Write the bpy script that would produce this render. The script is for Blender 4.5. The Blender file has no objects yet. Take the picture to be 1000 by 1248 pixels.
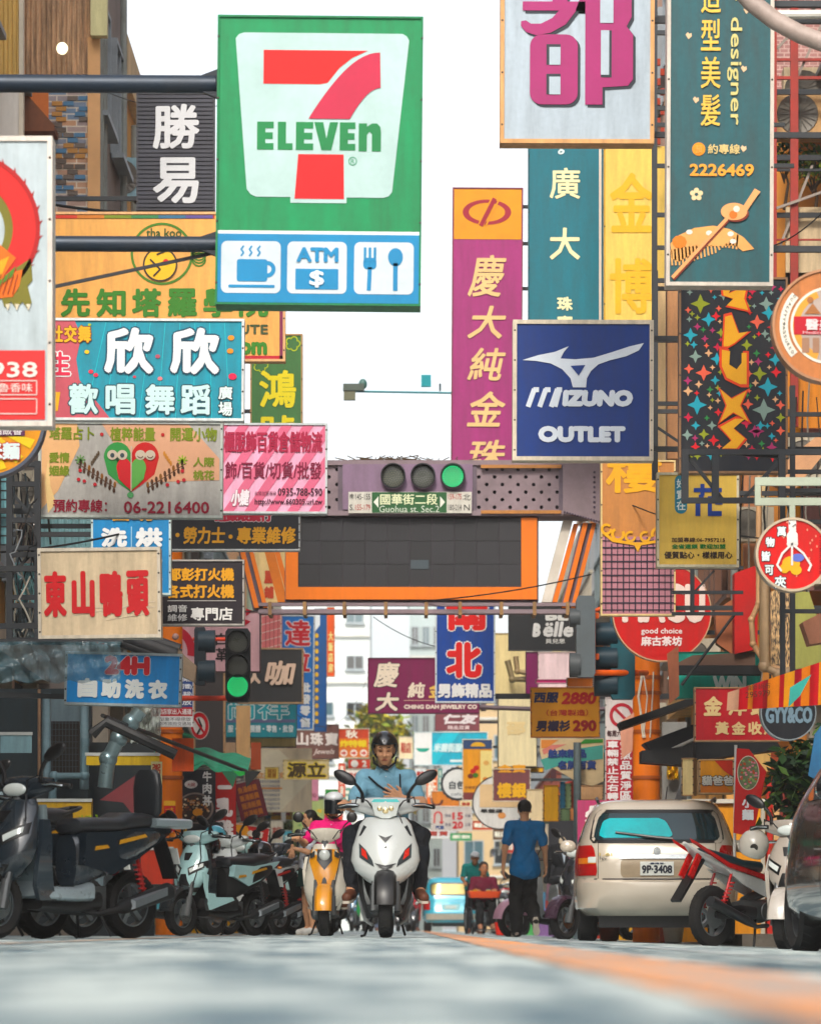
import bpy, math, random
import numpy as np
from mathutils import Vector, Matrix, Euler
S_=bpy.context.scene
# ---------------------------------------------------------------- camera, light, exposure
FP=4680.0; CX=500.0; HY=1132.0; CAMH=0.07
cam=bpy.data.cameras.new('camera'); camo=bpy.data.objects.new('camera',cam); S_.collection.objects.link(camo)
camo.location=(0,0,CAMH); camo.rotation_euler=(math.pi/2,0,0)
cam.sensor_fit='VERTICAL'; cam.sensor_height=36; cam.lens=135; cam.shift_y=(HY-624)/1248.0
cam.clip_start=.05; cam.clip_end=3000
cam.dof.use_dof=True; cam.dof.focus_distance=34; cam.dof.aperture_fstop=4.2
S_.camera=camo
SUN_EL=math.radians(40); SUN_AZ=math.radians(-170)   # azimuth from +Y towards +X: the sun stands behind the camera, on the left
W=bpy.data.worlds.new("World"); S_.world=W; W.use_nodes=True
nt=W.node_tree; bg=nt.nodes['Background']; sky=nt.nodes.new('ShaderNodeTexSky'); sky.sky_type='NISHITA'
sky.sun_disc=False; sky.sun_elevation=SUN_EL; sky.sun_rotation=SUN_AZ; sky.dust_density=3.0; sky.air_density=1.0; sky.ozone_density=1.0
hs=nt.nodes.new('ShaderNodeHueSaturation'); hs.inputs['Saturation'].default_value=.35
nt.links.new(sky.outputs[0],hs.inputs['Color']); nt.links.new(hs.outputs[0],bg.inputs[0]); bg.inputs[1].default_value=.15
sl=bpy.data.lights.new('sun','SUN'); sl.energy=1.25; sl.angle=math.radians(10); sl.color=(1,.93,.82)
so=bpy.data.objects.new('sun',sl); S_.collection.objects.link(so)
sd=Vector((math.sin(SUN_AZ)*math.cos(SUN_EL),math.cos(SUN_AZ)*math.cos(SUN_EL),math.sin(SUN_EL)))
so.rotation_euler=sd.to_track_quat('Z','Y').to_euler()
vs=S_.view_settings; vs.view_transform='Standard'; vs.look='None'; vs.gamma=1; vs.use_curve_mapping=False; vs.exposure=1.04
# ---------------------------------------------------------------- helpers
COL=S_.collection
def lin(h):
    h=h.lstrip('#'); h=h if len(h)==6 else ''.join(q*2 for q in h); o=[]
    for i in (0,2,4):
        c=int(h[i:i+2],16)/255; o.append(c/12.92 if c<=.04045 else ((c+.055)/1.055)**2.4)
    return o
_m={}
def M(hexc,rough=.5,metal=0,dirt=.25,scale=2.5,kind='paint',bump=0,trans=0,emit=0):
    key=(hexc,rough,metal,dirt,scale,kind,bump,trans,emit)
    if key in _m: return _m[key]
    m=bpy.data.materials.new('mat_'+kind+'_'+hexc.strip('#')); m.use_nodes=True; t=m.node_tree; N=t.nodes; L=t.links
    b=N['Principled BSDF']; c0=lin(hexc); l_=.3*c0[0]+.6*c0[1]+.1*c0[2]; c=[min(max((l_+(x-l_)*1.2)*.86,.002),.78) for x in c0]
    b.inputs['Roughness'].default_value=rough; b.inputs['Metallic'].default_value=metal
    tc=N.new('ShaderNodeTexCoord'); mp=N.new('ShaderNodeMapping'); L.new(tc.outputs['Object'],mp.inputs[0])
    n1=N.new('ShaderNodeTexNoise'); n1.inputs['Scale'].default_value=scale; n1.inputs['Detail'].default_value=6; n1.inputs['Roughness'].default_value=.65
    if kind in('sign','streak','wall'):
        mp.inputs['Scale'].default_value=(4,4,.6) if kind!='wall' else (1.2,1.2,.7)
    L.new(mp.outputs[0],n1.inputs['Vector'])
    r=N.new('ShaderNodeMapRange'); r.inputs[1].default_value=.33; r.inputs[2].default_value=.72; r.inputs[3].default_value=0; r.inputs[4].default_value=1
    L.new(n1.outputs[0],r.inputs[0])
    n2=N.new('ShaderNodeTexNoise'); n2.inputs['Scale'].default_value=scale*11; n2.inputs['Detail'].default_value=4; L.new(tc.outputs['Object'],n2.inputs['Vector'])
    mx=N.new('ShaderNodeMixRGB'); mx.inputs[1].default_value=(*c,1)
    g=(.16,.13,.10); dk=[c[i]*(1-dirt*1.1)+g[i]*dirt*.3 for i in range(3)]; dk=[max(x,0) for x in dk]
    mx.inputs[2].default_value=(*dk,1); L.new(r.outputs[0],mx.inputs[0])
    mx2=N.new('ShaderNodeMixRGB'); mx2.blend_type='OVERLAY'; mx2.inputs[0].default_value=dirt*.35
    L.new(mx.outputs[0],mx2.inputs[1]); L.new(n2.outputs[0],mx2.inputs[2])
    L.new(mx2.outputs[0],b.inputs['Base Color'])
    rr=N.new('ShaderNodeMapRange'); rr.inputs[3].default_value=max(rough-.08,.02); rr.inputs[4].default_value=min(rough+.18,1); L.new(n1.outputs[0],rr.inputs[0]); L.new(rr.outputs[0],b.inputs['Roughness'])
    if bump and kind=='cloth':
        n3=N.new('ShaderNodeTexNoise'); n3.inputs['Scale'].default_value=11; n3.inputs['Detail'].default_value=3; n3.inputs['Distortion'].default_value=1.2; L.new(tc.outputs['Object'],n3.inputs['Vector']); bp=N.new('ShaderNodeBump'); bp.inputs['Strength'].default_value=bump; bp.inputs['Distance'].default_value=.03; L.new(n3.outputs[0],bp.inputs['Height']); L.new(bp.outputs[0],b.inputs['Normal'])
    elif bump:
        bp=N.new('ShaderNodeBump'); bp.inputs['Strength'].default_value=bump; bp.inputs['Distance'].default_value=.02
        L.new(n2.outputs[0],bp.inputs['Height']); L.new(bp.outputs[0],b.inputs['Normal'])
    if kind=='sign': b.inputs['Specular IOR Level'].default_value=.22
    elif kind!='car' and rough>=.45 and not metal: b.inputs['Specular IOR Level'].default_value=.25
    if kind=='car':
        b.inputs['Coat Weight'].default_value=.8; b.inputs['Coat Roughness'].default_value=.06
    if trans: b.inputs['Transmission Weight'].default_value=trans; b.inputs['IOR'].default_value=1.3
    if emit: b.inputs['Emission Color'].default_value=(*c,1); b.inputs['Emission Strength'].default_value=emit
    _m[key]=m; return m
def special(name,fn):
    if name in _m: return _m[name]
    m=bpy.data.materials.new(name); m.use_nodes=True; fn(m.node_tree,m.node_tree.nodes,m.node_tree.links,m.node_tree.nodes['Principled BSDF']); _m[name]=m; return m
def brickmat(name,c1,c2,cm,sc=1.0,w=.21,h=.06):
    def f(t,N,L,b):
        tc=N.new('ShaderNodeTexCoord'); mp=N.new('ShaderNodeMapping'); mp.inputs['Rotation'].default_value=(math.pi/2,0,0)
        L.new(tc.outputs['Object'],mp.inputs[0]); br=N.new('ShaderNodeTexBrick'); L.new(mp.outputs[0],br.inputs['Vector'])
        br.inputs['Color1'].default_value=(*lin(c1),1); br.inputs['Color2'].default_value=(*lin(c2),1); br.inputs['Mortar'].default_value=(*lin(cm),1)
        br.inputs['Scale'].default_value=sc; br.inputs['Brick Width'].default_value=w; br.inputs['Row Height'].default_value=h; br.inputs['Mortar Size'].default_value=.008
        n=N.new('ShaderNodeTexNoise'); n.inputs['Scale'].default_value=6; L.new(tc.outputs['Object'],n.inputs['Vector'])
        mx=N.new('ShaderNodeMixRGB'); mx.blend_type='MULTIPLY'; mx.inputs[0].default_value=.6; L.new(br.outputs[0],mx.inputs[1]); L.new(n.outputs[0],mx.inputs[2])
        L.new(mx.outputs[0],b.inputs['Base Color']); bp=N.new('ShaderNodeBump'); bp.inputs['Strength'].default_value=.5; bp.invert=True; L.new(br.outputs['Fac'],bp.inputs['Height']); L.new(bp.outputs[0],b.inputs['Normal']); b.inputs['Roughness'].default_value=.75
    return special(name,f)
def glassmat(name,tint='#20343a',rough=.05):
    def f(t,N,L,b):
        b.inputs['Base Color'].default_value=(*lin(tint),1); b.inputs['Roughness'].default_value=rough; b.inputs['Specular IOR Level'].default_value=.9
        n=N.new('ShaderNodeTexNoise'); n.inputs['Scale'].default_value=1.6; bp=N.new('ShaderNodeBump'); bp.inputs['Strength'].default_value=.12; L.new(n.outputs[0],bp.inputs['Height']); L.new(bp.outputs[0],b.inputs['Normal'])
    return special(name,f)
def plastmat(name,tint='#dfeef0',alpha=.45,bump=.5):
    def f(t,N,L,b):
        b.inputs['Base Color'].default_value=(*lin(tint),1); b.inputs['Roughness'].default_value=.12; b.inputs['Alpha'].default_value=alpha; b.inputs['Specular IOR Level'].default_value=1
        tc=N.new('ShaderNodeTexCoord'); mp=N.new('ShaderNodeMapping'); mp.inputs['Scale'].default_value=(5,5,1.5); mp.inputs['Rotation'].default_value=(0,.5,0)
        L.new(tc.outputs['Object'],mp.inputs[0]); n=N.new('ShaderNodeTexNoise'); n.inputs['Scale'].default_value=3; n.inputs['Detail'].default_value=3; L.new(mp.outputs[0],n.inputs['Vector'])
        bp=N.new('ShaderNodeBump'); bp.inputs['Strength'].default_value=bump; bp.inputs['Distance'].default_value=.08; L.new(n.outputs[0],bp.inputs['Height']); L.new(bp.outputs[0],b.inputs['Normal'])
    return special(name,f)

class MB:
    def __init__(s): s.v=[];s.f=[];s.mi=[];s.k=0
    def mat(s,k): s.k=k; return s
    def add(s,vs,fs,T=None):
        o=len(s.v)
        if T is not None: vs=[T@Vector(v) for v in vs]
        s.v+= [tuple(v) for v in vs]; s.f+=[tuple(i+o for i in f) for f in fs]; s.mi+=[s.k]*len(fs); return s
    def box(s,x0,x1,y0,y1,z0,z1,T=None):
        return s.add([(x0,y0,z0),(x1,y0,z0),(x1,y1,z0),(x0,y1,z0),(x0,y0,z1),(x1,y0,z1),(x1,y1,z1),(x0,y1,z1)],
            [(3,2,1,0),(4,5,6,7),(0,1,5,4),(1,2,6,5),(2,3,7,6),(3,0,4,7)],T)
    def bar(s,a,b,w,h=None):   # rectangular bar between points
        h=h or w; a=Vector(a);b=Vector(b);d=b-a;L=d.length; q=d.to_track_quat('Y','Z').to_matrix().to_4x4(); q.translation=a
        return s.box(-w/2,w/2,0,L,-h/2,h/2,q)
    def tube(s,path,r,n=8,cap=True):
        P=[Vector(p) for p in path]; rs=r if isinstance(r,(list,tuple)) else [r]*len(P); rings=[]
        up=None
        for i,p in enumerate(P):
            d=(P[min(i+1,len(P)-1)]-P[max(i-1,0)]).normalized()
            if up is None: up=Vector((0,0,1)) if abs(d.z)<.9 else Vector((1,0,0))
            a=d.cross(up).normalized(); b=a.cross(d).normalized(); up=b
            rings.append([p+(a*math.cos(t)+b*math.sin(t))*rs[i] for t in [2*math.pi*k/n for k in range(n)]])
        return s.loft(rings,cap)
    def loft(s,rings,cap=True,T=None):
        n=len(rings[0]); vs=[v for r in rings for v in r]; fs=[]
        for i in range(len(rings)-1):
            for j in range(n): fs.append((i*n+j,i*n+(j+1)%n,(i+1)*n+(j+1)%n,(i+1)*n+j))
        if cap: fs.append(tuple(range(n))[::-1]); fs.append(tuple((len(rings)-1)*n+j for j in range(n)))
        return s.add(vs,fs,T)
    def ell(s,c,r,n=16,m=10,T=None):
        rings=[]
        for i in range(1,m):
            a=math.pi*i/m; rings.append([(c[0]+r[0]*math.sin(a)*math.cos(t),c[1]+r[1]*math.sin(a)*math.sin(t),c[2]-r[2]*math.cos(a)) for t in [2*math.pi*k/n for k in range(n)]])
        return s.loft(rings,True,T)
    def lathe(s,prof,c=(0,0,0),axis='x',n=24,closed=False):
        rings=[]
        for (a,r) in prof:
            R=[]
            for k in range(n):
                t=2*math.pi*k/n; u,v=r*math.cos(t),r*math.sin(t)
                p={'x':(a,u,v),'y':(u,a,v),'z':(u,v,a)}[axis]; R.append((p[0]+c[0],p[1]+c[1],p[2]+c[2]))
            rings.append(R)
        if closed: rings.append(rings[0])
        return s.loft(rings,not closed)
    def prism(s,pts,y0,y1,plane='xz',T=None):   # polygon extruded
        n=len(pts)
        def P(a,b,y): return {'xz':(a,y,b),'yz':(y,a,b),'xy':(a,b,y)}[plane]
        vs=[P(a,b,y0) for a,b in pts]+[P(a,b,y1) for a,b in pts]
        fs=[tuple(range(n)),tuple(range(n,2*n))[::-1]]+[(j,n+j,n+(j+1)%n,(j+1)%n) for j in range(n)]
        return s.add(vs,fs,T)
    def grid(s,fn,nu,nv):
        vs=[fn(i/nu,j/nv) for j in range(nv+1) for i in range(nu+1)]
        return s.add(vs,[(j*(nu+1)+i,j*(nu+1)+i+1,(j+1)*(nu+1)+i+1,(j+1)*(nu+1)+i) for j in range(nv) for i in range(nu)])
    def build(s,name,mats,parent=None,smooth=35,recalc=False):
        me=bpy.data.meshes.new(name); me.from_pydata(s.v,[],s.f)
        for m in (mats if isinstance(mats,(list,tuple)) else [mats]): me.materials.append(m)
        me.polygons.foreach_set('material_index',s.mi)
        if smooth:
            me.polygons.foreach_set('use_smooth',[True]*len(s.f)); me.update()
            try: me.set_sharp_from_angle(angle=math.radians(smooth))
            except Exception: pass
        if recalc:
            import bmesh; bm=bmesh.new(); bm.from_mesh(me); bmesh.ops.recalc_face_normals(bm,faces=bm.faces); bm.to_mesh(me); bm.free()
        me.update(); o=bpy.data.objects.new(name,me); COL.objects.link(o)
        if parent: o.parent=parent
        return o
def thing(name,label,cat,loc=(0,0,0),rz=0,group=None,roll=0):
    o=bpy.data.objects.new(name,None); COL.objects.link(o); o.empty_display_size=.1; o.location=loc; o.rotation_euler=(0,roll,rz)
    o['label']=label; o['category']=cat
    if group: o['group']=group
    return o
def struct(o): o['kind']='structure'; return o
def stuff(o): o['kind']='stuff'; return o
def copy_tree(o,parent=None,nolabel=True):
    c=o.copy(); COL.objects.link(c); c.parent=parent
    for ch in list(o.children): copy_tree(ch,c)
    return c
def P3(px,py,d): return Vector(((px-CX)*d/FP,d,CAMH+(HY-py)*d/FP))
def gz(x): return -.035*max(0,x-.3)
_g={}
def glyph(t,res=2):
    k=(t,res)
    if k in _g: return _g[k]
    c=bpy.data.curves.new('t','FONT'); c.body=t; c.resolution_u=res; c.space_line=.95; c.align_x='CENTER'
    ob=bpy.data.objects.new('t',c); COL.objects.link(ob); dg=bpy.context.evaluated_depsgraph_get(); dg.update()
    me=bpy.data.meshes.new_from_object(ob.evaluated_get(dg))
    n=len(me.vertices); co=np.empty(n*3); me.vertices.foreach_get('co',co); co=co.reshape(-1,3)[:,:2]
    fs=[tuple(p.vertices) for p in me.polygons]
    bpy.data.objects.remove(ob); bpy.data.curves.remove(c); bpy.data.meshes.remove(me)
    _g[k]=(co,fs); return _g[k]
RING=[(0,0),(1,0),(-1,0),(0,1),(0,-1),(.7,.7),(-.7,.7),(.7,-.7),(-.7,-.7)]
class Sign:
    LW='#d8d2c4'
    def __init__(s,name,label,box,d,face,frame='#cfc8b8',fw=4,t=.14,roll=0,yaw=0,cat='sign',group='shop signs hung out over the street',shape='rect',arms=(),side=None,facekw=None,noframe=False,wallx=None,armr=.022,fd=.0):
        s.d=d; x0,y0,x1,y1=box; s.cx=(x0+x1)/2; s.cy=(y0+y1)/2; s.k=d/FP; s.box=box
        loc=P3(s.cx,s.cy,d); s.root=thing(name,label,cat,loc,math.radians(yaw),group,math.radians(roll)); s.t=t
        s.yf=-t/2; s.pr={}; fk=dict(rough=.42,dirt=.3,kind='sign'); fk.update(facekw or {})
        hw=(x1-x0)/2*s.k; hh=(y1-y0)/2*s.k; f=fw*s.k; s.hw=hw; s.hh=hh
        if shape=='rect':
            MB().box(-hw+f*.4,hw-f*.4,-t/2+.012,t/2,-hh+f*.4,hh-f*.4).build('cabinet',M(frame if noframe else '#6f6a62',.6),s.root,0)
            MB().box(-hw+f*.9,hw-f*.9,-t/2,-t/2+.01,-hh+f*.9,hh-f*.9).build('face_panel',M(face,**fk),s.root,0)
            if not noframe:
                m=MB(); y0_,y1_=-t/2-.014,t/2+.006
                m.box(-hw,-hw+f,y0_,y1_,-hh,hh); m.box(hw-f,hw,y0_,y1_,-hh,hh); m.box(-hw+f,hw-f,y0_,y1_,hh-f,hh); m.box(-hw+f,hw-f,y0_,y1_,-hh,-hh+f)
                # screws
                for zz in np.linspace(-hh*.85,hh*.85,5):
                    for xx in (-hw+f/2,hw-f/2): m.mat(1).lathe([(y0_-.004,.006),(y0_,.009)],(xx,0,zz),'y',6)
                m.mat(0); m.build('frame',[M(frame,.45,.0,.35,4,'streak'),M('#4a4540',.5,.6)],s.root,0)
        elif shape=='disc':
            m=MB(); m.lathe([(-t/2-.012,hw-f),(-t/2-.012,hw),(t/2,hw),(t/2,hw-f)],(0,0,0),'y',64,True); m.build('rim',M(frame,.45,.2,.35),s.root)
            MB().lathe([(-t/2,hw-f*.5),(t/2-.01,hw-f*.5)],(0,0,0),'y',64).build('face_panel',M(face,**fk),s.root)
        if side:
            wx=wallx if wallx is not None else (-3.95 if side=='L' else 4.1); L=abs(wx-loc.x)
            sg=-1 if side=='L' else 1
            for ay in arms:
                m=MB(); z=(s.cy-ay)*s.k; m.box(min(sg*hw*.2,sg*L),max(sg*hw*.2,sg*L),t/2+.004,t/2+.004+armr*2,z-armr,z+armr)
                m.build('mounting_arm',M('#2b2f33',.5,.3),s.root,0)
    def u(s,x,y): return ((x-s.cx)*s.k,(s.cy-y)*s.k)
    def t_(s,txt,x0,y0,x1,y1,col,b=0,sh=0,o=None,ow=1.5,rot=0,L=1,ext=0,name='lettering',res=2,n=None,kw=None,xf=None):
        co,fs=glyph(txt,res); co=co.copy()
        if not len(co): return s
        if rot:
            a=math.radians(rot); co=co@np.array([[math.cos(a),math.sin(a)],[-math.sin(a),math.cos(a)]])
        if sh: co[:,0]+=co[:,1]*sh
        mn=co.min(0);mxx=co.max(0); co=(co-mn)/np.maximum(mxx-mn,1e-6)
        b2=b
        X=(x0+b2+co[:,0]*(x1-x0-2*b2)-s.cx)*s.k; Z=(s.cy-(y1-b2-co[:,1]*(y1-y0-2*b2)))*s.k
        if xf: X,Z=xf(X,Z)
        def stamp(rad,col,yo,nm):
            m=MB(); offs=RING if rad>0 else [(0,0)]
            if n and rad>0: offs=RING[:n]
            for i,(ox,oz) in enumerate(offs):
                yy=s.yf-yo-i*.0002
                vs=[(X[j]+ox*rad*s.k,yy,Z[j]+oz*rad*s.k) for j in range(len(X))]
                m.add(vs,fs)
                if ext and i==0: pass
            k=dict(rough=.45,dirt=.15); k.update(kw or {})
            m.build(nm,M(col,**k),s.root,0)
        if o: stamp(b+ow,o,.004*L,'lettering_outline')
        stamp(b,col,.004*L+.003+ext,name)
        return s
    def col(s,chars,x0,x1,y0,y1,col,gap=.12,**kw):
        n=len(chars); h=(y1-y0)/(n-(gap if n>0 else 0)) ; hh=h*(1-gap)
        for i,c in enumerate(chars): s.t_(c,x0,y0+i*h,x1,y0+i*h+hh,col,**kw)
        return s
    def _mb(s,part): 
        if part not in s.pr: s.pr[part]=(MB(),[],[])
        return s.pr[part]
    def poly(s,pts,col,L=0,part='artwork',th=.002,**kw):
        m,ms,ks=s._mb(part); key=(col,tuple(sorted(kw.items())))
        if key not in ks: ks.append(key); ms.append(M(col,**dict(dict(rough=.45,dirt=.18),**kw)))
        m.mat(ks.index(key)); y=s.yf-.002-.003*L; q=[s.u(*p) for p in pts]
        m.prism(q,y,y+.0015); return s
    def rr(s,x0,y0,x1,y1,r,col,L=0,**kw):
        pts=[]
        for (cx,cy,a) in ((x1-r,y0+r,-90),(x1-r,y1-r,0),(x0+r,y1-r,90),(x0+r,y0+r,180)):
            for i in range(6 if r else 1):
                t=math.radians(a+i*18); pts.append((cx+r*math.cos(t),cy+r*math.sin(t)))
        return s.poly(pts,col,L,**kw)
    def el(s,cx,cy,rx,ry,col,L=0,n=28,**kw): return s.poly([(cx+rx*math.cos(2*math.pi*i/n),cy+ry*math.sin(2*math.pi*i/n)) for i in range(n)],col,L,**kw)
    def arc(s,cx,cy,r0,r1,a0,a1,col,L=0,n=24,ry=1,**kw):
        A=[math.radians(a0+(a1-a0)*i/n) for i in range(n+1)]
        return s.poly([(cx+r1*math.cos(a),cy+r1*ry*math.sin(a)) for a in A]+[(cx+r0*math.cos(a),cy+r0*ry*math.sin(a)) for a in A[::-1]],col,L,**kw)
    def line(s,pts,w,col,L=0,**kw):
        for i in range(len(pts)-1):
            (ax,ay),(bx,by)=pts[i],pts[i+1]; l=math.hypot(bx-ax,by-ay) or 1; nx,ny=-(by-ay)/l*w/2,(bx-ax)/l*w/2; ex,ey=(bx-ax)/l*w*.15,(by-ay)/l*w*.15
            s.poly([(ax+nx-ex,ay+ny-ey),(bx+nx+ex,by+ny+ey),(bx-nx+ex,by-ny+ey),(ax-nx-ex,ay-ny-ey)],col,L+.03*(i%3),**kw)
        return s
    def star(s,cx,cy,r,col,L=0,q=.42,a=0,**kw):
        pts=[]
        for i in range(8):
            t=math.radians(i*45+a); rr_=r if i%2==0 else r*q
            pts.append((cx+rr_*math.cos(t),cy+rr_*math.sin(t)))
        return s.poly(pts,col,L,**kw)
    def end(s):
        for p,(m,ms,ks) in s.pr.items(): m.build(p,ms,s.root,0)
        s.pr={}; return s.root
# ---------------------------------------------------------------- ground
def asphalt(t,N,L,b):
    tc=N.new('ShaderNodeTexCoord'); mp=N.new('ShaderNodeMapping'); mp.inputs['Scale'].default_value=(3.2,.5,1); L.new(tc.outputs['Object'],mp.inputs[0])
    na=N.new('ShaderNodeTexNoise'); na.inputs['Scale'].default_value=1.3; na.inputs['Detail'].default_value=6; na.inputs['Roughness'].default_value=.6; L.new(mp.outputs[0],na.inputs['Vector'])
    nb=N.new('ShaderNodeTexNoise'); nb.inputs['Scale'].default_value=1.7; nb.inputs['Detail'].default_value=5; L.new(tc.outputs['Object'],nb.inputs['Vector'])
    n=N.new('ShaderNodeMixRGB'); n.inputs[0].default_value=.4; L.new(na.outputs[0],n.inputs[1]); L.new(nb.outputs[0],n.inputs[2])
    n2=N.new('ShaderNodeTexNoise'); n2.inputs['Scale'].default_value=90; n2.inputs['Detail'].default_value=3; L.new(tc.outputs['Object'],n2.inputs['Vector'])
    cr=N.new('ShaderNodeValToRGB'); e=cr.color_ramp.elements; e[0].position=.455; e[0].color=(*lin('#4d6a76'),1); e[1].position=.545; e[1].color=(*lin('#d0dcd8'),1); L.new(n.outputs[0],cr.inputs[0])
    mx=N.new('ShaderNodeMixRGB'); mx.blend_type='OVERLAY'; mx.inputs[0].default_value=.6; L.new(cr.outputs[0],mx.inputs[1]); L.new(n2.outputs[0],mx.inputs[2]); L.new(mx.outputs[0],b.inputs['Base Color'])
    b.inputs['Roughness'].default_value=.6; bp=N.new('ShaderNodeBump'); bp.inputs['Strength'].default_value=.35; bp.inputs['Distance'].default_value=.01; L.new(n2.outputs[0],bp.inputs['Height']); L.new(bp.outputs[0],b.inputs['Normal'])
ASP=special('asphalt',asphalt)
def sheet(name,xs,y0,y1,z,m,n=60):
    mb=MB(); ys=[y0*(y1/y0)**(i/n) if y0>0 else y0+(y1-y0)*i/n for i in range(n+1)]
    vs=[(x,y,gz(max(min(x,4),-5))+z) for y in ys for x in xs]; k=len(xs)
    mb.add(vs,[(j*k+i,j*k+i+1,(j+1)*k+i+1,(j+1)*k+i) for j in range(n) for i in range(k-1)])
    return mb.build(name,m,None,0)
struct(sheet('road',[-900,-60,-5,-2,0,.3,1,2,3,4,60,900],-30,1500,0,ASP,40))
def wornpaint(c,th=.5):
    def f(t,N,L,b):
        tc=N.new('ShaderNodeTexCoord'); n=N.new('ShaderNodeTexNoise'); n.inputs['Scale'].default_value=3; n.inputs['Detail'].default_value=9; n.inputs['Roughness'].default_value=.7; L.new(tc.outputs['Object'],n.inputs['Vector'])
        cr=N.new('ShaderNodeValToRGB'); e=cr.color_ramp.elements; e[0].position=th-.05; e[0].color=(0,0,0,1); e[1].position=th+.05; e[1].color=(1,1,1,1); L.new(n.outputs[0],cr.inputs[0])
        mx=N.new('ShaderNodeMixRGB'); mx.inputs[1].default_value=(*lin('#9aa7a9'),1); mx.inputs[2].default_value=(*lin(c),1); L.new(cr.outputs[0],mx.inputs[0]); L.new(mx.outputs[0],b.inputs['Base Color']); b.inputs['Roughness'].default_value=.65
    return f
o=sheet('road_marking',[.28,.38,.5,.64],1.5,140,.004,special('worn_orange_paint',wornpaint('#fb9c3c',.49)),40); struct(o)
o=sheet('road_marking',[-1.95,-1.8],1.5,140,.004,special('worn_pale_paint',wornpaint('#d9b08c',.5)),40); struct(o)
o=sheet('road_marking',[1.25,1.4],4,140,.004,special('worn_white_paint',wornpaint('#d5dcdc',.5)),40); struct(o)
# tar seams crossing and running along the road
m=MB()
random.seed(3)
for (xa,ya,xb,yb,w) in [(.9,5,1.0,30,.05),(-1.4,6,-1.3,40,.05),(-2.6,9,2.6,9.6,.16),(-2.6,14,2.8,14.5,.2),(-3,19.5,3,20,.3)]:
    pr=None
    for i in range(13):
        t=i/12; x=xa+(xb-xa)*t+random.uniform(-.02,.02); y=ya+(yb-ya)*t
        q=(x,y)
        if pr:
            dx,dy=q[0]-pr[0],q[1]-pr[1]; l=math.hypot(dx,dy); nx,ny=-dy/l*w/2,dx/l*w/2
            m.add([(pr[0]+nx,pr[1]+ny,gz(pr[0])+.008),(pr[0]-nx,pr[1]-ny,gz(pr[0])+.008),(q[0]-nx,q[1]-ny,gz(q[0])+.008),(q[0]+nx,q[1]+ny,gz(q[0])+.008)],[(0,1,2,3)])
        pr=q
struct(m.build('road_seam',M('#87959a',.7,0,.3),None,0))
for sx,x0,x1 in ((0,-5.2,-3.35),(1,3.45,5.4)):
    m=MB(); z=gz(3.4) if sx else 0
    for i in range(60): m.box(x0,x1,40+i*3,40+i*3+2.99,z-.05,z+.12)
    struct(m.build('pavement',M('#9a9085',.8,0,.4,2,'paint',.3),None,0))
# ---------------------------------------------------------------- buildings
GL=glassmat('window_glass','#3c5a62'); GLD=glassmat('dark_glass','#12191c')
def winshapes(w,h,fr=.05):
    f=MB(); f.box(-.04,.05,-w/2,-w/2+fr,0,h).box(-.04,.05,w/2-fr,w/2,0,h).box(-.04,.05,-w/2+fr,w/2-fr,h-fr,h).box(-.04,.05,-w/2+fr,w/2-fr,0,fr).box(-.02,.04,-fr/2,fr/2,fr,h-fr)
    return f
_wm={}
def window(parent,x,y,z,w,h,rz,fm,gm,sill=True):
    k=(round(w,2),round(h,2),fm.name,gm.name)
    if k not in _wm:
        a=winshapes(w,h).build('window',fm,None,0); b=MB().box(-.02,.0,-w/2+.04,w/2-.04,.04,h-.04).build('pane',gm,a,0)
        c=MB().box(-.02,.14,-w/2-.06,w/2+.06,-.07,-.005).build('sill',fm,a,0)
        _wm[k]=a; a.location=(x,y,z); a.rotation_euler=(0,0,rz); a.parent=parent; return a
    a=copy_tree(_wm[k],parent); a.location=(x,y,z); a.rotation_euler=(0,0,rz); return a
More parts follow.
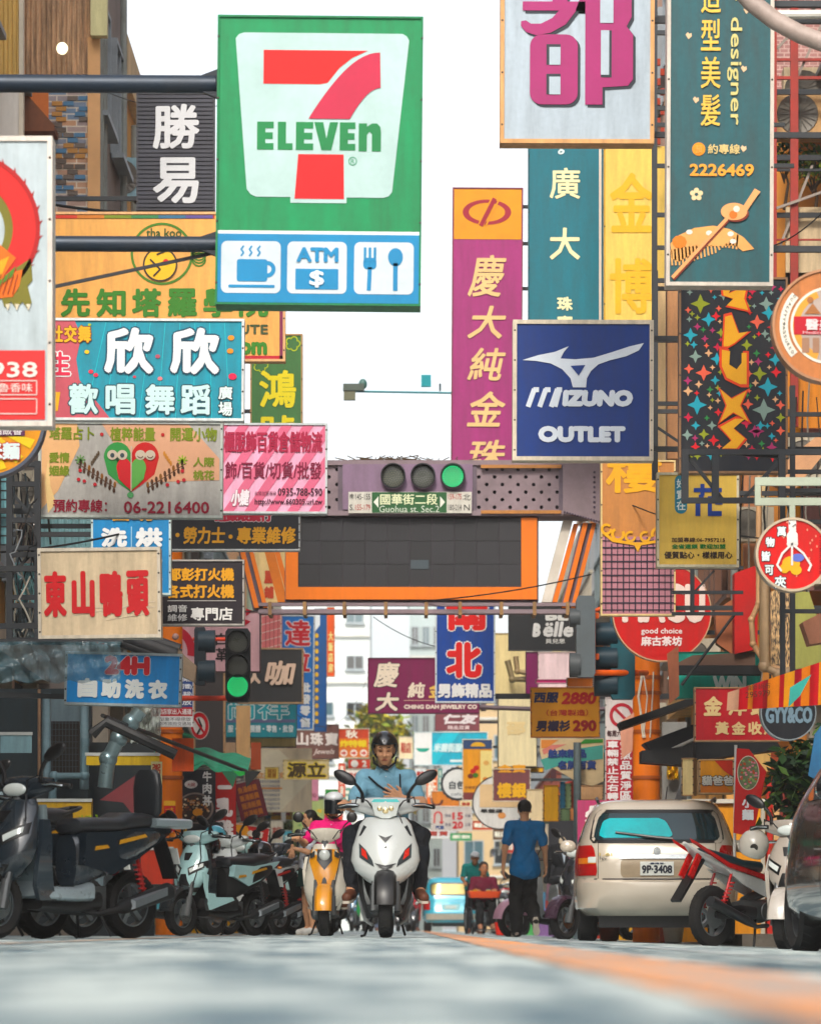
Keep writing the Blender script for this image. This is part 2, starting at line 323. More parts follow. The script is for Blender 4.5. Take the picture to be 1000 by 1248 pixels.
def building(label,side,d0,d1,X,H,wall,trim='#c9bfae',frame='#8d9499',z1=3.2,shop='#3b3a38',bays=3,balc=True,fh=3.0,name='shop_house',seed=0,depth=7,wmat=None,lows=True):
    balc=balc and d0>50
    R=random.Random(seed*7+int(d0)); s=1 if side=='L' else -1; rz=0 if s>0 else math.pi
    r=thing(name,label,'building',(X,(d0+d1)/2,0),0,'buildings along the street'); L=d1-d0
    def bx(m,a,b,y0,y1,za,zb): # a,b outward from wall plane into street
        m.box(min(s*a,s*b),max(s*a,s*b),y0,y1,za,zb); return m
    wm=wmat or M(wall,.8,0,.2,1.2,'wall',.25)
    m=MB(); bx(m,-depth,0,-L/2,L/2,-.3,H); m.build('wall',wm,r,0)
    m=MB(); bx(m,-.25,.12,-L/2+.01,L/2-.01,H+.002,H+.6); m.build('parapet',M(trim,.8,0,.35,2,'wall'),r,0)
    nf=max(1,int((H-z1)/fh)); 
    m=MB(); bx(m,.003,.35,-L/2+.02,L/2-.02,z1-.15,z1+.12); m.build('ledge',M(trim,.8,0,.4,2,'wall'),r,0)
    if lows:
        for i in range(bays+1):
            m=MB(); yy=-L/2+.15+i*(L-.3)/bays; bx(m,.003,.22,yy-.14,yy+.14,0,z1-.16); m.build('pier',M(trim,.75,0,.3,2,'wall'),r,0)
        for i in range(bays):
            ya=-L/2+.15+i*(L-.3)/bays+.16; yb=ya+(L-.3)/bays-.32
            m=MB(); bx(m,.004,.05,ya,yb,.05,z1-.2); m.build('shop_front',M(R.choice([shop,'#7a2f2a','#27434a','#b88a3c','#40362e']),.5,0,.3),r,0)
    for k in range(nf):
        zb=z1+k*fh
        for i in range(bays):
            yc=-L/2+(i+.5)*L/bays; w=L/bays*.62
            window(r,s*.045,yc,zb+.95,w,1.5,rz,M(frame,.5,.3,.3),GL if R.random()<.7 else GLD)
        if balc and R.random()<.75:
            m=MB(); yb0,yb1=-L/2+.3,L/2-.3; bx(m,.003,.5,yb0,yb1,zb+.0,zb+.1)
            n=int((yb1-yb0)/.14)
            for j in range(n+1): bx(m,.45,.48,yb0+j*.14-.01,yb0+j*.14+.012,zb+.11,zb+.85)
            bx(m,.43,.5,yb0,yb1,zb+.86,zb+.92); m.build('balcony',M(R.choice(['#7c8a8c','#8b4436','#5b5f60','#b9b2a2']),.6,.2,.4),r,0)
    for j in range(R.randint(1,3)):
        m=MB(); yy=-L/2+.25+R.random()*(L-.5); m.tube([(s*.09,yy,.1),(s*.09,yy,H-.3)],.045,8); m.build('drain_pipe',M('#9aa09c',.6,0,.4),r)
    return r
BR=brickmat('tile_brick','#e3a878','#6f9cc0','#f3e4d0',1,.24,.075)
BR2=brickmat('brown_brick','#8d5b4a','#a2705a','#c7b09c',1,.22,.07)
# left row
building('grey-brown building at the left edge behind the dark pipes','L',29,46.7,-4.73,17,'#b9935c',seed=1,bays=6,shop='#22282b')
building('tall left building with a grey tiled column and a balcony, brown metal end wall','L',46.8,52,-3.9,18,'#8f8680',seed=2,bays=2)
building('yellow-walled building with a balcony, just past the tall left one','L',52.05,58,-3.95,11.6,'#d9a24e',trim='#e0c79c',seed=3,bays=2)
building('cream shop house halfway down the left side','L',58.05,68,-4.0,9.6,'#d8c3a0',seed=4,bays=3)
building('dark brown shop house on the left behind the dark wooden sign panel','L',68.05,80,-3.95,9.6,'#6e5a4c',seed=5,bays=3)
building('pale orange shop house far down the left side','L',80.05,95,-4.05,9.0,'#dba87a',seed=6,bays=4)
building('pale green shop house far down the left side','L',95.05,112,-4.0,8.6,'#b6c2a8',seed=7,bays=4)
building('last cream shop house on the left before the white block','L',112.05,150,-4.1,9.4,'#dccbb0',seed=8,bays=6)
# right row
building('tan building at the right edge behind the black car','R',29,45.9,4.95,17,'#a9825c',seed=11,bays=6)
building('tall orange-tan building behind the star-patterned sign','R',46,54.5,4.0,17,'#dd9a5c',trim='#e8b376',seed=12,bays=3,frame='#6d4b3a')
building('tall pale pink building right behind the teal hair salon sign','R',54.55,63,4.0,16,'#caa08a',trim='#e7c7a5',seed=13,bays=3)
building('cream shop house behind the lattice sign','R',63.05,75,4.05,9.8,'#e0c89c',seed=14,bays=3)
building('orange shop house on the right beyond the gantry','R',75.05,90,4.0,9.5,'#d98e58',seed=15,bays=4)
building('yellow-cream shop house on the right by the round oval sign','R',90.05,110,4.05,8.8,'#e6d29a',seed=16,bays=5)
building('last grey shop house on the right side','R',110.05,150,4.1,9,'#b9b7b0',seed=17,bays=6)
building('brown shop house beside and behind the camera on the left','L',-30,28.9,-4.75,7.5,'#8f7a66',seed=21,bays=7)
building('tan shop house beside and behind the camera on the right','R',-30,28.9,4.95,7.5,'#a08a72',seed=22,bays=7)
# end blocks facing the camera
def endblock(label,x0,x1,d,H,wall,cols,rows,z0,fh,ww,wh,frame='#a5adb0',dep=9):
    r=thing('office_block',label,'building',((x0+x1)/2,d,0),0,'blocks closing the far end of the street'); w=(x1-x0)/2
    MB().box(-w,w,0,dep,-.3,H).build('wall',M(wall,.8,0,.12,.6,'wall'),r,0); MB().box(-w-.1,w+.1,-.1,dep+.1,H+.002,H+.5).build('parapet',M('#c9c9c4',.8),r,0)
    for j in range(rows):
        for i in range(cols): window(r,-w+(i+.5)*2*w/cols,-.05,z0+j*fh,ww,wh,-math.pi/2,M(frame,.5),GLD if (i+j)%3 else GL)
        MB().box(-w,w,-.18,-.003,z0+j*fh-.6,z0+j*fh-.5).build('ledge',M('#d5d3cb',.8),r,0)
    return r
D=165
endblock('tall white block with square dark windows behind the left signs',-5.6,-1.75,D,18.3,'#e8ebe8',3,6,5.2,2.0,.75,.62)
endblock('narrow pale grey tower beside the purple jewellery sign',-.05,1.5,182,16,'#b9c4c2',3,6,3,2.1,.35,.9)
endblock('low tan block on the right at the end of the street',2.2,9,175,12,'#c9b08c',5,4,3,2.4,.9,1.1)
endblock('low grey block on the far left at the end of the street',-14,-5.7,172,12,'#b5b1a6',6,4,3,2.4,.9,1.1)
# ---------------------------------------------------------------- trees (leaf clumps on a branching trunk)
def tree(label,x,y,h,r,cols,z0=0,name='street_tree',n=900,leaf=.16,trunk='#4a3a2c',squash=1.0,cat='tree'):
    R=random.Random(int(x*10+y)); t=thing(name,label,cat,(x,y,z0),0)
    m=MB(); m.tube([(0,0,-.1),(.05,.02,h*.3),(.0,.0,h*.55)],[h*.03,h*.022,h*.012],8)
    ends=[]
    for i in range(9):
        a=i*2.4; q=(math.cos(a)*r*.6,math.sin(a)*r*.6,h*(.55+.3*R.random())); ends.append(q); m.tube([(0,0,h*.3+.1*h*R.random()),(q[0]*.5,q[1]*.5,h*.52),q],[h*.014,h*.009,h*.004],6)
    m.build('trunk',M(trunk,.85,0,.3),t)
    c=MB(); cent=ends+[(R.uniform(-.4,.4)*r,R.uniform(-.4,.4)*r,h*R.uniform(.55,.95)) for _ in range(8)]
    for i in range(n):
        e=R.choice(cent); p=Vector((e[0]+R.gauss(0,r*.22),e[1]+R.gauss(0,r*.22),e[2]+R.gauss(0,r*.2)*squash))
        q=Euler((R.uniform(-1,1),R.uniform(-1,1),R.uniform(0,6.3))).to_matrix()
        s=leaf*R.uniform(.6,1.3); c.mat(R.randrange(len(cols)))
        c.add([p+q@Vector(v) for v in ((-s,0,0),(0,-s*.45,.05*s),(s,0,0),(0,s*.45,.05*s))],[(0,1,2,3)])
    c.build('crown',[M(k,.6,0,.2) for k in cols],t,0); return t
tree('yellow-green leafy tree at the far end of the street behind the rider',-1.05,138,8.2,1.15,['#b0a030','#7f8e2c','#5c6f2a','#c4b84a'],n=5000,leaf=.2)
tree('small dusty green tree low on the left among the far signs',-3.0,100,3.2,1.1,['#5f7038','#8a8f4c','#3f5230'],n=1600,leaf=.12)
tree('leafy dark bush in a pot beside the black car',4.05,38.4,2.0,.55,['#24402a','#33532f','#1c3324','#5d7a42'],z0=.0,name='potted_bush',n=1500,leaf=.085,cat='plant')
# ---------------------------------------------------------------- wall-mounted clutter
def corr(x0,x1,z0,z1,y,pitch,amp):
    m=MB(); n=int((x1-x0)/pitch*6)
    vs=[];k=n+1
    for z in (z0,z1):
        for i in range(k):
            x=x0+(x1-x0)*i/n; ph=(x/pitch)%1; f=1 if ph<.35 else (0 if ph>.55 and ph<.9 else .5); vs.append((x,y-amp*f,z))
    m.add(vs,[(i,i+1,k+i+1,k+i) for i in range(n)]); return m
# end wall of tall left building: brown corrugated sheet on top, blue-brown bricks below
d=46.75
def X(px,d): return (px-CX)*d/FP
def Z(py,d): return CAMH+(HY-py)*d/FP
r=thing('corrugated_wall','brown weathered corrugated metal end wall at the top left','wall',(X(70,d),d,Z(200,d)))
ox,oz=r.location.x,r.location.z
corr(X(27,d)-ox,X(113,d)-ox,Z(92,d)-oz,Z(-30,d)-oz,-.02,.062,.04).build('corrugated_sheet',M('#efc8a4',.7,0,.7,3,'streak'),r,0)
MB().box(X(60,d)-ox,X(113,d)-ox,-.05,-.01,Z(262,d)-oz,Z(93,d)-oz).build('brick_panel',BR,r,0)
# individually laid larger blocks on the brick panel
bm_=[M('#5f86a6',.7),M('#6d625a',.8),M('#c3935f',.8),M('#7b7068',.8)]
R=random.Random(5); proto=None
for j in range(22):
    for i in range(3):
        if R.random()<.62:
            a=X(64+i*14+(j%2)*5,d)-ox; z=Z(258-j*6.4,d)-oz
            if z>Z(122,d)-oz: continue
            k=R.randrange(4)
            o=MB().box(0,.125,0,.03,0,.052).build('brick',bm_[k],r,0) if proto is None or proto[0]!=k else proto[1].copy()
            if proto and proto[0]==k: COL.objects.link(o); o.parent=r
            proto=(k,o); o.location=(a,-.07,z)
MB().box(X(108,d)-ox,X(123,d)-ox,-.12,-.052,Z(262,d)-oz,Z(48,d)-oz).build('corner_trim',M('#e8b98c',.7,0,.2),r,0)
MB().box(X(113,d)-ox,X(133,d)-ox,-.3,-.125,Z(50,d)-oz,Z(-20,d)-oz).build('box_gutter',M('#e2dcae',.6,0,.3,3,'streak'),r,0)
MB().box(X(28,d)-ox,X(60,d)-ox,-.06,-.012,Z(262,d)-oz,Z(93,d)-oz).build('plaster_strip',M('#e0895a',.8),r,0)
m=MB(); m.prism([(X(25,d)-ox,Z(112,d)-oz),(X(72,d)-ox,Z(165,d)-oz),(X(72,d)-ox,Z(172,d)-oz),(X(20,d)-ox,Z(172,d)-oz)],-.6,-.07); m.build('lean_to_roof',M('#8a5a44',.7,0,.4),r,0)
# yellow corrugated sheet at the very left
d=44; r=thing('corrugated_wall','yellow corrugated cladding in the top left corner','wall',(X(5,d),d,Z(80,d))); ox,oz=r.location.x,r.location.z
corr(X(-30,d)-ox,X(27,d)-ox,Z(172,d)-oz,Z(-30,d)-oz,0,.05,.03).build('corrugated_sheet',M('#f0cf8c',.6,0,.25,3,'streak'),r,0)
MB().box(X(24,d)-ox,X(29,d)-ox,-.06,.1,Z(172,d)-oz,Z(-30,d)-oz).build('corner_trim',M('#f3ead8',.6),r,0)
MB().box(X(-30,d)-ox,X(24,d)-ox,-.04,.02,Z(172,d)-oz,Z(112,d)-oz).build('white_panel',M('#efece6',.7,0,.2,3,'streak'),r,0)
m=MB(); m.ell((0,0,0),(.07,.05,.075),14,10); l=m.build('wall_lamp',M('#fff1d0',.3,0,0,2.5,'paint',0,0,1.2),None); l.location=P3(76,59,46.4); l['label']='round lit lamp on the brown corrugated wall, top left'; l['category']='lamp'
# AC units
def acunit(label,px,py,d,w=.62,h=.52,yaw=0,col='#d9c7a8'):
    t=thing('air_conditioner',label,'air conditioner',P3(px,py,d),yaw,'air conditioners on the walls')
    MB().box(-w/2,w/2,-.14,.14,-h/2,h/2).build('casing',M(col,.5,0,.3,4,'streak'),t,0)
    m=MB(); m.lathe([(-.15,.05),(-.145,h*.4),(-.155,h*.43),(-.142,h*.44)],(-w*.12,0,0),'y',20)
    for k in range(9): a=k*math.pi/9; m.bar((-w*.12-math.cos(a)*h*.4,-.158,-math.sin(a)*h*.4),(-w*.12+math.cos(a)*h*.4,-.158,math.sin(a)*h*.4),.008)
    m.build('fan_grille',M('#6d6860',.5,.2),t)
    m=MB(); m.bar((-w/2,.1,-h/2-.02),(-w/2,-.2,-h/2-.02),.03); m.bar((w/2,.1,-h/2-.02),(w/2,-.2,-h/2-.02),.03); m.bar((-w/2,.1,-h/2-.3),(-w/2,-.18,-h/2-.03),.02); m.bar((w/2,.1,-h/2-.3),(w/2,-.18,-h/2-.03),.02); m.build('bracket',M('#4a4640',.5,.4),t,0)
    return t
acunit('light blue air conditioner left of the slatted dark sign',149,218,52.6,.45,.55,.4,'#9fc3cf')
acunit('cream air conditioner behind the red scaffold, upper of the right edge pair',985,112,45.4)
acunit('tan air conditioner under the cream one at the top right',978,142,44.9,.66,.55,0,'#caa377')
acunit('boxy white meter cabinet air unit above the round brown sign',990,305,45,.5,.5,0,'#e0d9cc')
acunit('small pinkish air unit above the round red claw sign',785+88-0,612,47,.5,.4,0,'#e9b995')
# red-painted scaffold on the top right
d=44.5
r=thing('scaffold','red and dark painted scaffold frame at the top right','scaffold',(X(940,d),d,Z(400,d))); ox,oz=r.location.x,r.location.z
def LX(px): return X(px,d)-ox
def LZ(py): return Z(py,d)-oz
red=M('#a3352c',.55,.1,.4,4); dk=M('#23282e',.6,.2,.3)
for px,w in ((943,.05),(967,.09)):
    MB().box(LX(px)-w/2,LX(px)+w/2,-.03,.04,LZ(520),LZ(-20)).build('post',red,r,0)
for i,(py,h) in enumerate([(7,.05),(73,.03),(95,.035),(112,.06),(192,.06),(207,.03),(262,.06),(292,.02)]):
    MB().box(LX(945),LX(1010),-.025+.004*i,.03,LZ(py)-h/2,LZ(py)+h/2).build('rail',[red if i in(1,2,7) else dk][0],r,0)
m=MB(); m.bar((LX(945),.05,LZ(60)),(LX(1005),.05,LZ(-5)),.03); m.bar((LX(968),.06,LZ(100)),(LX(1005),.06,LZ(20)),.03); m.bar((LX(950),.07,LZ(300)),(LX(990),.07,LZ(200)),.03); m.bar((LX(945),-.06,LZ(255)),(LX(1010),-.06,LZ(232)),.03); m.build('brace',M('#9a8f86',.5,.3),r,0)
for py0,py1 in ((345,250),(520,330)):
    MB().box(LX(958),LX(1005),.12,.16,LZ(py0),LZ(py1)).build('wall_panel',M('#d8c2a2',.7,0,.4,3,'streak') if py0<400 else M('#d98f4e',.7,0,.3,3,'streak'),r,0)
# pink tiled patch and plants behind
d=45.85; o=MB().box(-.6,.6,-.03,.0,-.9,.9).build('tiled_wall',brickmat('pink_tile','#c48a86','#b57b78','#e0b9ae',1,.1,.05),None,0); o.location=P3(975,60,d); o['label']='pink tiled wall patch behind the curved pipe at the top right'; o['category']='wall'
tree('scraggly potted plant on a ledge behind the red scaffold',X(990,45.3),45.3,.9,.3,['#5d7a35','#8da04a','#3b5a30'],z0=Z(268,45.3),name='potted_plant',n=420,leaf=.05,cat='plant')
tree('small green plant below the cream air conditioner at the right edge',X(955,45.2),45.2,.7,.2,['#6d8a3a','#3b5a30'],z0=Z(245,45.2),name='potted_plant',n=260,leaf=.05,cat='plant')
# big curved pipe top right
m=MB(); dd=26; pts=[P3(x,y,dd) for x,y in ((890,-26),(915,3),(945,26),(975,42),(1005,53),(1040,60))]; c0=pts[0]; m.tube([p-c0 for p in pts],[.062]*6,14); o=m.build('curved_pipe',M('#b5a59c',.45,.1,.4,4)); o.location=c0; o['label']='thick pale curved pipe crossing the top right corner'; o['category']='pipe'
m=MB(); m.tube([(0,0,0),(1.2,0,.01)],.035,10); o=m.build('steel_pipe',M('#e5e2d8',.4,.2)); o.location=P3(945,18,30); o['label']='thin white horizontal pipe behind the curved one, top right'; o['category']='pipe'
# dark steel frames carrying the right-hand signs
def frame(label,px0,py0,px1,py1,d,posts,rails,dia=(),w=.05,col='#2a2f35',name='steel_truss'):
    r=thing(name,label,'steel frame',P3((px0+px1)/2,(py0+py1)/2,d),0,'dark steel frames behind the signs'); o=r.location; mt=M(col,.55,.3,.35,4)
    for x in posts: MB().box(X(x,d)-o.x-w/2,X(x,d)-o.x+w/2,-w/2,w/2,Z(py1,d)-o.z,Z(py0,d)-o.z).build('post',mt,r,0)
    for k,y in enumerate(rails): MB().box(X(px0,d)-o.x,X(px1,d)-o.x,-w/2+.004,w/2-.004,Z(y,d)-o.z-w*.4,Z(y,d)-o.z+w*.4).build('rail',mt,r,0)
    for k,(a,b,c,e) in enumerate(dia): MB().bar((X(a,d)-o.x,.03+.01*k,Z(b,d)-o.z),(X(c,d)-o.x,.03+.01*k,Z(e,d)-o.z),w*.5).build('brace',mt,r,0)
    return r
frame('tall dark post frame between the pink-lettered and teal salon signs',795,-10,812,585,36,[797],[22,40,112,132,262,342],(),.05)
frame('dark ladder frame right of the blue outlet sign',797,330,835,585,34.5,[798,832],[342,415,492,583],((800,520,830,540),),.045)
frame('black truss under the star-patterned sign',830,548,1010,612,30.4,[834,871,952],[551,610],((836,553,880,608),(950,560,905,608),(905,553,953,556)),.055)
frame('dark wall frame right of the star-patterned sign',950,470,1010,860,33,[953,965],[505,530,550,575,598,610,636,690,745],((955,600,985,700),(965,700,1000,650)),.045)
frame('black bracket frame over the red round tea shop sign',818,690,905,750,36.5,[843],[692,722,748],((845,722,870,695),),.04)
r=thing('steel_bracket','pale green steel bracket holding the round red claw sign','bracket',P3(960,600,27.2)); mt=M('#b9c2b0',.5,.1,.3)
m=MB(); 
m.box(X(919,27.2)-r.location.x,X(1030,27.2)-r.location.x,-.02,.02,Z(592,27.2)-r.location.z,Z(582,27.2)-r.location.z)
m.box(X(919,27.2)-r.location.x,X(1030,27.2)-r.location.x,-.02,.02,Z(616,27.2)-r.location.z,Z(607,27.2)-r.location.z)
m.box(X(919,27.2)-r.location.x,X(926,27.2)-r.location.x,-.018,.018,Z(607,27.2)-r.location.z,Z(592,27.2)-r.location.z)
m.box(X(961,27.2)-r.location.x,X(968,27.2)-r.location.x,-.018,.018,Z(640,27.2)-r.location.z,Z(616,27.2)-r.location.z)
m.build('bracket_arm',mt,r,0)
# ---------------------------------------------------------------- gantry
GD=44.0
g=thing('gantry','purple steel gantry with LED board and traffic lights across the street','gantry',(0,GD,0)); k=GD/FP
def gx(px): return (px-CX)*k
def gzz(py): return CAMH+(HY-py)*k
PUR=M('#8f7e84',.55,.1,.3,3); PUR2=M('#6b5e69',.6,.1,.3,3); ORG=M('#f5861a',.5,.0,.15,3,'streak')
def holeplate(m,x0,x1,z0,z1,y,nx,nz,r,par=0):
    dx=(x1-x0)/nx; dz=(z1-z0)/nz
    for i in range(nx):
        for j in range(nz):
            a,b=x0+i*dx,z0+j*dz
            if (i+j)%2==par:
                cx,cz=a+dx/2,b+dz/2; out=[(a+dx,cz),(a+dx,b+dz),(cx,b+dz),(a,b+dz),(a,cz),(a,b),(cx,b),(a+dx,b)]
                vs=[(x,y,z) for x,z in out]+[(cx+r*math.cos(t*math.pi/4),y,cz+r*math.sin(t*math.pi/4)) for t in range(8)]+[(cx+r*math.cos(t*math.pi/4),y+.03,cz+r*math.sin(t*math.pi/4)) for t in range(8)]
                m.add(vs,[(q,(q+1)%8,8+(q+1)%8,8+q) for q in range(8)]+[(8+q,8+(q+1)%8,16+(q+1)%8,16+q) for q in range(8)])
            else: m.add([(a,y,b),(a+dx,y,b),(a+dx,y,b+dz),(a,y,b+dz)],[(0,1,2,3)])
for x0,x1,n in ((300,416,12),(578,682,11),(686,728,4)):
    m=MB(); holeplate(m,gx(x0),gx(x1),gzz(626),gzz(571),-.28,n,6,.022); m.build('perforated_plate',PUR,g,0)
m=MB().box(gx(296),gx(732),-.2,.25,gzz(628),gzz(566)); m.build('beam_core',M('#2c2530',.7),g,0)
m=MB(); m.box(gx(290),gx(745),-.33,.28,gzz(571),gzz(565)).box(gx(290),gx(745),-.33,.28,gzz(632),gzz(626)); m.build('flange',PUR,g,0)
for x in (298,416,576,683,730): MB().box(gx(x)-.035,gx(x)+.035,-.31,-.2,gzz(626),gzz(571)).build('stiffener',PUR2,g,0)
m=MB()
for a,b in ((585,682),(330,395)): m.box(gx(a),gx(b),-.36,-.335,gzz(575),gzz(571)).box(gx(a),gx(b),-.36,-.335,gzz(630),gzz(626))
m.build('rusty_edge_angle',M('#c98f5a',.7,.1,.5),g,0)
m=MB(); R=random.Random(2)
for i in range(46):
    x=420+R.gauss(60,40); m.tube([(gx(x),0,gzz(566)),(gx(x+R.uniform(-9,9)),0,gzz(563-R.random()*5)),(gx(x+R.uniform(-22,22)),0,gzz(561-R.random()*6))],.006,4)
m.build('dry_twigs',M('#5a4a38',.8),g)
# LED board
m=MB(); m.box(gx(348),gx(655),-.22,.15,gzz(735),gzz(633)); m.build('board_case',PUR2,g,0)
m=MB(); y=-.25
m.box(gx(349),gx(364),y-.03,-.222,gzz(733),gzz(634)).box(gx(634),gx(653),y-.03,-.222,gzz(733),gzz(634)).box(gx(364),gx(634),y-.03,-.222,gzz(733),gzz(718)); m.build('board_frame',ORG,g,0)
def led(t,N,L,b):
    tc=N.new('ShaderNodeTexCoord'); v=N.new('ShaderNodeTexVoronoi'); v.inputs['Scale'].default_value=60; v.inputs['Randomness'].default_value=0; L.new(tc.outputs['Object'],v.inputs['Vector'])
    cr=N.new('ShaderNodeValToRGB'); cr.color_ramp.elements[0].color=(*lin('#2c2b33'),1); cr.color_ramp.elements[1].color=(*lin('#0e0e12'),1); cr.color_ramp.elements[0].position=.2; cr.color_ramp.elements[1].position=.45; L.new(v.outputs['Distance'],cr.inputs[0]); L.new(cr.outputs[0],b.inputs['Base Color']); b.inputs['Roughness'].default_value=.6
LED=special('led_board',led); R=random.Random(8)
for i in range(10):
    for j in range(3):
        a,b=364+i*27,634+j*28
        MB().box(gx(a+.25),gx(a+26.7),-.245-R.random()*.006,-.223,gzz(min(b+27.8,718)),gzz(b+.25)).build('led_panel',LED,g,0)
m=MB(); m.box(gx(500),gx(522),-.256,-.2525,gzz(696),gzz(685)); m.build('cover_plate',M('#4c565c',.5),g,0)
# lower walkway truss
m=MB(); m.box(gx(316),gx(700),-.28,-.2,gzz(741),gzz(737)).box(gx(316),gx(700),-.28,-.2,gzz(750),gzz(745)).box(gx(316),gx(700),.1,.18,gzz(748),gzz(742)); m.build('lower_rail',PUR,g,0)
m=MB()
for x in (330,372,420,470,519,560,610,650,690): m.box(gx(x)-.02,gx(x)+.02,-.3,.2,gzz(752),gzz(736))
m.build('rail_bracket',M('#a9855e',.6,.2,.5),g,0)
# diagonal knee braces, ladders
for sgn,xa,xb in ((1,716,690),(-1,292,318)):
    w=9
    MB().prism([(gx(xa-w),gzz(640)),(gx(xa+w),gzz(640)),(gx(xb+w),gzz(745)),(gx(xb-w),gzz(745))],-.2,-.05).build('knee_brace',PUR2,g,0)
    MB().prism([(gx(xa-w+2),gzz(640)),(gx(xa-w+8),gzz(640)),(gx(xb-w+8),gzz(743)),(gx(xb-w+2),gzz(743))],-.26,-.205).build('brace_edge',ORG,g,0)
    MB().prism([(gx(xa+w-5),gzz(640)),(gx(xa+w),gzz(640)),(gx(xb+w),gzz(743)),(gx(xb+w-5),gzz(743))],-.26,-.205).build('brace_edge',ORG,g,0)
    xc=xa-26*sgn; xd=xb-26*sgn
    MB().prism([(gx(xc-5),gzz(636)),(gx(xc+7),gzz(636)),(gx(xd+7),gzz(735)),(gx(xd-5),gzz(735))],-.15,.0).build('lamp_tray',M('#e9e2d6' if sgn>0 else '#e98a3a',.5,0,.3),g,0)
    MB().prism([(gx(xc+8),gzz(640)),(gx(xc+14),gzz(640)),(gx(xd+14),gzz(735)),(gx(xd+8),gzz(735))],-.15,.0).build('lamp_tray_side',ORG,g,0)
m=MB(); m.prism([(gx(684),gzz(572)),(gx(733),gzz(566)),(gx(733),gzz(645)),(gx(700),gzz(632)),(gx(684),gzz(630))],-.36,-.34); m.build('gusset',PUR,g,0)
m=MB()
for i in range(9): m.lathe([(-.375,.012),(-.36,.016)],(gx(722),0,gzz(580+i*6)),'y',6)
for i in range(14): m.lathe([(-.375,.010),(-.36,.014)],(gx(686+i*3.2),0,gzz(628+i*.9)),'y',6)
m.build('rivet',M('#4d3f50',.5,.4),g)
# pillars
for xa,lab in ((787,'R'),(206,'L')):
    m=MB(); r0=.155; m.tube([(gx(xa),0,-.1),(gx(xa),0,gzz(600))],r0,24); m.build('pillar',ORG,g)
    m=MB()
    for py in (826,845,892,948): m.lathe([(gzz(py)-.02,r0+.004),(gzz(py)-.02,r0+.014),(gzz(py)+.02,r0+.014),(gzz(py)+.02,r0+.004)],(gx(xa),0,0),'z',24)
    m.build('strap',M('#b5611f',.5,.2,.4),g)
m=MB(); R=random.Random(4)
for i in range(5): m.tube([(gx(786+R.uniform(-8,10)),-.17,gzz(820)),(gx(786+R.uniform(-12,12)),-.19,gzz(850)),(gx(786+R.uniform(-8,8)),-.18,gzz(900))],.008,5)
m.build('cable_tie',M('#e8e0d0',.6),g)
m=MB()
m.box(gx(733),gx(800),-.1,.2,gzz(628),gzz(566)); m.box(gx(190),gx(296),-.1,.2,gzz(628),gzz(566)); m.build('beam_end',PUR,g,0)
# three-lamp unit on the beam
m=MB(); m.box(gx(418),gx(575),-.345,-.335,gzz(625),gzz(570)); m.build('sign_panel',M('#8d778c',.5,.1,.25,3,'sign'),g,0)
def lens(parent,px,py,rad,kk,yf,col,em,housing=True,x0=CX,base=(0,0,0)):
    c=((px-CX)*kk-base[0],0,CAMH+(HY-py)*kk-base[2])
    m=MB(); m.lathe([(yf,rad*1.12),(yf-.1,rad*1.14),(yf-.1,rad*1.04),(yf-.02,rad)],c,'y',28,True); m.build('visor',M('#26282c',.5,0,.2),parent)
    m=MB(); m.lathe([(yf-.01,0.001),(yf-.02,rad*.5),(yf-.012,rad*.99)],c,'y',28); lo=m.build('lens',M('#44483f' if not em else '#2a6b45',.25,0,.2),parent)
    m=MB()
    for r_,n in ((.15,5),(.35,10),(.55,16),(.75,22),(.9,28)):
        for i in range(n):
            a=2*math.pi*i/n; m.ell((c[0]+rad*r_*math.cos(a),yf-.022,c[2]+rad*r_*math.sin(a)),(rad*.05,.006,rad*.05),6,4)
    m.build('led_dots',M(col,.3,0,0,2.5,'paint',0,0,em),lo)
for px,c,e in ((479,'#6b6a52',0),(515,'#5f5c5c',0),(551,'#59f0a0',1.1)): lens(g,px,585,.125,k,-.35,c,e)
s=Sign('street_sign','green and white street-name sign under the three lights on the gantry',(424,599,575,626),GD-.37,'#dcd9cf',frame='#8d778c',fw=.6,t=.02,cat='sign',group=None,noframe=True)
s.rr(453,600,544,625,1,'#2f5f38'); s.poly([(455,612),(461,605),(461,619)],'#eef0e4',1); s.poly([(542,612),(536,605),(536,619)],'#eef0e4',1)
s.t_('國華街二段',463,602,533,615.5,'#eef3cf',b=.25,n=5); s.t_('Guohua st. Sec.2',462,616.5,535,624.5,'#dfe8d8')
s.t_('南',426,602,431,608,'#333'); s.t_('145-155',433,602,451,609,'#2a2a2a'); s.t_('S.',426,615,431,622,'#333'); s.t_('155-179',433,615,451,622,'#b3322c')
s.t_('159-175',546,602,562,609,'#b3322c'); s.t_('北',564,602,573,610,'#222'); s.t_('180-214',546,615,562,622,'#2a2a2a'); s.t_('N',565,615,572,622,'#222'); s.end()
# side facing signal clusters on the pillars
def headS(label,px,py,h,d,col,w=.3,yaw=0,face=None,lit=None):
    t=thing('traffic_light',label,'traffic light',P3(px,py,d),yaw,'traffic lights on the gantry pillars'); 
    m=MB(); hw,hh=w/2,h/2; m.loft([[(x*hw*a,y,z*hh*b) for x,z in ((-1,-.9),(-.8,-1),(.8,-1),(1,-.9),(1,.9),(.8,1),(-.8,1),(-1,.9))] for y,a,b in ((-.06,1,1),(.1,1,1),(.14,.85,.95))]); m.build('housing',M(col,.5,0,.25,3),t)
    return t
t=headS('front-facing traffic light showing green over the left row of scooters',290,811,.77,40.4,'#20262c',.26)
for i,(py) in enumerate((783,812,837)): lens(t,290,py,.112,40.4/FP,-.07,'#4bf09a' if i==2 else '#4a3f3a',1.2 if i==2 else 0,base=(t.location.x,0,t.location.z-0))
for q in t.children:
    pass
t2=headS('side-on dark traffic light with two round hoods at the left',244,800,.62,41,'#1f2a33',.12)
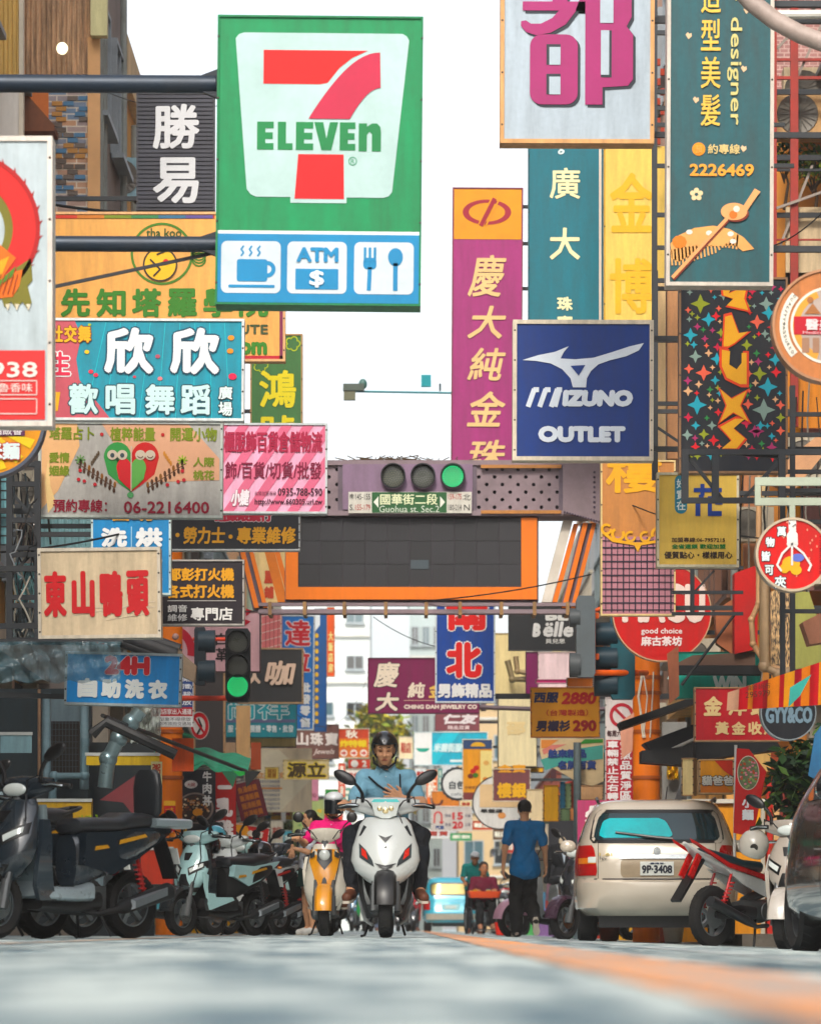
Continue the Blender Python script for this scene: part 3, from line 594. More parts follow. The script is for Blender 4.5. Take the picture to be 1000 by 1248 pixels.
for dz in (.16,-.16): 
    m=MB(); m.tube([(-.02,0,dz),(.16,0,dz)],.12,18); m.build('hood',M('#2a3b46',.5,0,.25),t2)
m=MB(); a=P3(190,851,41.2); b=P3(285,851,41.2); m.tube([(0,0,0),b-a],.028,8); m.tube([P3(235,779,41.2)-a,P3(280,779,41.2)-a],.02,8); o=m.build('signal_arm',M('#d9502a',.5,0,.3)); o.location=a; o['label']='orange pipe arm carrying the left traffic light'; o['category']='pipe'
t3=headS('grey traffic light seen from the side with tall rounded back, right of the Belle sign',713,776,.86,40.6,'#5c6468',.2)
for dz,w in ((.2,.1),(-.3,.13)):
    m=MB(); m.tube([(-.06,0,dz),(-.17,0,dz)],w,18); m.build('hood',M('#4b5053',.45,0,.25),t3)
t4=headS('dark teal traffic light with stacked hoods beside the orange pipe',758,800,.92,41,'#1d5560',.26)
for dz in (.24,-.02,-.3):
    m=MB(); m.tube([(-.06,0,dz),(-.3,0,dz)],.125,18); m.build('hood',M('#16323f',.45,0,.25),t4)
m=MB(); a=P3(722,820,40.8); m.tube([a-a,P3(722,745,40.8)-a,P3(735,741,40.8)-a],.03,10); m.tube([a-a,P3(775,820,41)-a,P3(787,820,43.7)-a],.032,10)
for py in (750,800): m.box(P3(716,py,40.8).x-a.x,P3(729,py,40.8).x-a.x,-.05,.04,P3(0,py+4,40.8).z-a.z,P3(0,py-3,40.8).z-a.z)
o=m.build('signal_arm',M('#ee6f1c',.5,0,.3)); o.location=a; o['label']='bright orange bent pipe arm between the two right traffic lights'; o['category']='pipe'
# CCTV mast between left and right signs
a=P3(553,479,62); m=MB(); m.tube([(0,0,0),P3(428,477,62)-a],.018,8); o=thing('camera_mast','teal camera mast sticking out over the open sky','camera mast',a); m.build('arm',M('#2b7f86',.5,.2),o)
q=P3(433,475,62)-a; MB().box(q.x-.2,q.x+.14,-.08,.08,q.z-.02,q.z+.09).build('camera_body',M('#5f6a62',.5),o,0); MB().ell((q.x+.12,0,q.z+.09),(.07,.06,.09)).build('dome',M('#4f7a74',.4),o)
MB().box(q.x-.19,q.x,-.06,.06,q.z-.17,q.z-.025).build('sensor_box',M('#7c7d68',.5),o,0); q=P3(519,470,62)-a; MB().box(q.x-.08,q.x+.08,-.05,.05,q.z-.02,q.z+.17).build('control_box',M('#1f9aa5',.5),o,0)
q=P3(536,472,62)-a; MB().tube([(q.x,0,q.z-.06),(q.x,0,q.z+.06)],.02,6).build('bolt',M('#3a4a4c',.5),o)
# ---------------------------------------------------------------- signs, left side (nearest first)
W_='#f4f2ea'
s=Sign('hanging_sign','white lightbox with a red dragon picture and red phone panel at the left edge',(-150,170,66,522),22.5,'#cad6da',frame='#f3e9df',fw=6,t=.18,side='L',arms=(210,480))
s.arc(-42,282,60,92,-88,60,'#d5403f',1,ry=.98,n=30); s.arc(-32,284,40,60,-75,75,'#7f7a3a',0,ry=1.1,n=30); s.arc(-42,282,88,93,-70,40,'#b02f30',2,n=24)
for a in range(-70,60,11):
    c,t_=math.cos(math.radians(a)),math.sin(math.radians(a)); s.poly([(90*c-42,282+90*t_),(97*c+3*t_-42,282+97*t_-4*c),(90*c-6*t_-42,282+90*t_+6*c)],'#a52c2e',1)
s.poly([(-40,330),(0,300),(22,318),(8,338),(30,332),(26,352),(18,365),(-40,372)],'#ec7d31',3); s.poly([(-20,332),(14,316),(2,345)],'#f2b332',4); s.poly([(0,348),(22,328),(18,340),(2,352)],'#5c8a3c',5)
for i in range(7): s.line([(-18+i*6,362),(-6+i*5,338)],1.2,'#9d4a24',6)
s.poly([(22,330),(40,318),(42,345),(36,352),(41,372),(36,380),(30,371),(22,379),(16,371),(8,378),(4,366),(24,358)],'#7f7a3a',2)
for x in (12,23,37): s.poly([(x-3,374),(x+3,374),(x,382)],'#eadfc5',3)
s.poly([(-144,430),(57,430),(57,514),(-144,514)],'#dd4b4b',1); s.t_('2938',-30,444,48,463,'#fbe9e2',b=.6,L=2,n=5)
for (a,b) in ((467,484),(489,507)):
    s.line([(-140,a),(47,a)],1.2,'#f6ded8',3); s.line([(-140,b),(47,b)],1.2,'#f6ded8',3); s.line([(47,a),(47,b)],1.2,'#f6ded8',3)
s.t_('麻辣魯香味',-28,470,42,481,'#fbe9e2',L=3); s.end()
s=Sign('hanging_sign','big green and white store sign with a red 7, cup, ATM and cutlery squares',(265,25,514,376),26,'#1d8c5b',frame='#1d7f52',fw=2.5,t=.26,roll=.55,side='L',wallx=-4.7,arms=(),facekw=dict(dirt=.3))
# local shapes drawn in photo pixels (before roll)
s.poly([(x,y) for x,y in [(287,53),(291,48),(297,46),(489,46),(494,49),(497,54),(478,238),(474,243),(468,245),(423,245),(423,252),(355,252),(355,245),(313,245),(307,242),(302,236)]],'#bcd4d0',1)
s.poly([(321,67),(447,67),(428,76),(413,88),(399,106),(390,108),(321,108)],'#e23b3c',2)
pts=[(465,68)]+[(465-0,68)]
ar1=[(376+ (462-376)*t, 150-(150-69)*(math.sin(t*math.pi/2)**.95)) for t in np.linspace(0,1,14)]
ar2=[(426+(463-426)*t,150-(150-112)*(math.sin(t*math.pi/2)**.95)) for t in np.linspace(0,1,10)]
s.poly([(float(a),float(b)) for a,b in ar1]+[(float(a),float(b)) for a,b in ar2[::-1]],'#bb3a50',3)
s.poly([(364,193),(419,193),(420,247),(360,247)],'#dd2f3c',2)
GE='#12804c'
def blkE(x0,x1,y0=154,y1=188): s.poly([(x0,y0),(x1,y0),(x1,y0+8),(x0+10,y0+8),(x0+10,y0+13),(x1-1,y0+13),(x1-1,y0+21),(x0+10,y0+21),(x0+10,y1-8),(x1,y1-8),(x1,y1),(x0,y1)],GE,2)
blkE(314,334); s.poly([(339,154),(349,154),(349,180),(357,180),(357,188),(339,188)],GE,2); blkE(361,382); s.poly([(383,154),(394,154),(398,174),(402,154),(412,154),(404,188),(392,188)],GE,2); blkE(414,433)
s.poly([(437,155),(447,155),(447,159),(453,155),(459,155),(463,159),(464,166),(464,189),(453,189),(453,168),(450,165),(447,169),(447,189),(437,189)],GE,2)
s.arc(430,201,4.2,5.2,0,360,'#2f8f63',2); s.t_('R',427.8,198.5,432.2,203.8,'#2f8f63')
s.poly([(267,286),(513,286),(513,290),(267,290)],'#e8f2f0',1); s.poly([(267,290),(513,290),(513,373),(267,373)],'#2a87b5',1)
for x0 in (272,352,433): s.rr(x0,299,x0+72,362,7,'#d3dde2',2)
B='#2a87b5'
s.rr(291,321,328,348,3,B,3); s.arc(328,333,5,10,-90,90,B,3,n=14); s.rr(281,352,337,355.5,1,B,3)
for x in (297,307,317): s.line([(x+2,305),(x-1,309),(x+2,313),(x-1,317)],2,B,3)
s.t_('ATM',363,306,414,324,B,b=1.2,L=3); s.rr(362,332,414,357,1,B,3); s.t_('$',379,334,397,355,'#e6eef2',b=.8,L=4)
s.line([(452,330),(451,357)],5,B,3); s.rr(444,318,460,332,5,B,3)
for x in (446,452,458): s.line([(x,306),(x,322)],3,B,4)
s.el(483,317,9,11,B,3); s.line([(483,325),(483,357)],5.5,B,3); s.end()
sv=s
m=MB(); o=P3(267,0,26.2)
r=thing('pipe_outrigger','pair of thick dark horizontal pipes carrying the green and white 7 sign','pipe bracket',(P3(267,200,26.15)))
for i,(py,rr_) in enumerate(((102,.062),(297,.054))):
    z=Z(py,26.15)-r.location.z; MB().tube([(-3.4,0,z+.01),(-.02,0,z-.005)],rr_,16).build('arm_pipe',M('#22303f',.4,.3,.3,3),r)
    m=MB(); m.prism([(-.16,z+rr_*.6),(.02,z+rr_*1.7),(.02,z-rr_*1.9),(-.16,z-rr_*.6)],-.03,.03); m.build('flange_plate',M('#1b222c',.5,.3),r,0)
MB().bar((P3(262,308,26.2)-r.location),(P3(60,352,26.2)-r.location+Vector((-.6,0,-.12))),.022).build('stay_rod',M('#20242a',.5,.3),r,0)
s=Sign('hanging_sign','yellow and orange round sign with sun rays under the dragon sign',(-86,455,57,570),27,'#f2a51f',frame='#4c5566',fw=4,shape='disc',side='L',arms=())
for i in range(16):
    a=math.radians(i*22.5); b_=math.radians(i*22.5+11); s.poly([(-15,520),(-15+64*math.cos(a),513+64*math.sin(a)),(-15+64*math.cos(b_),513+64*math.sin(b_))],'#f9d24a',1)
s.rr(-40,520,32,533,2,'#5c2b52',3); s.t_('麻油飯香',-20,522,29,532,'#f0e8ea',L=4,b=.2,n=5); s.t_('米麵',-16,541,26,562,'#e8f4f4',L=4,b=1,o='#c3423a',ow=1.2); s.end()
s=Sign('hanging_sign','dark slatted sign with two large white characters beside the green store sign',(167,115,262,258),40,'#3a3b46',frame='#4a4a50',fw=2,side='L',arms=(240,))
for i in range(27):
    z=118+i*5.1; MB().box(-s.hw+.02,s.hw-.02,-s.t/2-.016,-s.t/2-.001,(s.cy-z-3.6)*s.k,(s.cy-z)*s.k).build('slat',M('#3f404b',.55,.1,.3,3),s.root,0)
s.yf-=.02; s.t_('勝',187,129,244,184,'#e9eaec',b=1.5); s.t_('易',187,194,243,250,'#e9eaec',b=1.6); s.end()
s=Sign('hanging_sign','long orange tarot school sign with green characters behind the store sign',(40,260,348,442),36,'#f6b473',frame='#e8b98c',fw=3,side='L',arms=(275,430))
s.poly([(60,264),(262,264),(262,268),(60,268)],'#b8433a',1)
for i,c in enumerate(('#c54335','#c77b2c','#7a8a33','#3f7d4e','#3a6a86','#5a4a86')): s.poly([(62+i*33,264),(62+i*33+33,264),(62+i*33+33,268),(62+i*33,268)],c,2)
s.arc(198,311,35,38,0,360,'#4c7a2c',1,n=40); s.el(196,324,20,19,'#f3c02c',2); s.arc(196,324,19,21,0,360,'#3a2a1a',3,n=30); s.el(203,321,3.4,3.4,'#d2342c',5); s.line([(184,318),(196,330),(188,338)],2,'#3a2a1a',4); s.line([(192,312),(202,308)],2,'#3a2a1a',4)
s.t_('tha koo',179,280,222,291,'#33501f',b=.3,n=5)
for a in range(6): s.arc(243,300+a*3.6,7,9,0,300,'#4c7a2c',1,n=10)
G='#3d7a2c'
for i,c in enumerate('先知塔羅學院'):
    x=75+i*43.3; s.t_(c,x,353,x+36,388,G,b=1.4)
s.t_('INSTITUTE',232,397,327,409,'#3a4a2a',b=.5,n=5); s.t_('.com',276,418,326,434,G,b=1.4); s.poly([(341,345),(345,345),(345,439),(341,439)],'#7a2a4a',1); s.poly([(60,435),(345,435),(345,439),(60,439)],'#b3303a',1); s.end()
s=Sign('hanging_sign','teal banner sign for a dance and singing square with big white characters',(61,390,298,514),30,'#1598ac',frame='#eef2f0',fw=3,side='L',arms=(400,505),roll=.3,facekw=dict(dirt=.35))
s.poly([(64,393),(92,393),(100,412),(94,440),(98,465),(118,490),(135,511),(64,511)],'#c4626c',1); 
for i in range(9): s.line([(130+i*18,395),(105+i*22,511)],.8,'#3cc0cc',.5)
for i,c in enumerate('社交舞'): s.t_(c,62+i*17,399,78+i*17,420,'#f0b52a',b=.8,o='#7c3a2a',ow=.9,L=2)
s.t_('生',62,431,87,460,'#d8445a',b=1,o='#f5f0ee',ow=1.6,L=2); s.poly([(64,480),(75,480),(72,503),(64,503)],'#f0b52a',2)
for x in (128,208): s.t_('欣',x,401,x+60,458,'#f2f7f6',b=2.6,o='#1f4a5e',ow=2,L=2)
for i,c in enumerate('歡唱舞蹈'): 
    x=(85,130,178,221)[i]; s.t_(c,x,470,x+36,507,'#d3eeec',b=1.2,o='#27505c',ow=1.6,L=2)
s.t_('廣',267,472,284,488,'#e4f3f0',b=.5,o='#23343c',ow=1.1,L=2); s.t_('場',267,491,284,508,'#e4f3f0',b=.5,o='#23343c',ow=1.1,L=2)
for x,y,c,q in ((282,413,'#ef9a2c',4),(281,429,'#ef9a2c',4),(284,460,'#e0305a',5),(196,463,'#e58a8c',3),(112,455,'#e0485a',3),(118,459,'#e0485a',3),(107,431,'#efc54a',3),(193,436,'#b05a6a',3),(165,461,'#c94a5a',2),(110,398,'#b9c34a',2)): s.el(x,y,q,q*.8,c,2,n=12)
s.end()
s=Sign('hanging_sign','worn silver tarot sign with a green and red owl heart and phone number 06-2216400',(48,515,272,632),31.6,'#bcb9b4',frame='#c9cfc8',fw=3,side='L',arms=(525,622),facekw=dict(rough=.2,dirt=.35),roll=.3)
s.poly([(52,518),(95,518),(98,545),(72,600),(52,622)],'#e8b98c',.3); s.poly([(125,518),(230,518),(268,560),(268,586),(140,590),(150,560)],'#d9a98c',.2); s.poly([(60,560),(63,595),(70,615),(60,627),(56,590)],'#f5cf9a',.6)  # warm reflections on the silver face, painted as flat colour patches
OG='#7c8a1c'
for i,(a,b) in enumerate((('塔羅占卜',(61,522,116,538)),('植粹能量',(135,522,190,539)),('開運小物',(208,522,265,539)))): s.t_(a,*b,OG,b=.5,n=5)
for x in (125,199): s.el(x,531,2.2,2.2,'#b02a30',2)
for t,(a,b,c,e) in (('愛情',(61,553,86,566)),('姻緣',(61,569,86,582)),('人際',(236,558,262,570)),('桃花',(236,574,262,586))): s.t_(t,a,b,c,e,OG,b=.5,n=5)
def heart(cx,cy,w,h,c1,c2,L):
    for sg,c in ((-1,c1),(1,c2)):
        pts=[(cx,cy-h*.18)]
        for i in range(13):
            a=math.pi*i/12; pts.append((cx+sg*(w*.25-w*.25*math.cos(a)),cy-h*.18-h*.3*math.sin(a)))
        pts+= [(cx+sg*w*.42,cy+h*.15),(cx+sg*w*.2,cy+h*.35),(cx,cy+h*.5)]
        s.poly(pts,c,L)
heart(161,570,67,62,'#3f8f4c','#c02c30',1); heart(161,579,36,40,'#c9303a','#6aa85a',3)
for x,l in ((138,1),(150,1),(172,0),(184,0)):
    s.el(x,556,6.2,6,'#cdbfae',4)
    if l: s.el(x,556.5,2.6,2.8,'#3d4a52',5)
    else: s.arc(x,556,3,4,20,160,'#5a3a30',5,n=8)
s.poly([(142,560),(146,560),(144,564)],'#22262a',6); s.poly([(160.3,545),(161.7,545),(161.7,600),(160.3,600)],'#c9bba8',5)
for sg in (-1,1):
    for i in range(9):
        x=161+sg*(20+i*5.2); y=596-i*3.4; s.line([(x,y),(x+sg*5.2,y-3.4)],1,'#5a3a26',1); s.el(x,y-4,1.8,3.6,'#5a3a26' if i%3 else '#8a5a2a',2,n=8); s.el(x+sg*1,y+3,1.8,3.2,'#4a3022',2,n=8)
    for a,b in ((62,-5),(57,8),(64,6),(44,12),(-0,0)):
        if a: s.el(161+sg*a,580+b,2.3,2.3,'#b9303a',3,n=10)
    for i in range(5): s.el(161+sg*(48-i*2),566-i*3,1.4,3.2,'#5a4a3a' if sg<0 else '#c98a4a',2,n=8)
    for a in range(8): s.line([(161+sg*62,562),(161+sg*62+6*math.cos(a*.785),562+6*math.sin(a*.785))],1.4,'#6f9a5a' if sg<0 else '#9ab83a',2)
s.el(160,604.5,4,3.6,'#5fa06a',2)
s.t_('預約專線：',66,610,132,626,'#8f2238',b=.4,n=5); s.t_('06-2216400',152,612,256,627,'#8f2238',b=.5,n=5); s.end()
s=Sign('hanging_sign','pink diagonal-striped clothing wholesale sign with a web address',(270,517,399,627),33.5,'#f0b4cc',frame='#c9cfcf',fw=2.5,side='L',arms=(527,617),roll=.2)
for i in range(-3,8):
    a=272+i*26
    q=[(a,625),(a+13,625),(a+13+72,519),(a+72,519)]
    # clip to the panel
    def clip(q,x0,x1):
        out=[]
        for lim,keep in ((x0,lambda p,l:p[0]>=l),(x1,lambda p,l:p[0]<=l)):
            res=[]
            for j in range(len(q)):
                p,n_=q[j],q[(j+1)%len(q)]
                if keep(p,lim): res.append(p)
                if keep(p,lim)!=keep(n_,lim):
                    t=(lim-p[0])/(n_[0]-p[0]); res.append((lim,p[1]+t*(n_[1]-p[1])))
            q=res
            if not q: return q
        return q
    q=clip(q,273,396)
    if len(q)>2: s.poly(q,'#d4708a',1)
s.t_('專櫃服飾百貨倉儲物流'[1:],273,527,393,553,'#a01c44',b=.6,L=2); s.t_('飾/百貨/切貨/批發',275,564,392,585,'#7d1c3c',b=.3,L=2)
s.t_('小婕',282,598,305,618,'#f4e6ea',b=.6,L=2,sh=.2,o='#a58a92',ow=.6); s.t_('批發加盟專線',311,600,337,605,'#5a2436',L=2); s.t_('0935-788-590',339,596,393,605.5,'#4a1c30',b=.2,n=5,L=2); s.t_('http://www.660305.url.tw',311,609,393,618,'#4a1c30',b=.2,n=5,L=2)
s.end()
s=Sign('hanging_sign','narrow green vertical sign with yellow neon-like characters against the sky',(305,408,369,600),45,'#4e7d4c',frame='#c9a57c',fw=2,side='L',arms=(420,500))
Yn='#f2e04a'; s.t_('鴻',316,452,361,498,Yn,b=1.2,o='#3c6a3a',ow=.8); s.t_('號',316,507,361,552,Yn,b=1.2)
for cx,cy in ((357,420),(318,446)):
    for a in range(5): s.arc(cx+5*math.cos(a*1.257),cy+5*math.sin(a*1.257),3.2,4.4,a*72-100,a*72+100,'#cfdc52',1,n=10)
s.end()
s=Sign('hanging_sign','small blue laundry sign with white characters hanging behind the duck shop sign',(112,631,209,726),35,'#1b8fc9',frame='#d5e8e8',fw=2.5,side='L',arms=(650,))
s.el(156,628,30,7,'#1f4fa0',1); s.t_('自助',138,622,188,636,'#efb12a',b=.8,L=3); s.t_('洗',124,644,156,668,'#f2f6f6',b=1.6,L=2); s.t_('烘',166,644,199,668,'#f2f6f6',b=1.6,L=2); s.line([(161,643),(161,669)],.8,'#bfe0ee',2); s.t_('衣乾',124,675,199,716,'#eef4f4',b=1.6,L=2); s.end()
s=Sign('hanging_sign','long black watch repair sign with gold characters',(208,627,366,672),38,'#23252c',frame='#c9cccb',fw=2,side='L',arms=(640,))
s.t_('鐘錶眼鏡行',262,622,332,637,'#c8324a',b=1,o='#e9e2e2',ow=.8,L=2); s.el(217,653,2.6,2.6,'#efb02c',2); s.el(281.5,655,2.6,2.6,'#efb02c',2)
for t,a,b in (('勞力士',224,275),('專業維修',289,361)): s.t_(t,a,643,b,664,'#efb02c',b=.7,L=2,sh=.05)
s.end()
s=Sign('hanging_sign','black lighter shop sign with gold and white characters over a thin rule',(185,683,298,763),36,'#272129',frame='#b9b4ae',fw=2,side='L',arms=(700,))
s.t_('都彭打火機',205,693,286,709,'#e2a62f',b=.7); s.t_('各式打火機',203,713,286,730,'#e2a62f',b=.7); s.line([(205,733),(288,733)],.8,'#cfc9c4',2); s.t_('調音',205,738,229,747,'#e6e3e0',b=.2,n=5); s.t_('維修',205,749,229,758,'#e6e3e0',b=.2,n=5); s.t_('專門店',233,741,284,757,'#eceae6',b=.5); s.end()
s=Sign('hanging_sign','cream duck-head shop sign with four tall red characters',(48,669,197,779),30,'#dcc9ac',frame='#d7cdbd',fw=4,t=.2,side='L',arms=(690,760),roll=-.7,facekw=dict(dirt=.4))
for i,c in enumerate('東山鴨頭'):
    x=(55,89,123,155)[i]; s.t_(c,x,697,x+28,753,'#c22435',b=1.9)
s.line([(90,742),(190,742)],.6,'#e6d8c4',1); s.line([(90,751),(190,735)],.6,'#e6d8c4',1); s.line([(130,757),(185,749)],.5,'#ead9c4',1); s.end()  # pale lines paint the diagonal shading across the face
s=Sign('hanging_sign','blue 24H self-service laundry sign tilted behind the plastic awning',(80,796,222,861),33,'#2a90d4',frame='#a9b4b6',fw=3,side='L',arms=(850,),roll=1.5)
s.t_('24H',128,800,183,823,'#c02838',b=2,L=2,o='#e0d9dc',ow=.8)
for i,c in enumerate('自助洗衣'): s.t_(c,96+i*28.5,828,120+i*28.5,852,'#eef3f2',b=1.6,L=2)
s.end()
s=Sign('notice_sign','navy, white and red parking notice board above the orange pillar',(184,818,236,886),42.5,'#2b4a8a',frame='#d9d9d9',fw=1,t=.04,side=None)
s.poly([(184,862),(236,862),(236,873),(184,873)],'#b82c36',1); s.poly([(184,873),(236,873),(236,885),(184,885)],'#ececec',1)
for i,t in enumerate(('每日時段','(通行證)','進入路段)','開放')): s.t_(t,215-(i%2)*4,824+i*9.5,234,831+i*9.5,'#eceef4',b=.2,n=5)
s.t_('保留店家出入通道',186,864,234,871,'#f2eaea',b=.15,n=5,L=2); s.t_('大型車不得停放',188,874.5,233,879,'#333',L=2); s.t_('臺南市政府交通局',188,880,233,884.5,'#333',L=2); s.end()
s=Sign('road_sign','round no-turning sign with a thick red ring at the left',(225,857,259,912),44.3,'#e6dfdc',frame='#c9c0bb',fw=1,shape='disc',yaw=50,t=.02,side=None,group=None)
s.arc(s.cx,s.cy,11,16,0,360,'#c2283a',1,n=40); s.line([(232,875),(252,895)],3,'#c2283a',2); s.line([(238,895),(246,885),(240,876)],3,'#222',1); s.end()
s=Sign('hanging_sign','pink leather goods panel behind the front-facing green traffic light',(195,745,318,820),48,'#f0c3ca',frame='#4a3438',fw=1.5,side='L',arms=())
s.arc(205,795,24,34,-90,10,'#c92c44',1); s.t_('白',263,772,278,787,'#2b2226',b=.4,n=5); s.t_('革',263,790,278,807,'#2b2226',b=.4,n=5); s.poly([(300,742),(308,745),(300,752)],'#c92c44',1); s.poly([(298,755),(306,758),(299,763)],'#c92c44',1); s.end()
s=Sign('hanging_sign','dark slate coffee sign with raised cream characters and a tan border',(290,790,370,858),52,'#3a3b3d',frame='#b59878',fw=2,side='L',arms=(810,),facekw=dict(rough=.7))
s.t_('咖',323,806,361,836,'#e9cdb8',b=1.1,ext=.04,o='#6b5648',ow=.6,sh=.15); s.t_('人',303,818,318,834,'#e9cdb8',b=1.3); 
for x in (304,318,332,346): s.line([(x,793),(x,855)],.5,'#2a2b2d',.2)
s.end()
s=Sign('wall_panel','tall dark wooden shop panel behind the red-ringed road sign',(236,815,275,925),54,'#4a4444',frame='#c9a27c',fw=2.5,side='L',arms=(),cat='panel')
s.line([(240,850),(272,850)],.8,'#332e2e',1); s.end()
s=Sign('hanging_sign','teal clothing wholesale sign with outlined white characters',(272,856,362,899),58,'#1593a0',frame='#1f6f78',fw=1,side='L',arms=(880,))
s.t_('尚祥',279,852,352,877,'#1aa5b0',b=.4,o='#e9f4f4',ow=1.1,L=2); s.poly([(274,877),(360,877),(360,881),(274,881)],'#6d6f92',1); s.t_('服・公司團體・零售・批發',278,884,358,893,'#eaf6f4',b=.25,n=5,L=2); s.end()
s=Sign('hanging_sign','plain cream lightbox right below the teal wholesale sign',(303,899,361,911),58.5,'#f0d9a0',frame='#4a4038',fw=.8,side='L',arms=()); s.end()
s=Sign('hanging_sign','blue vertical wholesale sign with red character on top',(342,750,383,890),64,'#1c7cc9',frame='#e4eef2',fw=1.5,side='L',arms=(765,),roll=.6)
s.t_('達',347,756,378,788,'#c9283c',b=.9,o='#f2f2f2',ow=1); s.t_('拉',352,792,378,820,'#c9283c',b=.9,o='#f2f2f2',ow=1)
s.col('批發零售',366,379,832,887,'#f2f6f8',b=.7); s.end()
s=Sign('hanging_sign','navy vertical sign with yellow dots between the blue and orange ones',(383,742,398,892),70,'#23558f',frame='#2a4a76',fw=.6,side='L',arms=())
for i in range(12): s.el(386,775+i*9.5,2.3,3,'#d9b03a',1,n=10)
s.poly([(384,742),(390,742),(390,762),(384,770)],'#e8eef2',1); s.end()
s=Sign('hanging_sign','slim orange vertical sign left of the white office block',(398,740,408,825),75,'#e3672c',frame='#d9cdb8',fw=.5,side='L',arms=()); s.col('大飯店房',400,406,770,820,'#f3e3a0',b=.3,n=5); s.end()
s=Sign('hanging_sign','brown jewellery sign with white characters and script lettering',(350,883,413,925),72,'#7d5a54',frame='#6a4a46',fw=.7,side='L',arms=(900,))
for i,c in enumerate('山珠寶'): s.t_(c,360+i*18,893,376+i*18,909,'#f1e9e4',b=.7)
s.t_('Design Jewels',354,913,408,921,'#f1e4dc',sh=.35,b=.1,n=5); s.end()
s=Sign('hanging_sign','red and yellow food sign with three white arrows',(412,888,450,924),75,'#c9503a',frame='#efe3c8',fw=.8,side='L',arms=(905,))
s.poly([(413,900),(449,900),(449,923),(413,923)],'#d97a2c',1); s.t_('秋',421,890,436,900,'#f4ecdc',b=.4,L=2); s.t_('炸特報',414,902,447,911,'#f6d43c',b=.5,L=2)
for x in (419,431,443): s.el(x,918,4.4,4.4,'#f2e6dc',2,n=14); s.poly([(x-3,917),(x,917),(x,915),(x+3,918),(x,921),(x,919),(x-3,919)],'#c9402c',3)
s.end()
s=Sign('hanging_sign','tiny pair of white round signs with red rims under the food sign',(424,925,451,937),76,'#d9503e',frame='#e6dfd2',fw=.4,side='L',arms=())
s.el(432,931,4.5,4.5,'#f2f0ea',1); s.t_('2',441,927,447,935,'#f2f0ea',b=.5); s.end()
s=Sign('hanging_sign','gold cut-out character sign in front of the cream arrow sign',(345,926,401,950),62,'#f2dfae',frame='#e9cf94',fw=1,side='L',arms=(),t=.05)
s.t_('源立',350,929,397,948,'#4a3a22',b=.8,o='#f3d566',ow=1.3); s.end()
s=Sign('hanging_sign','tiny yellow lightbox with four characters left of the gold sign',(323,935,340,950),61,'#f3d27a',frame='#f0dfb8',fw=.5,side='L',arms=()); s.t_('龍柏\n嘉豐',326,937,337,948,'#a5742c',b=.2,n=5); s.end()
s=Sign('hanging_sign','large pale arrow-shaped sign with rows of tiny print',(300,912,380,990),66,'#f0dfc4',frame='#e0c090',fw=.1,side='L',arms=(),noframe=True)
s.poly([(301,914),(340,914),(379,950),(342,989),(301,989)],'#f4e8cf',1); s.poly([(301,960),(344,960),(344,962),(301,962)],'#e09a5a',2)
for j in range(7): s.t_('專售各式金飾品項',316,951+j*5.4,341,954.5+j*5.4,'#4a5a8a',L=3)
s.t_('源立珠寶銀樓',303,941,360,949,'#e9b483',b=.5,L=3); s.end()
s=Sign('hanging_sign','pink and green square sign below the gold characters',(366,948,388,976),72,'#e6a0b8',frame='#d98fa8',fw=.6,side='L',arms=()); s.poly([(367,949),(374,949),(374,966),(367,968)],'#3a7a5a',1); s.t_('甜心',376,966,386,972,'#7a2a3a',b=.2,n=5); s.end()
s=Sign('banner','tall green and yellow poster beside the pink rider',(357,974,395,1023),78,'#b9c98c',frame='#a9b48c',fw=.6,side='L',arms=(),cat='banner')
R=random.Random(6)
for i in range(16): x,y=R.uniform(361,389),R.uniform(979,1018); s.poly([(x,y),(x+R.uniform(3,6),y+R.uniform(-2,2)),(x+R.uniform(0,5),y+R.uniform(2,5)),(x-2,y+2)],R.choice(['#e6c24a','#7fa86a','#5f8a5a','#d9d98a']),1)
s.end()
s=Sign('hanging_sign','small plain green sign right of the green and yellow poster',(396,962,412,981),80,'#2f9a4a',frame='#cfd6b8',fw=.6,side='L',arms=()); s.end()
s=Sign('banner','tilted dark red cloth banner with gold menu characters',(288,952,322,998),49,'#6a2230',frame='#5a1c28',fw=.3,t=.012,roll=-14,side=None,cat='banner',noframe=True)
for j in range(4): s.t_('魚飯麵丼'[j]+'湯飯'+'羹',293,957+j*10,317,965+j*10,'#b5703c',b=.25,n=5)
s.end()
s=Sign('banner','red vertical banner with large white characters by the parked scooters',(262,935,288,1028),47,'#b5202e',frame='#8a1c28',fw=.4,t=.012,side=None,cat='banner',noframe=True)
s.t_('一',265,957,283,962,'#f3e9e6',b=1.6); s.t_('乳',263,972,284,996,'#f3e9e6',b=1.4); s.t_('雞',263,999,285,1024,'#f3e9e6',b=1.0); s.end()
s=Sign('banner','black rice bowl banner with a round dish photo and price 80',(213,938,263,1035),46.3,'#1d1f28',frame='#15161c',fw=.4,t=.012,side=None,cat='banner',noframe=True)
s.col('牛肉丼',247,258,940,982,'#ecebe8',b=.4); s.arc(238,985,20,22.5,0,360,'#8a7a72',1,ry=.85,n=40); s.el(238,985,19,16,'#3b2a24',1)
for i in range(60): a,b_=R.uniform(0,6.28),R.uniform(0,1)**.5; s.el(238+17*b_*math.cos(a),984+14*b_*math.sin(a),1.6,1.3,R.choice(['#c98a5a','#e9d6b8','#8a4a32','#d9b08a','#5a3024']),2+(i%4)*.2,n=6)
s.el(241,990,6,4.6,'#f0a02c',4); s.el(233,956,8,5,'#e9e3de',2,n=14); s.t_('大碗',228,954,238,959,'#b0303a',L=4); s.t_('80',216,1007,228,1015,'#e0b04a',b=.6); s.line([(229,1008),(234,1008)],1.2,'#e0b04a',2); s.t_('日式咖啡',212,1019,240,1027,'#a58ac9',b=.4); s.end()
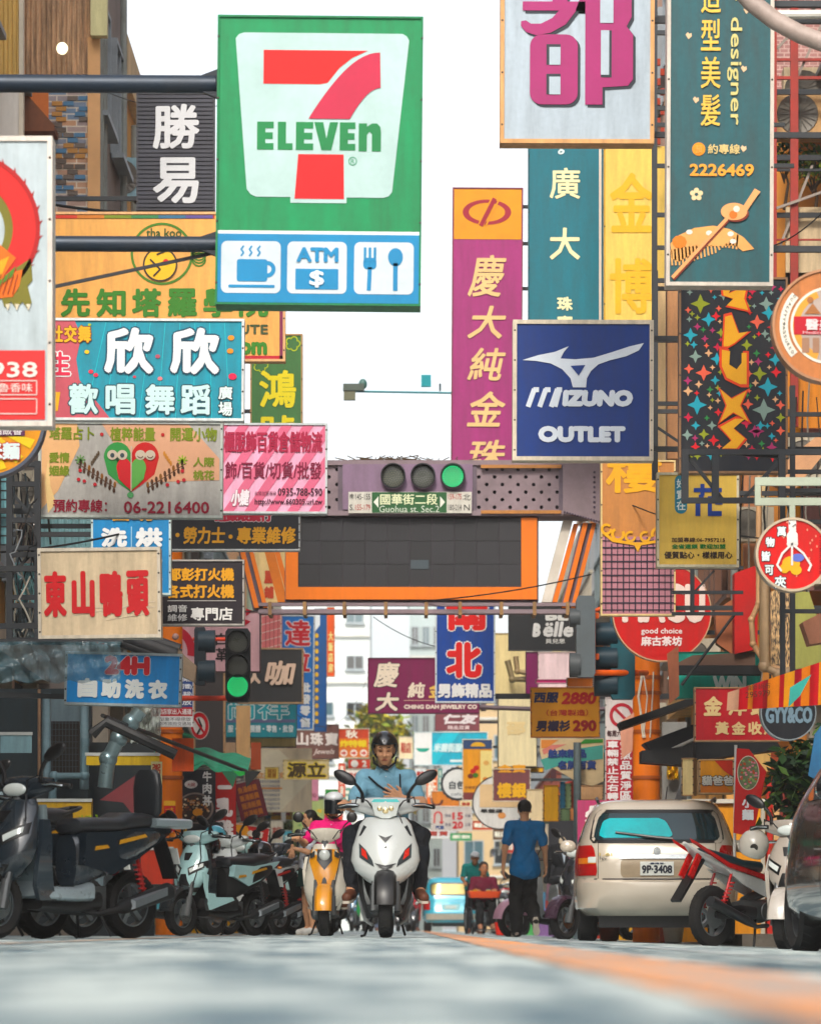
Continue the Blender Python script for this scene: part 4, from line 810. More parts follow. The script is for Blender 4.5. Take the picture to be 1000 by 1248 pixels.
s=Sign('banner','narrow red and yellow price tag hanging beside the rice bowl banner',(200,976,214,1014),43.2,'#c9202a',frame='#8a1c1c',fw=.3,t=.02,side=None,cat='banner',noframe=True)
s.poly([(200,976),(214,976),(214,982),(200,982)],'#f0b52a',1); s.t_('4',206,990,211,997,'#f6d84a',b=.4); s.t_('17',203,1003,212,1011,'#f2eae0',b=.4); s.t_('一大',202,984,212,989,'#f6d84a'); s.end()
s=Sign('banner','cream banner with brush characters in the shadow of the stall',(184,928,198,974),33.6,'#cfc79a',frame='#3a3a30',fw=.3,t=.02,side=None,cat='banner',noframe=True); s.t_('好',186,948,196,966,'#2b2a26',b=.5); s.t_('粥',186,931,196,945,'#a5402c',b=.3); s.end()
s=Sign('banner','bright red sign with an orange circle behind the parked scooters',(284,1006,327,1040),52,'#d92f2e',frame='#efe0d6',fw=1,t=.03,side=None,cat='sign',roll=8); s.el(291,1018,12,13,'#f0a52c',1); s.t_('冬河',300,1012,320,1020,'#f4e6d6',b=.6,L=2); s.t_('冰',312,1024,323,1034,'#f4e6d6',b=.6,L=2); s.end()
s=Sign('wall_panel','cream panel with red house characters seen under the gantry brace',(310,662,352,735),56,'#f0d5a0',frame='#e3c08a',fw=1,side='L',arms=(),cat='sign'); s.t_('屋',322,696,334,712,'#c9502c',b=.8); s.t_('鋪',322,715,334,730,'#c9502c',b=.7); s.end()
s=Sign('wall_panel','pink and white latticed balcony panel left of the blue wholesale sign',(318,745,343,800),58,'#e88a8c',frame='#f0d9cc',fw=1,side='L',arms=(),cat='panel')
for i in range(5): s.line([(319,752+i*10),(342,746+i*10)],1,'#f2d9cf',1); s.line([(324+i*5,747),(324+i*5,798)],.8,'#a5504c',2)
s.end()
# ---------------------------------------------------------------- signs over the middle
s=Sign('hanging_sign','deep purple jewellery company sign with cream brush characters under the gantry',(448,802,584,870),57,'#7a2450',frame='#5a1c3c',fw=1.2,side='R',arms=(),facekw=dict(dirt=.25))
s.t_('慶',455,807,487,838,'#f0e2cf',b=.8,sh=.15,o='#2a1420',ow=.8); s.t_('大',457,844,486,867,'#f0e2cf',b=1,sh=.12,o='#2a1420',ow=.8); s.t_('純',496,832,518,851,'#f0e2cf',b=.7,sh=.12); s.t_('金',522,832,544,851,'#e9c47a',b=.7,sh=.12); s.t_('珠',548,832,570,851,'#f0e2cf',b=.7); s.line([(492,854),(575,854)],.7,'#d9b9a0',1); s.t_('CHING DAH JEWELRY CO',492,859,581,866,'#efe0d4',b=.45,n=5); s.end()
m=MB(); a=P3(584,862,57); m.tube([(0,0,0),P3(646,864,57)-a,(4.0-a.x,0,P3(646,864,57).z-a.z)],.035,10); m.tube([(0.02,0,0),(.1,0,0)],.06,10); o=m.build('horizontal_pole',M('#5a4a52',.5,.3)); o.location=a; o['label']='horizontal pole from the right wall to the purple jewellery sign'; o['category']='pole'
s=Sign('hanging_sign','royal blue menswear sign with large red white-edged characters',(530,735,603,857),50,'#164a9e',frame='#dfe9ef',fw=2,side='R',arms=(848,),armr=.035)
s.t_('南',543,735,594,769,'#dd2433',b=2,o='#f4f4f4',ow=1.5,L=2); s.t_('北',543,783,587,827,'#dd2433',b=2.4,o='#f4f4f4',ow=1.5,L=2); s.t_('男飾精品',533,833,599,851,'#f4f4f4',b=.9,L=2); s.end()
s=Sign('hanging_sign','brown sign with white script under the purple jewellery sign',(530,868,584,891),70,'#8a5058',frame='#7a4650',fw=.8,side='R',arms=(880,)); s.t_('仁友',540,870,582,883,'#f2e9ea',b=.9,sh=.2); s.t_('精品百貨',545,884.5,572,889.5,'#e8d4d4',b=.2,n=5); s.end()
s=Sign('hanging_sign','white and cyan shop sign with a green bowl picture',(504,892,594,933),82,'#1fb0c9',frame='#d6e8ea',fw=1,side='R',arms=(910,))
s.poly([(505,893),(526,893),(526,932),(505,932)],'#f2f4f2',1); s.arc(515,912,0.1,8,0,180,'#3fa58f',2,n=12,ry=.6); s.t_('米蘭街服飾',527.5,906,572,917,'#d9f2f4',b=.5,sh=.2,L=2); s.rr(548,926,566,929,1,'#e3f4f4',2); s.poly([(540,893),(560,893),(530,932),(526,932),(526,910)],'#3cc3d6',.5); s.end()
s=Sign('menu_sign','yellow menu board with a navy header and small food picture',(563,901,600,976),68,'#f2a61c',frame='#f0ead9',fw=1,side='R',arms=(910,))
s.poly([(564,902),(599,902),(599,913),(564,913)],'#33486f',1); s.arc(582,910,.1,9,180,360,'#e0b04a',2,ry=.6,n=10); s.poly([(585,915),(599,915),(599,965),(585,965)],'#f0dc9a',1)
for c,x,y in (('#c9302c',576,940),('#c9302c',580,936),('#4a7a2c',579,945),('#7a3020',573,946),('#e0b070',592,930),('#d98a3a',591,950)): s.el(x,y,3.6,3,c,2,n=10)
s.t_('午晚餐點',566,958,583,962,'#6a3a1c'); s.poly([(564,966),(599,966),(599,975),(564,975)],'#7a3a3a',1); s.end()
s=Sign('hanging_sign','round white sign with a dark scalloped rim',(537,930,577,981),69,'#f0f1ee',frame='#3a3f46',fw=1,shape='disc',side='R',arms=())
for i in range(20): a=2*math.pi*i/20; s.el(s.cx+17.5*math.cos(a),s.cy+17.5*math.sin(a),3.6,3.6,'#3a3f46',.2,n=10)
s.el(s.cx,s.cy,17.5,17.5,'#f3f4f1',1.5,n=36); s.t_('白色',547,952,566,962,'#4a5258',b=.3,L=3,n=5); s.t_('cafe',549,966,562,970,'#8a9298',L=3); s.end()
s=Sign('hanging_sign','large round white sign with a tan square over it',(575,934,641,1022),66,'#eceae6',frame='#2f3236',fw=1.2,shape='disc',side='R',arms=())
s.poly([(584,956),(634,956),(634,984),(584,984)],'#e8c9a0',2); s.t_('早餐店',585,986,612,991,'#2a2a2a',b=.4,L=2); s.el(611,994,5,4,'#e0a06a',2,n=10); s.end()
s=Sign('hanging_sign','brown square silver-shop sign with gold characters',(600,937,646,977),60,'#7c4a4e',frame='#e3d5c0',fw=1,side='R',arms=(950,)); s.t_('樓銀',605,954,641,973,'#efb94a',b=.8); s.t_('金寶',606,932,640,942,'#e8a83a',b=.6); s.end()
s=Sign('road_sign','white U-turn notice with red numbers 15 and 20',(525,983,575,1013),78,'#cfc8c2',frame='#e4e4e2',fw=.8,t=.03,side=None,group=None)
s.arc(533.5,994,3.2,5.2,180,360,'#c94a4a',1,n=12); s.line([(529.2,994),(529.2,1003)],2,'#c94a4a',1); s.line([(537.8,994),(537.8,1001)],2,'#c94a4a',1); s.poly([(534.5,1001),(541,1001),(537.8,1005)],'#c94a4a',1)
s.t_('15',551,990,564,999,'#c2303c',b=.5); s.t_('20',551,1001,564,1010,'#c2303c',b=.5); s.t_('限高',542,992,549,996,'#4a4a6a'); s.t_('分鐘',566,992,573,996,'#4a4a6a'); s.t_('時速',542,1003,549,1007,'#4a4a6a'); s.t_('公里',566,1003,573,1007,'#4a4a6a'); s.t_('汽車',530,1006,541,1011,'#33508a',b=.2,n=5); s.end()
s=Sign('hanging_sign','orange photo panel above the U-turn notice',(525,964,560,983),78.5,'#d98a4c',frame='#efe4d4',fw=.6,side=None); s.arc(532,975,5,8,0,200,'#6a3a30',1); s.end()
# ---------------------------------------------------------------- signs, right side
s=Sign('hanging_sign','white lightbox with one huge magenta character at the top of the picture',(609,-120,796,178),30,'#b3bec6',frame='#d9a878',fw=5,t=.2,side='R',arms=(20,160),roll=.2,facekw=dict(dirt=.28))
MG='#9c3568'; SH='#2a3038'
def mg(pts,off=(3,3)):
    s.poly([(x+off[0],y+off[1]) for x,y in pts],SH,1); 
def stroke(pts,L=3): s.poly(pts,MG,L); s.poly([(x+3.2,y+3.2) for x,y in pts],SH,1)
# left radical with rounded 日
def rrpts(x0,y0,x1,y1,r):
    pts=[]
    for (cx,cy,a) in ((x1-r,y0+r,-90),(x1-r,y1-r,0),(x0+r,y1-r,90),(x0+r,y0+r,180)):
        for i in range(6): t=math.radians(a+i*18); pts.append((cx+r*math.cos(t),cy+r*math.sin(t)))
    return pts
stroke(rrpts(645,46,703,131,14)); 
for (a,b) in ((58,83),(94,119)): s.poly([(665,a),(682,a),(682,b),(665,b)],SH,4); s.poly([(668.5,a+3.5),(682,a+3.5),(682,b),(668.5,b)],'#b3bec6',5)
stroke([(636,6),(672,6),(672,-10),(690,-10),(690,6),(712,6),(712,17),(701,17),(688,34),(670,44),(652,47),(640,43),(634,36),(634,30),(640,29),(646,33),(658,33),(672,26),(680,17),(636,17)])
stroke([(640,-60),(705,-60),(705,-48),(640,-48)]); stroke([(664,-90),(682,-90),(682,-10),(664,-10)]); stroke([(636,-30),(712,-30),(712,-19),(636,-19)])
stroke([(700,17),(706,0),(712,-100),(712,-100),(760,-100),(768,-92),(768,25),(762,36),(770,46),(770,100),(764,108),(733,110),(733,131),(712,131),(712,17)])
s.poly([(730,-84),(746,-84),(746,32),(730,32)],'#b3bec6',5); s.poly([(731,41),(744,41),(744,98),(731,98)],SH,4); s.poly([(731,41),(741,41),(741,95),(731,95)],'#b3bec6',5); s.end()
s=Sign('hanging_sign','tall teal hair salon sign with yellow characters, petals and a wooden comb',(811,-150,941,351),28,'#2c5a60',frame='#d3c9bd',fw=4.5,t=.18,side='R',arms=(0,300),roll=.25,facekw=dict(dirt=.5))
YY='#e3bd6a'; s.col('專業造型美髮',852,876,-110,157,YY,b=.4,L=2,gap=.16); s.t_('designer',884,25,902,156,'#cfc489',rot=-90,b=.3,L=2,res=3); s.t_('hair',884,-60,902,5,'#cfc489',rot=-90,b=.7,L=2)
s.el(850,185,8,8,'#e89a3a',1); s.t_('約專線',861,179,900,191,'#d9c08a',b=.25,n=5,L=2); s.t_('預',846,181,854,190,'#e0b46a',L=3); s.t_('2226469',839,203,917,218,'#e9a55a',b=.7,L=2,res=3)
for x,y,a in ((907,16,0),(837,47,0),(904,87,0),(846,125,0),(904,184,0)): s.poly([(x-3.5,y-1),(x-1,y-4),(x+1,y-2),(x+3.5,y-3),(x+4,y+1),(x,y+4.5)],'#e0c2a0',1)
for i in range(5): a=math.radians(i*72-90); s.el(847.5+5*math.cos(a),240+5*math.sin(a),3.2,3.2,'#e6cfa6',1,n=10)
WD='#e2a970'
s.poly([(816,300),(826,290),(845,281),(868,278),(888,282),(905,292),(918,306),(904,309),(895,302),(860,303),(826,322),(818,318)],WD,2)
for i in range(19):
    x=817+i*4.4; top=308-5*math.sin(i/18*math.pi)-i*.1; bot=340-i*1.6 if i>2 else 336
    s.line([(x,top),(x+1.5,bot-10+ (0 if i<12 else -(i-12)*2))],2.1,WD,2)
s.line([(820,343),(885,272)],4.2,'#7a3326',4.2); s.line([(819,341),(884,270)],4.2,'#e6a878',5)
s.el(895,263,16,10.5,'#7a3326',4.4); s.el(893,261,16,10.5,'#e6a878',5.4); s.el(892,265,5,5,'#d9782c',6,n=12); s.el(896,258,4,4,'#f3e0d0',6.3,n=10)
s.poly([(903,256),(918,233),(925,237),(921,242),(909,260)],'#e6a878',5.6)
for x,y in ((839,286),(863,287),(889,288),(892,297)): s.el(x,y,4,3,'#f0e4d6',3,n=10)
s.el(827,298,9,8,'#d9822e',3,n=9); s.end()
s=Sign('hanging_sign','tall purple jewellery sign with gold characters and an orange emblem on top',(550,230,636,580),46,'#a8447e',frame='#8a4a5a',fw=1.6,side='R',arms=(250,295,350,410,470),armr=.02,wallx=2.6,roll=.35)
s.poly([(552,232),(634,232),(634,293),(552,293)],'#f2a52a',1); s.arc(592,260,22,29.5,0,360,'#a33242',2,ry=.52,n=40); s.line([(585,275),(600,244)],7,'#f2a52a',3); s.line([(591,276),(607,244)],2.0,'#f2a52a',3.4); s.line([(585,276),(601,244)],5,'#a33242',4)
for i,c in enumerate('慶大純金珠寶'):
    y=(312,374,425,478,537,590)[i]; y1=(363,414,465,521,575,600)[i]
    if i<5: s.t_(c,569,y,616,min(y1,572),'#f3d09c',b=.8,sh=.22,L=2)
s.end()
s=Sign('hanging_sign','tall dark teal jewellery sign with pale gold characters',(643,100,734,420),42,'#12717f',frame='#1f5f6a',fw=1.5,side='R',arms=(150,350),facekw=dict(dirt=.3))
s.t_('廣',669,206,706,244,'#f3ecc0',b=.6); s.t_('大',669,279,706,318,'#f3ecc0',b=.8); s.t_('珠',678,363,697,380,'#f3ecc0',b=.7); s.t_('寶',678,386,697,403,'#f3ecc0',b=.7); s.t_('g',679,176,690,190,'#dcecec',b=.5,sh=.3); s.poly([(729,102),(732,102),(732,417),(729,417)],'#e6d6c8',1); s.end()
s=Sign('hanging_sign','tall faded yellow sign with ghosted gold characters beside the teal one',(735,150,798,594),41,'#f0cf7c',frame='#dcae58',fw=1.5,side='R',arms=(200,300,500),facekw=dict(dirt=.3))
for i,(a,b) in enumerate(((212,285),(316,384),(430,500))): s.t_('金博銀'[i],742,a,795,b,'#e9b954',b=1.6)
s.end()
s=Sign('hanging_sign','lower brown and lattice-patterned sign with ornamental gold scroll',(731,562,822,751),37.5,'#c58a5a',frame='#e8cf9c',fw=2,side='R',arms=(600,740))
s.t_('樓',737,556,806,602,'#efb03c',b=1.3); s.poly([(733,655),(820,655),(820,749),(733,749)],'#b7828c',1)
for i in range(12): s.line([(737+i*7.2,(654+abs(i-6)*2 if i else 648)),(737+i*7.2,747)],1.7 if i%2 else 1.1,'#2b2233',3+.3*(i%2))
for j in range(11): s.line([(733,660+j*8.4),(820,660+j*8.4)],1.6 if j%2 else 1.0,'#2b2233',4)
gl='#e6ad4a'
for sg in (-1,1):
    cx=776; s.arc(cx+sg*9,655,4,7,0,300,gl,5); s.arc(cx+sg*24,652,5,8.5,150 if sg>0 else -30,400 if sg>0 else 240,gl,5); s.arc(cx+sg*38,646,4,7,0,320,gl,5,n=16)
    s.line([(cx+sg*4,664),(cx+sg*16,662),(cx+sg*30,660),(cx+sg*42,650)],3.5,gl,5.2)
s.poly([(770,662),(782,662),(776,674)],gl,5.5); s.end()
s=Sign('hanging_sign','square navy sports outlet sign with a white running-bird mark',(624,392,795,563),33,'#17377a',frame='#e4d8c4',fw=5,t=.18,side='R',arms=(410,545),facekw=dict(dirt=.25),roll=.15)
WH='#dfe6ee'
s.poly([(636,441),(655,435),(675,431),(692,424),(686,431),(682,439),(700,440),(722,438),(745,431),(766,424),(783,420),(777,429),(762,436),(742,441),(728,446),(719,454),(714,463),(713,474),(697,474),(694,463),(684,452),(670,445),(652,442)],WH,2)
s.poly([(694,448),(712,447),(704,460)],'#17377a',4)
for i in range(3): s.line([(640+i*14+3,497),(650+i*14,477),(655+i*14,477)],6,WH,2)
s.line([(676,497),(681,478)],5,WH,2.4)
s.t_('IZUNO',684,477,770,497.5,WH,b=2.2,sh=.08,L=2,res=3); s.t_('OUTLET',655,521,761,541,WH,b=2.0,L=2,res=3); s.end()
s=Sign('hanging_sign','black sign full of coloured four-point stars with vertical yellow letters',(826,340,958,578),31.5,'#1b2029',frame='#8a6a50',fw=2.5,side='R',arms=(360,),facekw=dict(dirt=.3))
R=random.Random(11); st=[]
cols=['#1aa5b8','#c9354f','#dd2c40','#9aa32a','#8aa096','#e8705c','#e3b48c','#3a8a4c','#ad3a6a']
pre=[(852,372,12,3),(862,391,9,0),(871,387,6,2),(840,410,9,0),(872,439,8,0),(856,456,10,5),(932,372,9,4),(921,394,9,5),(935,383,9,0),(924,457,9,3),(934,473,12,0),(929,501,14,4),(848,495,12,0),(862,432,5,6),(914,443,4,6),(846,436,8,4),(870,465,6,0),(903,453,6,1),(908,517,7,1),(918,527,8,8),(922,527,8,8),(850,470,5,6),(866,520,6,4),(868,538,7,2),(925,520,6,0),(908,543,4,6),(943,440,8,0),(915,357,5,1),(880,362,6,4)]
for (x,y,r,c) in pre:
    st.append((x,y,r)); s.star(x,y,r,cols[c],1)
for i in range(900):
    x,y,r=R.uniform(836,950),R.uniform(350,560),R.uniform(3,7)
    if all(math.hypot(x-a,y-b)>r+q-1.5 for a,b,q in st) and not 878<x<908: st.append((x,y,r)); s.star(x,y,r,R.choice(cols),1)
for pts in ([(879,348),(890,352),(886,360),(908,350),(905,366),(910,380),(884,374),(892,366),(880,362)],[(882,388),(890,386),(898,408),(910,406),(893,420),(886,424),(880,424)],[(878,428),(888,430),(887,446),(896,452),(902,444),(902,432),(908,432),(908,470),(900,470),(884,462),(878,448)],[(876,476),(890,488),(908,478),(900,496),(910,515),(892,504),(876,516),(884,496)],[(876,522),(894,512),(906,512),(892,524),(906,536),(896,548),(878,548),(890,538)]):
    cx=sum(p[0] for p in pts)/len(pts); cy=sum(p[1] for p in pts)/len(pts)
    s.poly([(cx+(x-cx)*1.2,cy+(y-cy)*1.16) for x,y in pts],'#e0553a',3); s.poly(pts,'#f0b01e',4)
s.end()
s=Sign('hanging_sign','big round brown and white medical sign cut by the right edge',(939,330,1077,468),24,'#c9855a',frame='#b98a6a',fw=3,shape='disc',side='R',arms=(),facekw=dict(dirt=.45))
s.arc(1008,399,50,60,140,222,'#ece6da',1,n=30); s.arc(1008,399,44,47,0,360,'#f2e9dc',1,n=60); s.el(1008,399,44,44,'#b9a9a0',.5,n=50); s.arc(1008,399,36,44,110,250,'#e0a55c',1)
s.poly([(965,388),(1051,388),(1051,410),(965,410)],'#b71f38',2); s.t_('醫美',979,391,1012,405,'#f0dcdc',b=.4,L=3); s.t_('Medical Cosmetics',976,406,1040,409.5,'#e9c9cc',L=3)
for i,ch in enumerate('QUALITY,ASSURED'[:15]):
    a=math.radians(222-5-i*5.3)
    if ch.strip(): x,y=1008+55*math.cos(a),399-55*math.sin(a)*-1*-1
    a=math.radians(220-i*5.4); x,y=1008+55*math.cos(a),399+55*math.sin(a); s.t_(ch,x-1.8,y-2.3,x+1.8,y+2.3,'#5a5a50',rot=math.degrees(-a)+90,b=.1,n=5)
s.poly([(978,385),(988,372),(998,385)],'#a5704a',2); s.rr(975,414,984,432,1,'#a5806a',2); s.rr(988,414,996,432,1,'#a5806a',2); s.el(985,368,4,4,'#a5704a',2); s.end()
s=Sign('hanging_sign','mustard snack sign with a blue flower character and a teal pill label',(799,577,899,692),33.8,'#f6cc78',frame='#e5dcc2',fw=3,side='R',arms=(),facekw=dict(dirt=.2),wallx=3.9)
s.rr(821,580,836,627,7,'#1c7f96',1); s.col('好實在',823,834,585,623,'#e6f0ec',b=.2,n=5,L=2)
N_='#1f3f8f'
for q in ((844,596,878,601),(852,591,857,605),(866,591,871,605),(846,611,852,630),(850,604,856,612),(861,606,866,626),(861,624,878,630),(870,611,879,616)): s.poly([(q[0],q[1]),(q[2],q[1]),(q[2],q[3]),(q[0],q[3])],N_,2+random.random()*.5)
s.t_('加盟專線:06-7957215',817,656,882,662,'#4a3420',b=.2,n=5); s.t_('全省連鎖 歡迎加盟',817,664,883,670,'#2f7a3c',b=.3,n=5); s.t_('優質點心・樣樣用心',808,673,891,682,'#3a2a1e',b=.3,n=5); s.end()
s=Sign('hanging_sign','round red arcade sign with a white claw over a yellow plush lump',(919,632,1009,722),27,'#d3182c',frame='#cbb9a2',fw=3,shape='disc',side='R',arms=())
s.rr(959,634,968,652,1,'#f0ece8',1); s.line([(963,650),(963,690)],2.4,'#f0ece8',4); s.line([(963,664),(951,676),(945,690),(950,697)],2.6,'#f0ece8',4); s.line([(963,664),(977,676),(986,690),(983,697)],2.6,'#f0ece8',4); s.rr(957,650,970,668,3,'#f0ece8',2); s.arc(963.5,665,3,7,180,360,'#f0ece8',3)
s.el(962,688,11,9,'#f0b820',2,n=14); s.el(954,694,6,6,'#f0b820',2.2,n=10); s.el(968,696,7,6,'#f0b820',2.4,n=10); s.el(970,681,8,5,'#6b78c9',3,n=12)
for i,(c,x,y) in enumerate((('萬',945,643),('物',931,656),('皆',926,673),('可',930,690),('夾',942,703))): s.t_(c,x,y,x+(11 if i<4 else 14),y+(12 if i<4 else 15),'#eaf6f2',b=.5,o='#1c2030',ow=1)
s.col('二次當天夾滿樂',996,1001,655,702,'#5a1420',gap=.2)
R=random.Random(2)
for i in range(34):
    a,b_=R.uniform(0,6.28),R.uniform(20,40); x,y=964+b_*math.cos(a),677+b_*math.sin(a); 
    if x>950: s.el(x,y,1,1.6,'#f0a08a',1,n=6)
s.end()
s=Sign('hanging_sign','large round red tea shop sign reading good choice',(745,686,866,807),40,'#c4182e',frame='#cfa98a',fw=1.5,shape='disc',side='R',arms=(770,))
s.t_('MACU',757,712,858,760,'#f0d9cf',b=1.9,L=2,res=3); s.t_('good choice',780,766,830,775,'#f3dedb',b=.25,n=5); s.t_('麻古茶坊',780,776,830,788,'#f3e2df',b=.5); s.end()
s=Sign('hanging_sign','dark grey Belle boutique sign with white lettering',(619,735,712,793),52,'#2f3236',frame='#3f4246',fw=1,side='R',arms=(760,))
s.t_('B',648,760,658,777,'#f0f0ee',b=1.3,sh=.15); s.t_('ëlle',661,758,698,777,'#f0f0ee',b=1.0,sh=.15); s.t_('BL',664,744,692,757,'#eeeeea',b=1.2); s.t_('貝兒思',664,779,688,785,'#e6e6e2',b=.2,n=5); s.end()
s=Sign('hanging_sign','orange suit shop sign with prices 2880 and 290',(646,838,730,899),46,'#ffab40',frame='#d98a4a',fw=1.3,facekw=dict(dirt=.06),side='R',arms=(),roll=-.3)
s.t_('西服',650,844,680,857,'#1c2450',b=.7,sh=.12); s.t_('2880',683,844,726,859,'#c22a2a',b=1,sh=.15,res=3); s.t_('（台灣製造）',665,865,716,873,'#c9482c',b=.2,n=5); s.t_('男襯衫',652,878,694,892,'#2a1c3c',b=.7,sh=.12); s.t_('290',697,878,726,892,'#a52a2a',b=1,res=3); s.end()
s=Sign('shield_sign','shield-shaped cream sign with teal stripe and blue characters on a grey post',(656,899,736,958),49,'#e0c9a4',frame='#a5a098',fw=.1,t=.05,side=None,noframe=True)
for c in list(s.root.children): bpy.data.objects.remove(c)
m=MB(); sh=[(658,900),(735,900),(735,952),(722,958),(707,955),(668,933),(660,926),(657,915)]; m.prism([s.u(*p) for p in sh],-.025,.025); m.build('face_panel',M('#e2cba6',.5,0,.3),s.root,0)
s.poly([(659,902),(680,902),(665,912),(659,912)],'#e0945a',1); s.poly([(660,914),(672,908),(690,907),(676,913),(662,920)],'#d98a80',1); s.poly([(658,926),(700,913),(734,908),(734,925),(690,930),(664,939)],'#5aa59a',1.4); s.poly([(705,907),(712,901),(734,901),(734,905)],'#3f8a3c',1)
s.t_('舶來精品',667,913,714,924,'#2a3f7a',b=.7,L=3); s.t_('名牌百貨',679,927,726,938,'#2a3f7a',b=.7,L=3); s.end()
a=P3(703,905,48.6); m=MB(); m.tube([(0,0,0),(0,0,-a.z+gz(a.x))],.05,14); o=m.build('steel_post',M('#7f8e92',.45,.2,.4,3)); o.location=a; o['label']='grey steel post running down in front of the shield-shaped sign'; o['category']='post'
s=Sign('road_sign','white and red no-turning notice board beside the orange pillar',(737,850,775,977),45.2,'#e4dcda',frame='#eee8e4',fw=.8,t=.04,side=None,group=None)
s.arc(757,872,11,15,0,360,'#b5223c',1,n=36); s.line([(747,862),(767,882)],3.5,'#b5223c',2); s.t_('每周六日',739,890,762,898,'#4a2a2e',b=.2,n=5); s.poly([(738,902),(774,902),(774,976),(738,976)],'#b5203c',1)
s.col('車輛禁止左右轉',739,753,903,975,'#f3eeee',b=.4,n=5,L=2); s.col('空氣品質淨區',755,769,903,975,'#f3eeee',b=.4,n=5,L=2); s.end()
s=Sign('banner','pink-magenta banner with white characters behind the beige car',(703,975,775,1056),44,'#b84a72',frame='#a5405f',fw=.5,t=.015,side=None,cat='banner',noframe=True); s.t_('朵',712,982,736,1004,'#f4ece9',b=1.2); s.t_('華',745,980,768,1003,'#f4ece9',b=1); s.end()
s=Sign('hanging_sign','red gold-shop sign with cream characters and a wooden frame',(845,838,950,904),36.5,'#c4253a',frame='#b99070',fw=1.6,side='R',arms=(),wallx=3.9)
for c,x in (('金',856),('洋',886),('銀',913)): s.t_(c,x,849,x+23,873,'#f0d3a0',b=1.1,sh=.08)
for c,x in (('黃',870),('金',890),('收',910),('購',929)): s.t_(c,x,880,x+17,896,'#f0d3a0',b=.7)
s.end()
s=Sign('hanging_sign','round black sign with tall grey letters and ampersand',(925,835,993,903),31.5,'#171c24',frame='#8a9498',fw=1.5,shape='disc',side='R',arms=()); s.t_('GYY&CO',931,862,988,882,'#7f97a5',b=.9,o='#3a4a55',ow=.7); s.end()
s=Sign('lightbox','yellow and red food stall lightbox reading with dark outlined characters',(850,926,892,968),39.5,'#f0a42c',frame='#d9b48c',fw=1.4,t=.3,side=None,group=None); s.poly([(868,927),(891,927),(891,948),(880,940)],'#d9482c',1); s.poly([(852,960),(870,948),(891,967),(852,967)],'#e98a2c',1); s.t_('貓爸爸',853,946,892,958,'#e9e4da',b=.5,o='#2b2420',ow=.9,L=2); s.end()
s=Sign('menu_sign','narrow cream lit side panel left of the yellow food lightbox',(832,924,847,970),40,'#f0dca8',frame='#b5906a',fw=1,t=.12,yaw=-20,side=None,group=None,cat='panel'); s.end()
# ---------------------------------------------------------------- vehicles
TY=M('#1b1c1e',.75,0,.3,6); RIM=M('#9aa0a3',.35,.8,.2); BLK=M('#0c0e12',.35,0,.2,4); BLK2=M('#15181c',.5,0,.3,5); CHR=M('#c9ced0',.15,1,.1); LGL=glassmat('lamp_glass','#cfd6d2',.08)
RED=M('#b3121c',.2,0,.1); AMB=M('#e58a1c',.25,0,.1); MIR=M('#9fb4bb',.05,1,.0); STEEL=M('#6d7072',.4,.7,.35,6)
def sup(t,n): c,s=math.cos(t),math.sin(t); return (math.copysign(abs(c)**(2/n),c),math.copysign(abs(s)**(2/n),s))
def ringxz(y,z,w,h,n=24,p=2.6,x=0,top=1,bot=1): 
    r=[]
    for i in range(n):
        a,b=sup(2*math.pi*i/n,p); r.append((x+w*a,y,z+h*b*(top if b>0 else bot)))
    return r
def ringxy(z,y,w,f,bk,n=32,p=2.4,x=0):
    r=[]
    for i in range(n):
        a,b=sup(2*math.pi*i/n,p); r.append((x+w*a,y+(bk if b>0 else f)*b,z))
    return r
def wheel(parent,x,y,z,R,w,spokes=5,name='wheel',rimc=None):
    wr=MB(); wr.lathe([(-w*.25,R*.62),(-w*.42,R*.7),(-w*.5,R*.84),(-w*.36,R*.96),(0,R),(w*.36,R*.96),(w*.5,R*.84),(w*.42,R*.7),(w*.25,R*.62)],(0,0,0),'x',32,True)
    m=wr
    for k in range(28):
        a=2*math.pi*k/28
        for sg in (-1,1): m.bar((sg*w*.05,R*.995*math.cos(a),R*.995*math.sin(a)),(sg*w*.38,R*.96*math.cos(a+.09),R*.96*math.sin(a+.09)),.006)
    o=m.build(name,TY,parent); o.location=(x,y,z)
    r=MB(); r.lathe([(-w*.3,R*.6),(-w*.3,R*.66),(w*.3,R*.66),(w*.3,R*.6)],(0,0,0),'x',32,True); r.lathe([(-w*.4,R*.14),(w*.4,R*.14)],(0,0,0),'x',14); r.lathe([(-w*.42,R*.4),(-w*.38,R*.4)],(0,0,0),'x',20)
    for k in range(spokes):
        a=2*math.pi*k/spokes+.3; r.bar((0,R*.1*math.cos(a),R*.1*math.sin(a)),(0,R*.63*math.cos(a+.15),R*.63*math.sin(a+.15)),w*.3,.035)
    r.build('rim',rimc or RIM,o); return o
def arcshell(m,y,z,R,w,a0,a1,th=.012,n=14):
    rings=[]
    for i in range(n+1):
        a=math.radians(a0+(a1-a0)*i/n); q=[]
        for (u,rr) in ((-w,-.035),(-w*.75,0),(-w*.3,.012),(w*.3,.012),(w*.75,0),(w,-.035),(w*.75,-.012),(-w*.75,-.012)):
            q.append((u,y+(R+rr)*math.cos(a),z+(R+rr)*math.sin(a)))
        rings.append(q)
    m.loft(rings)
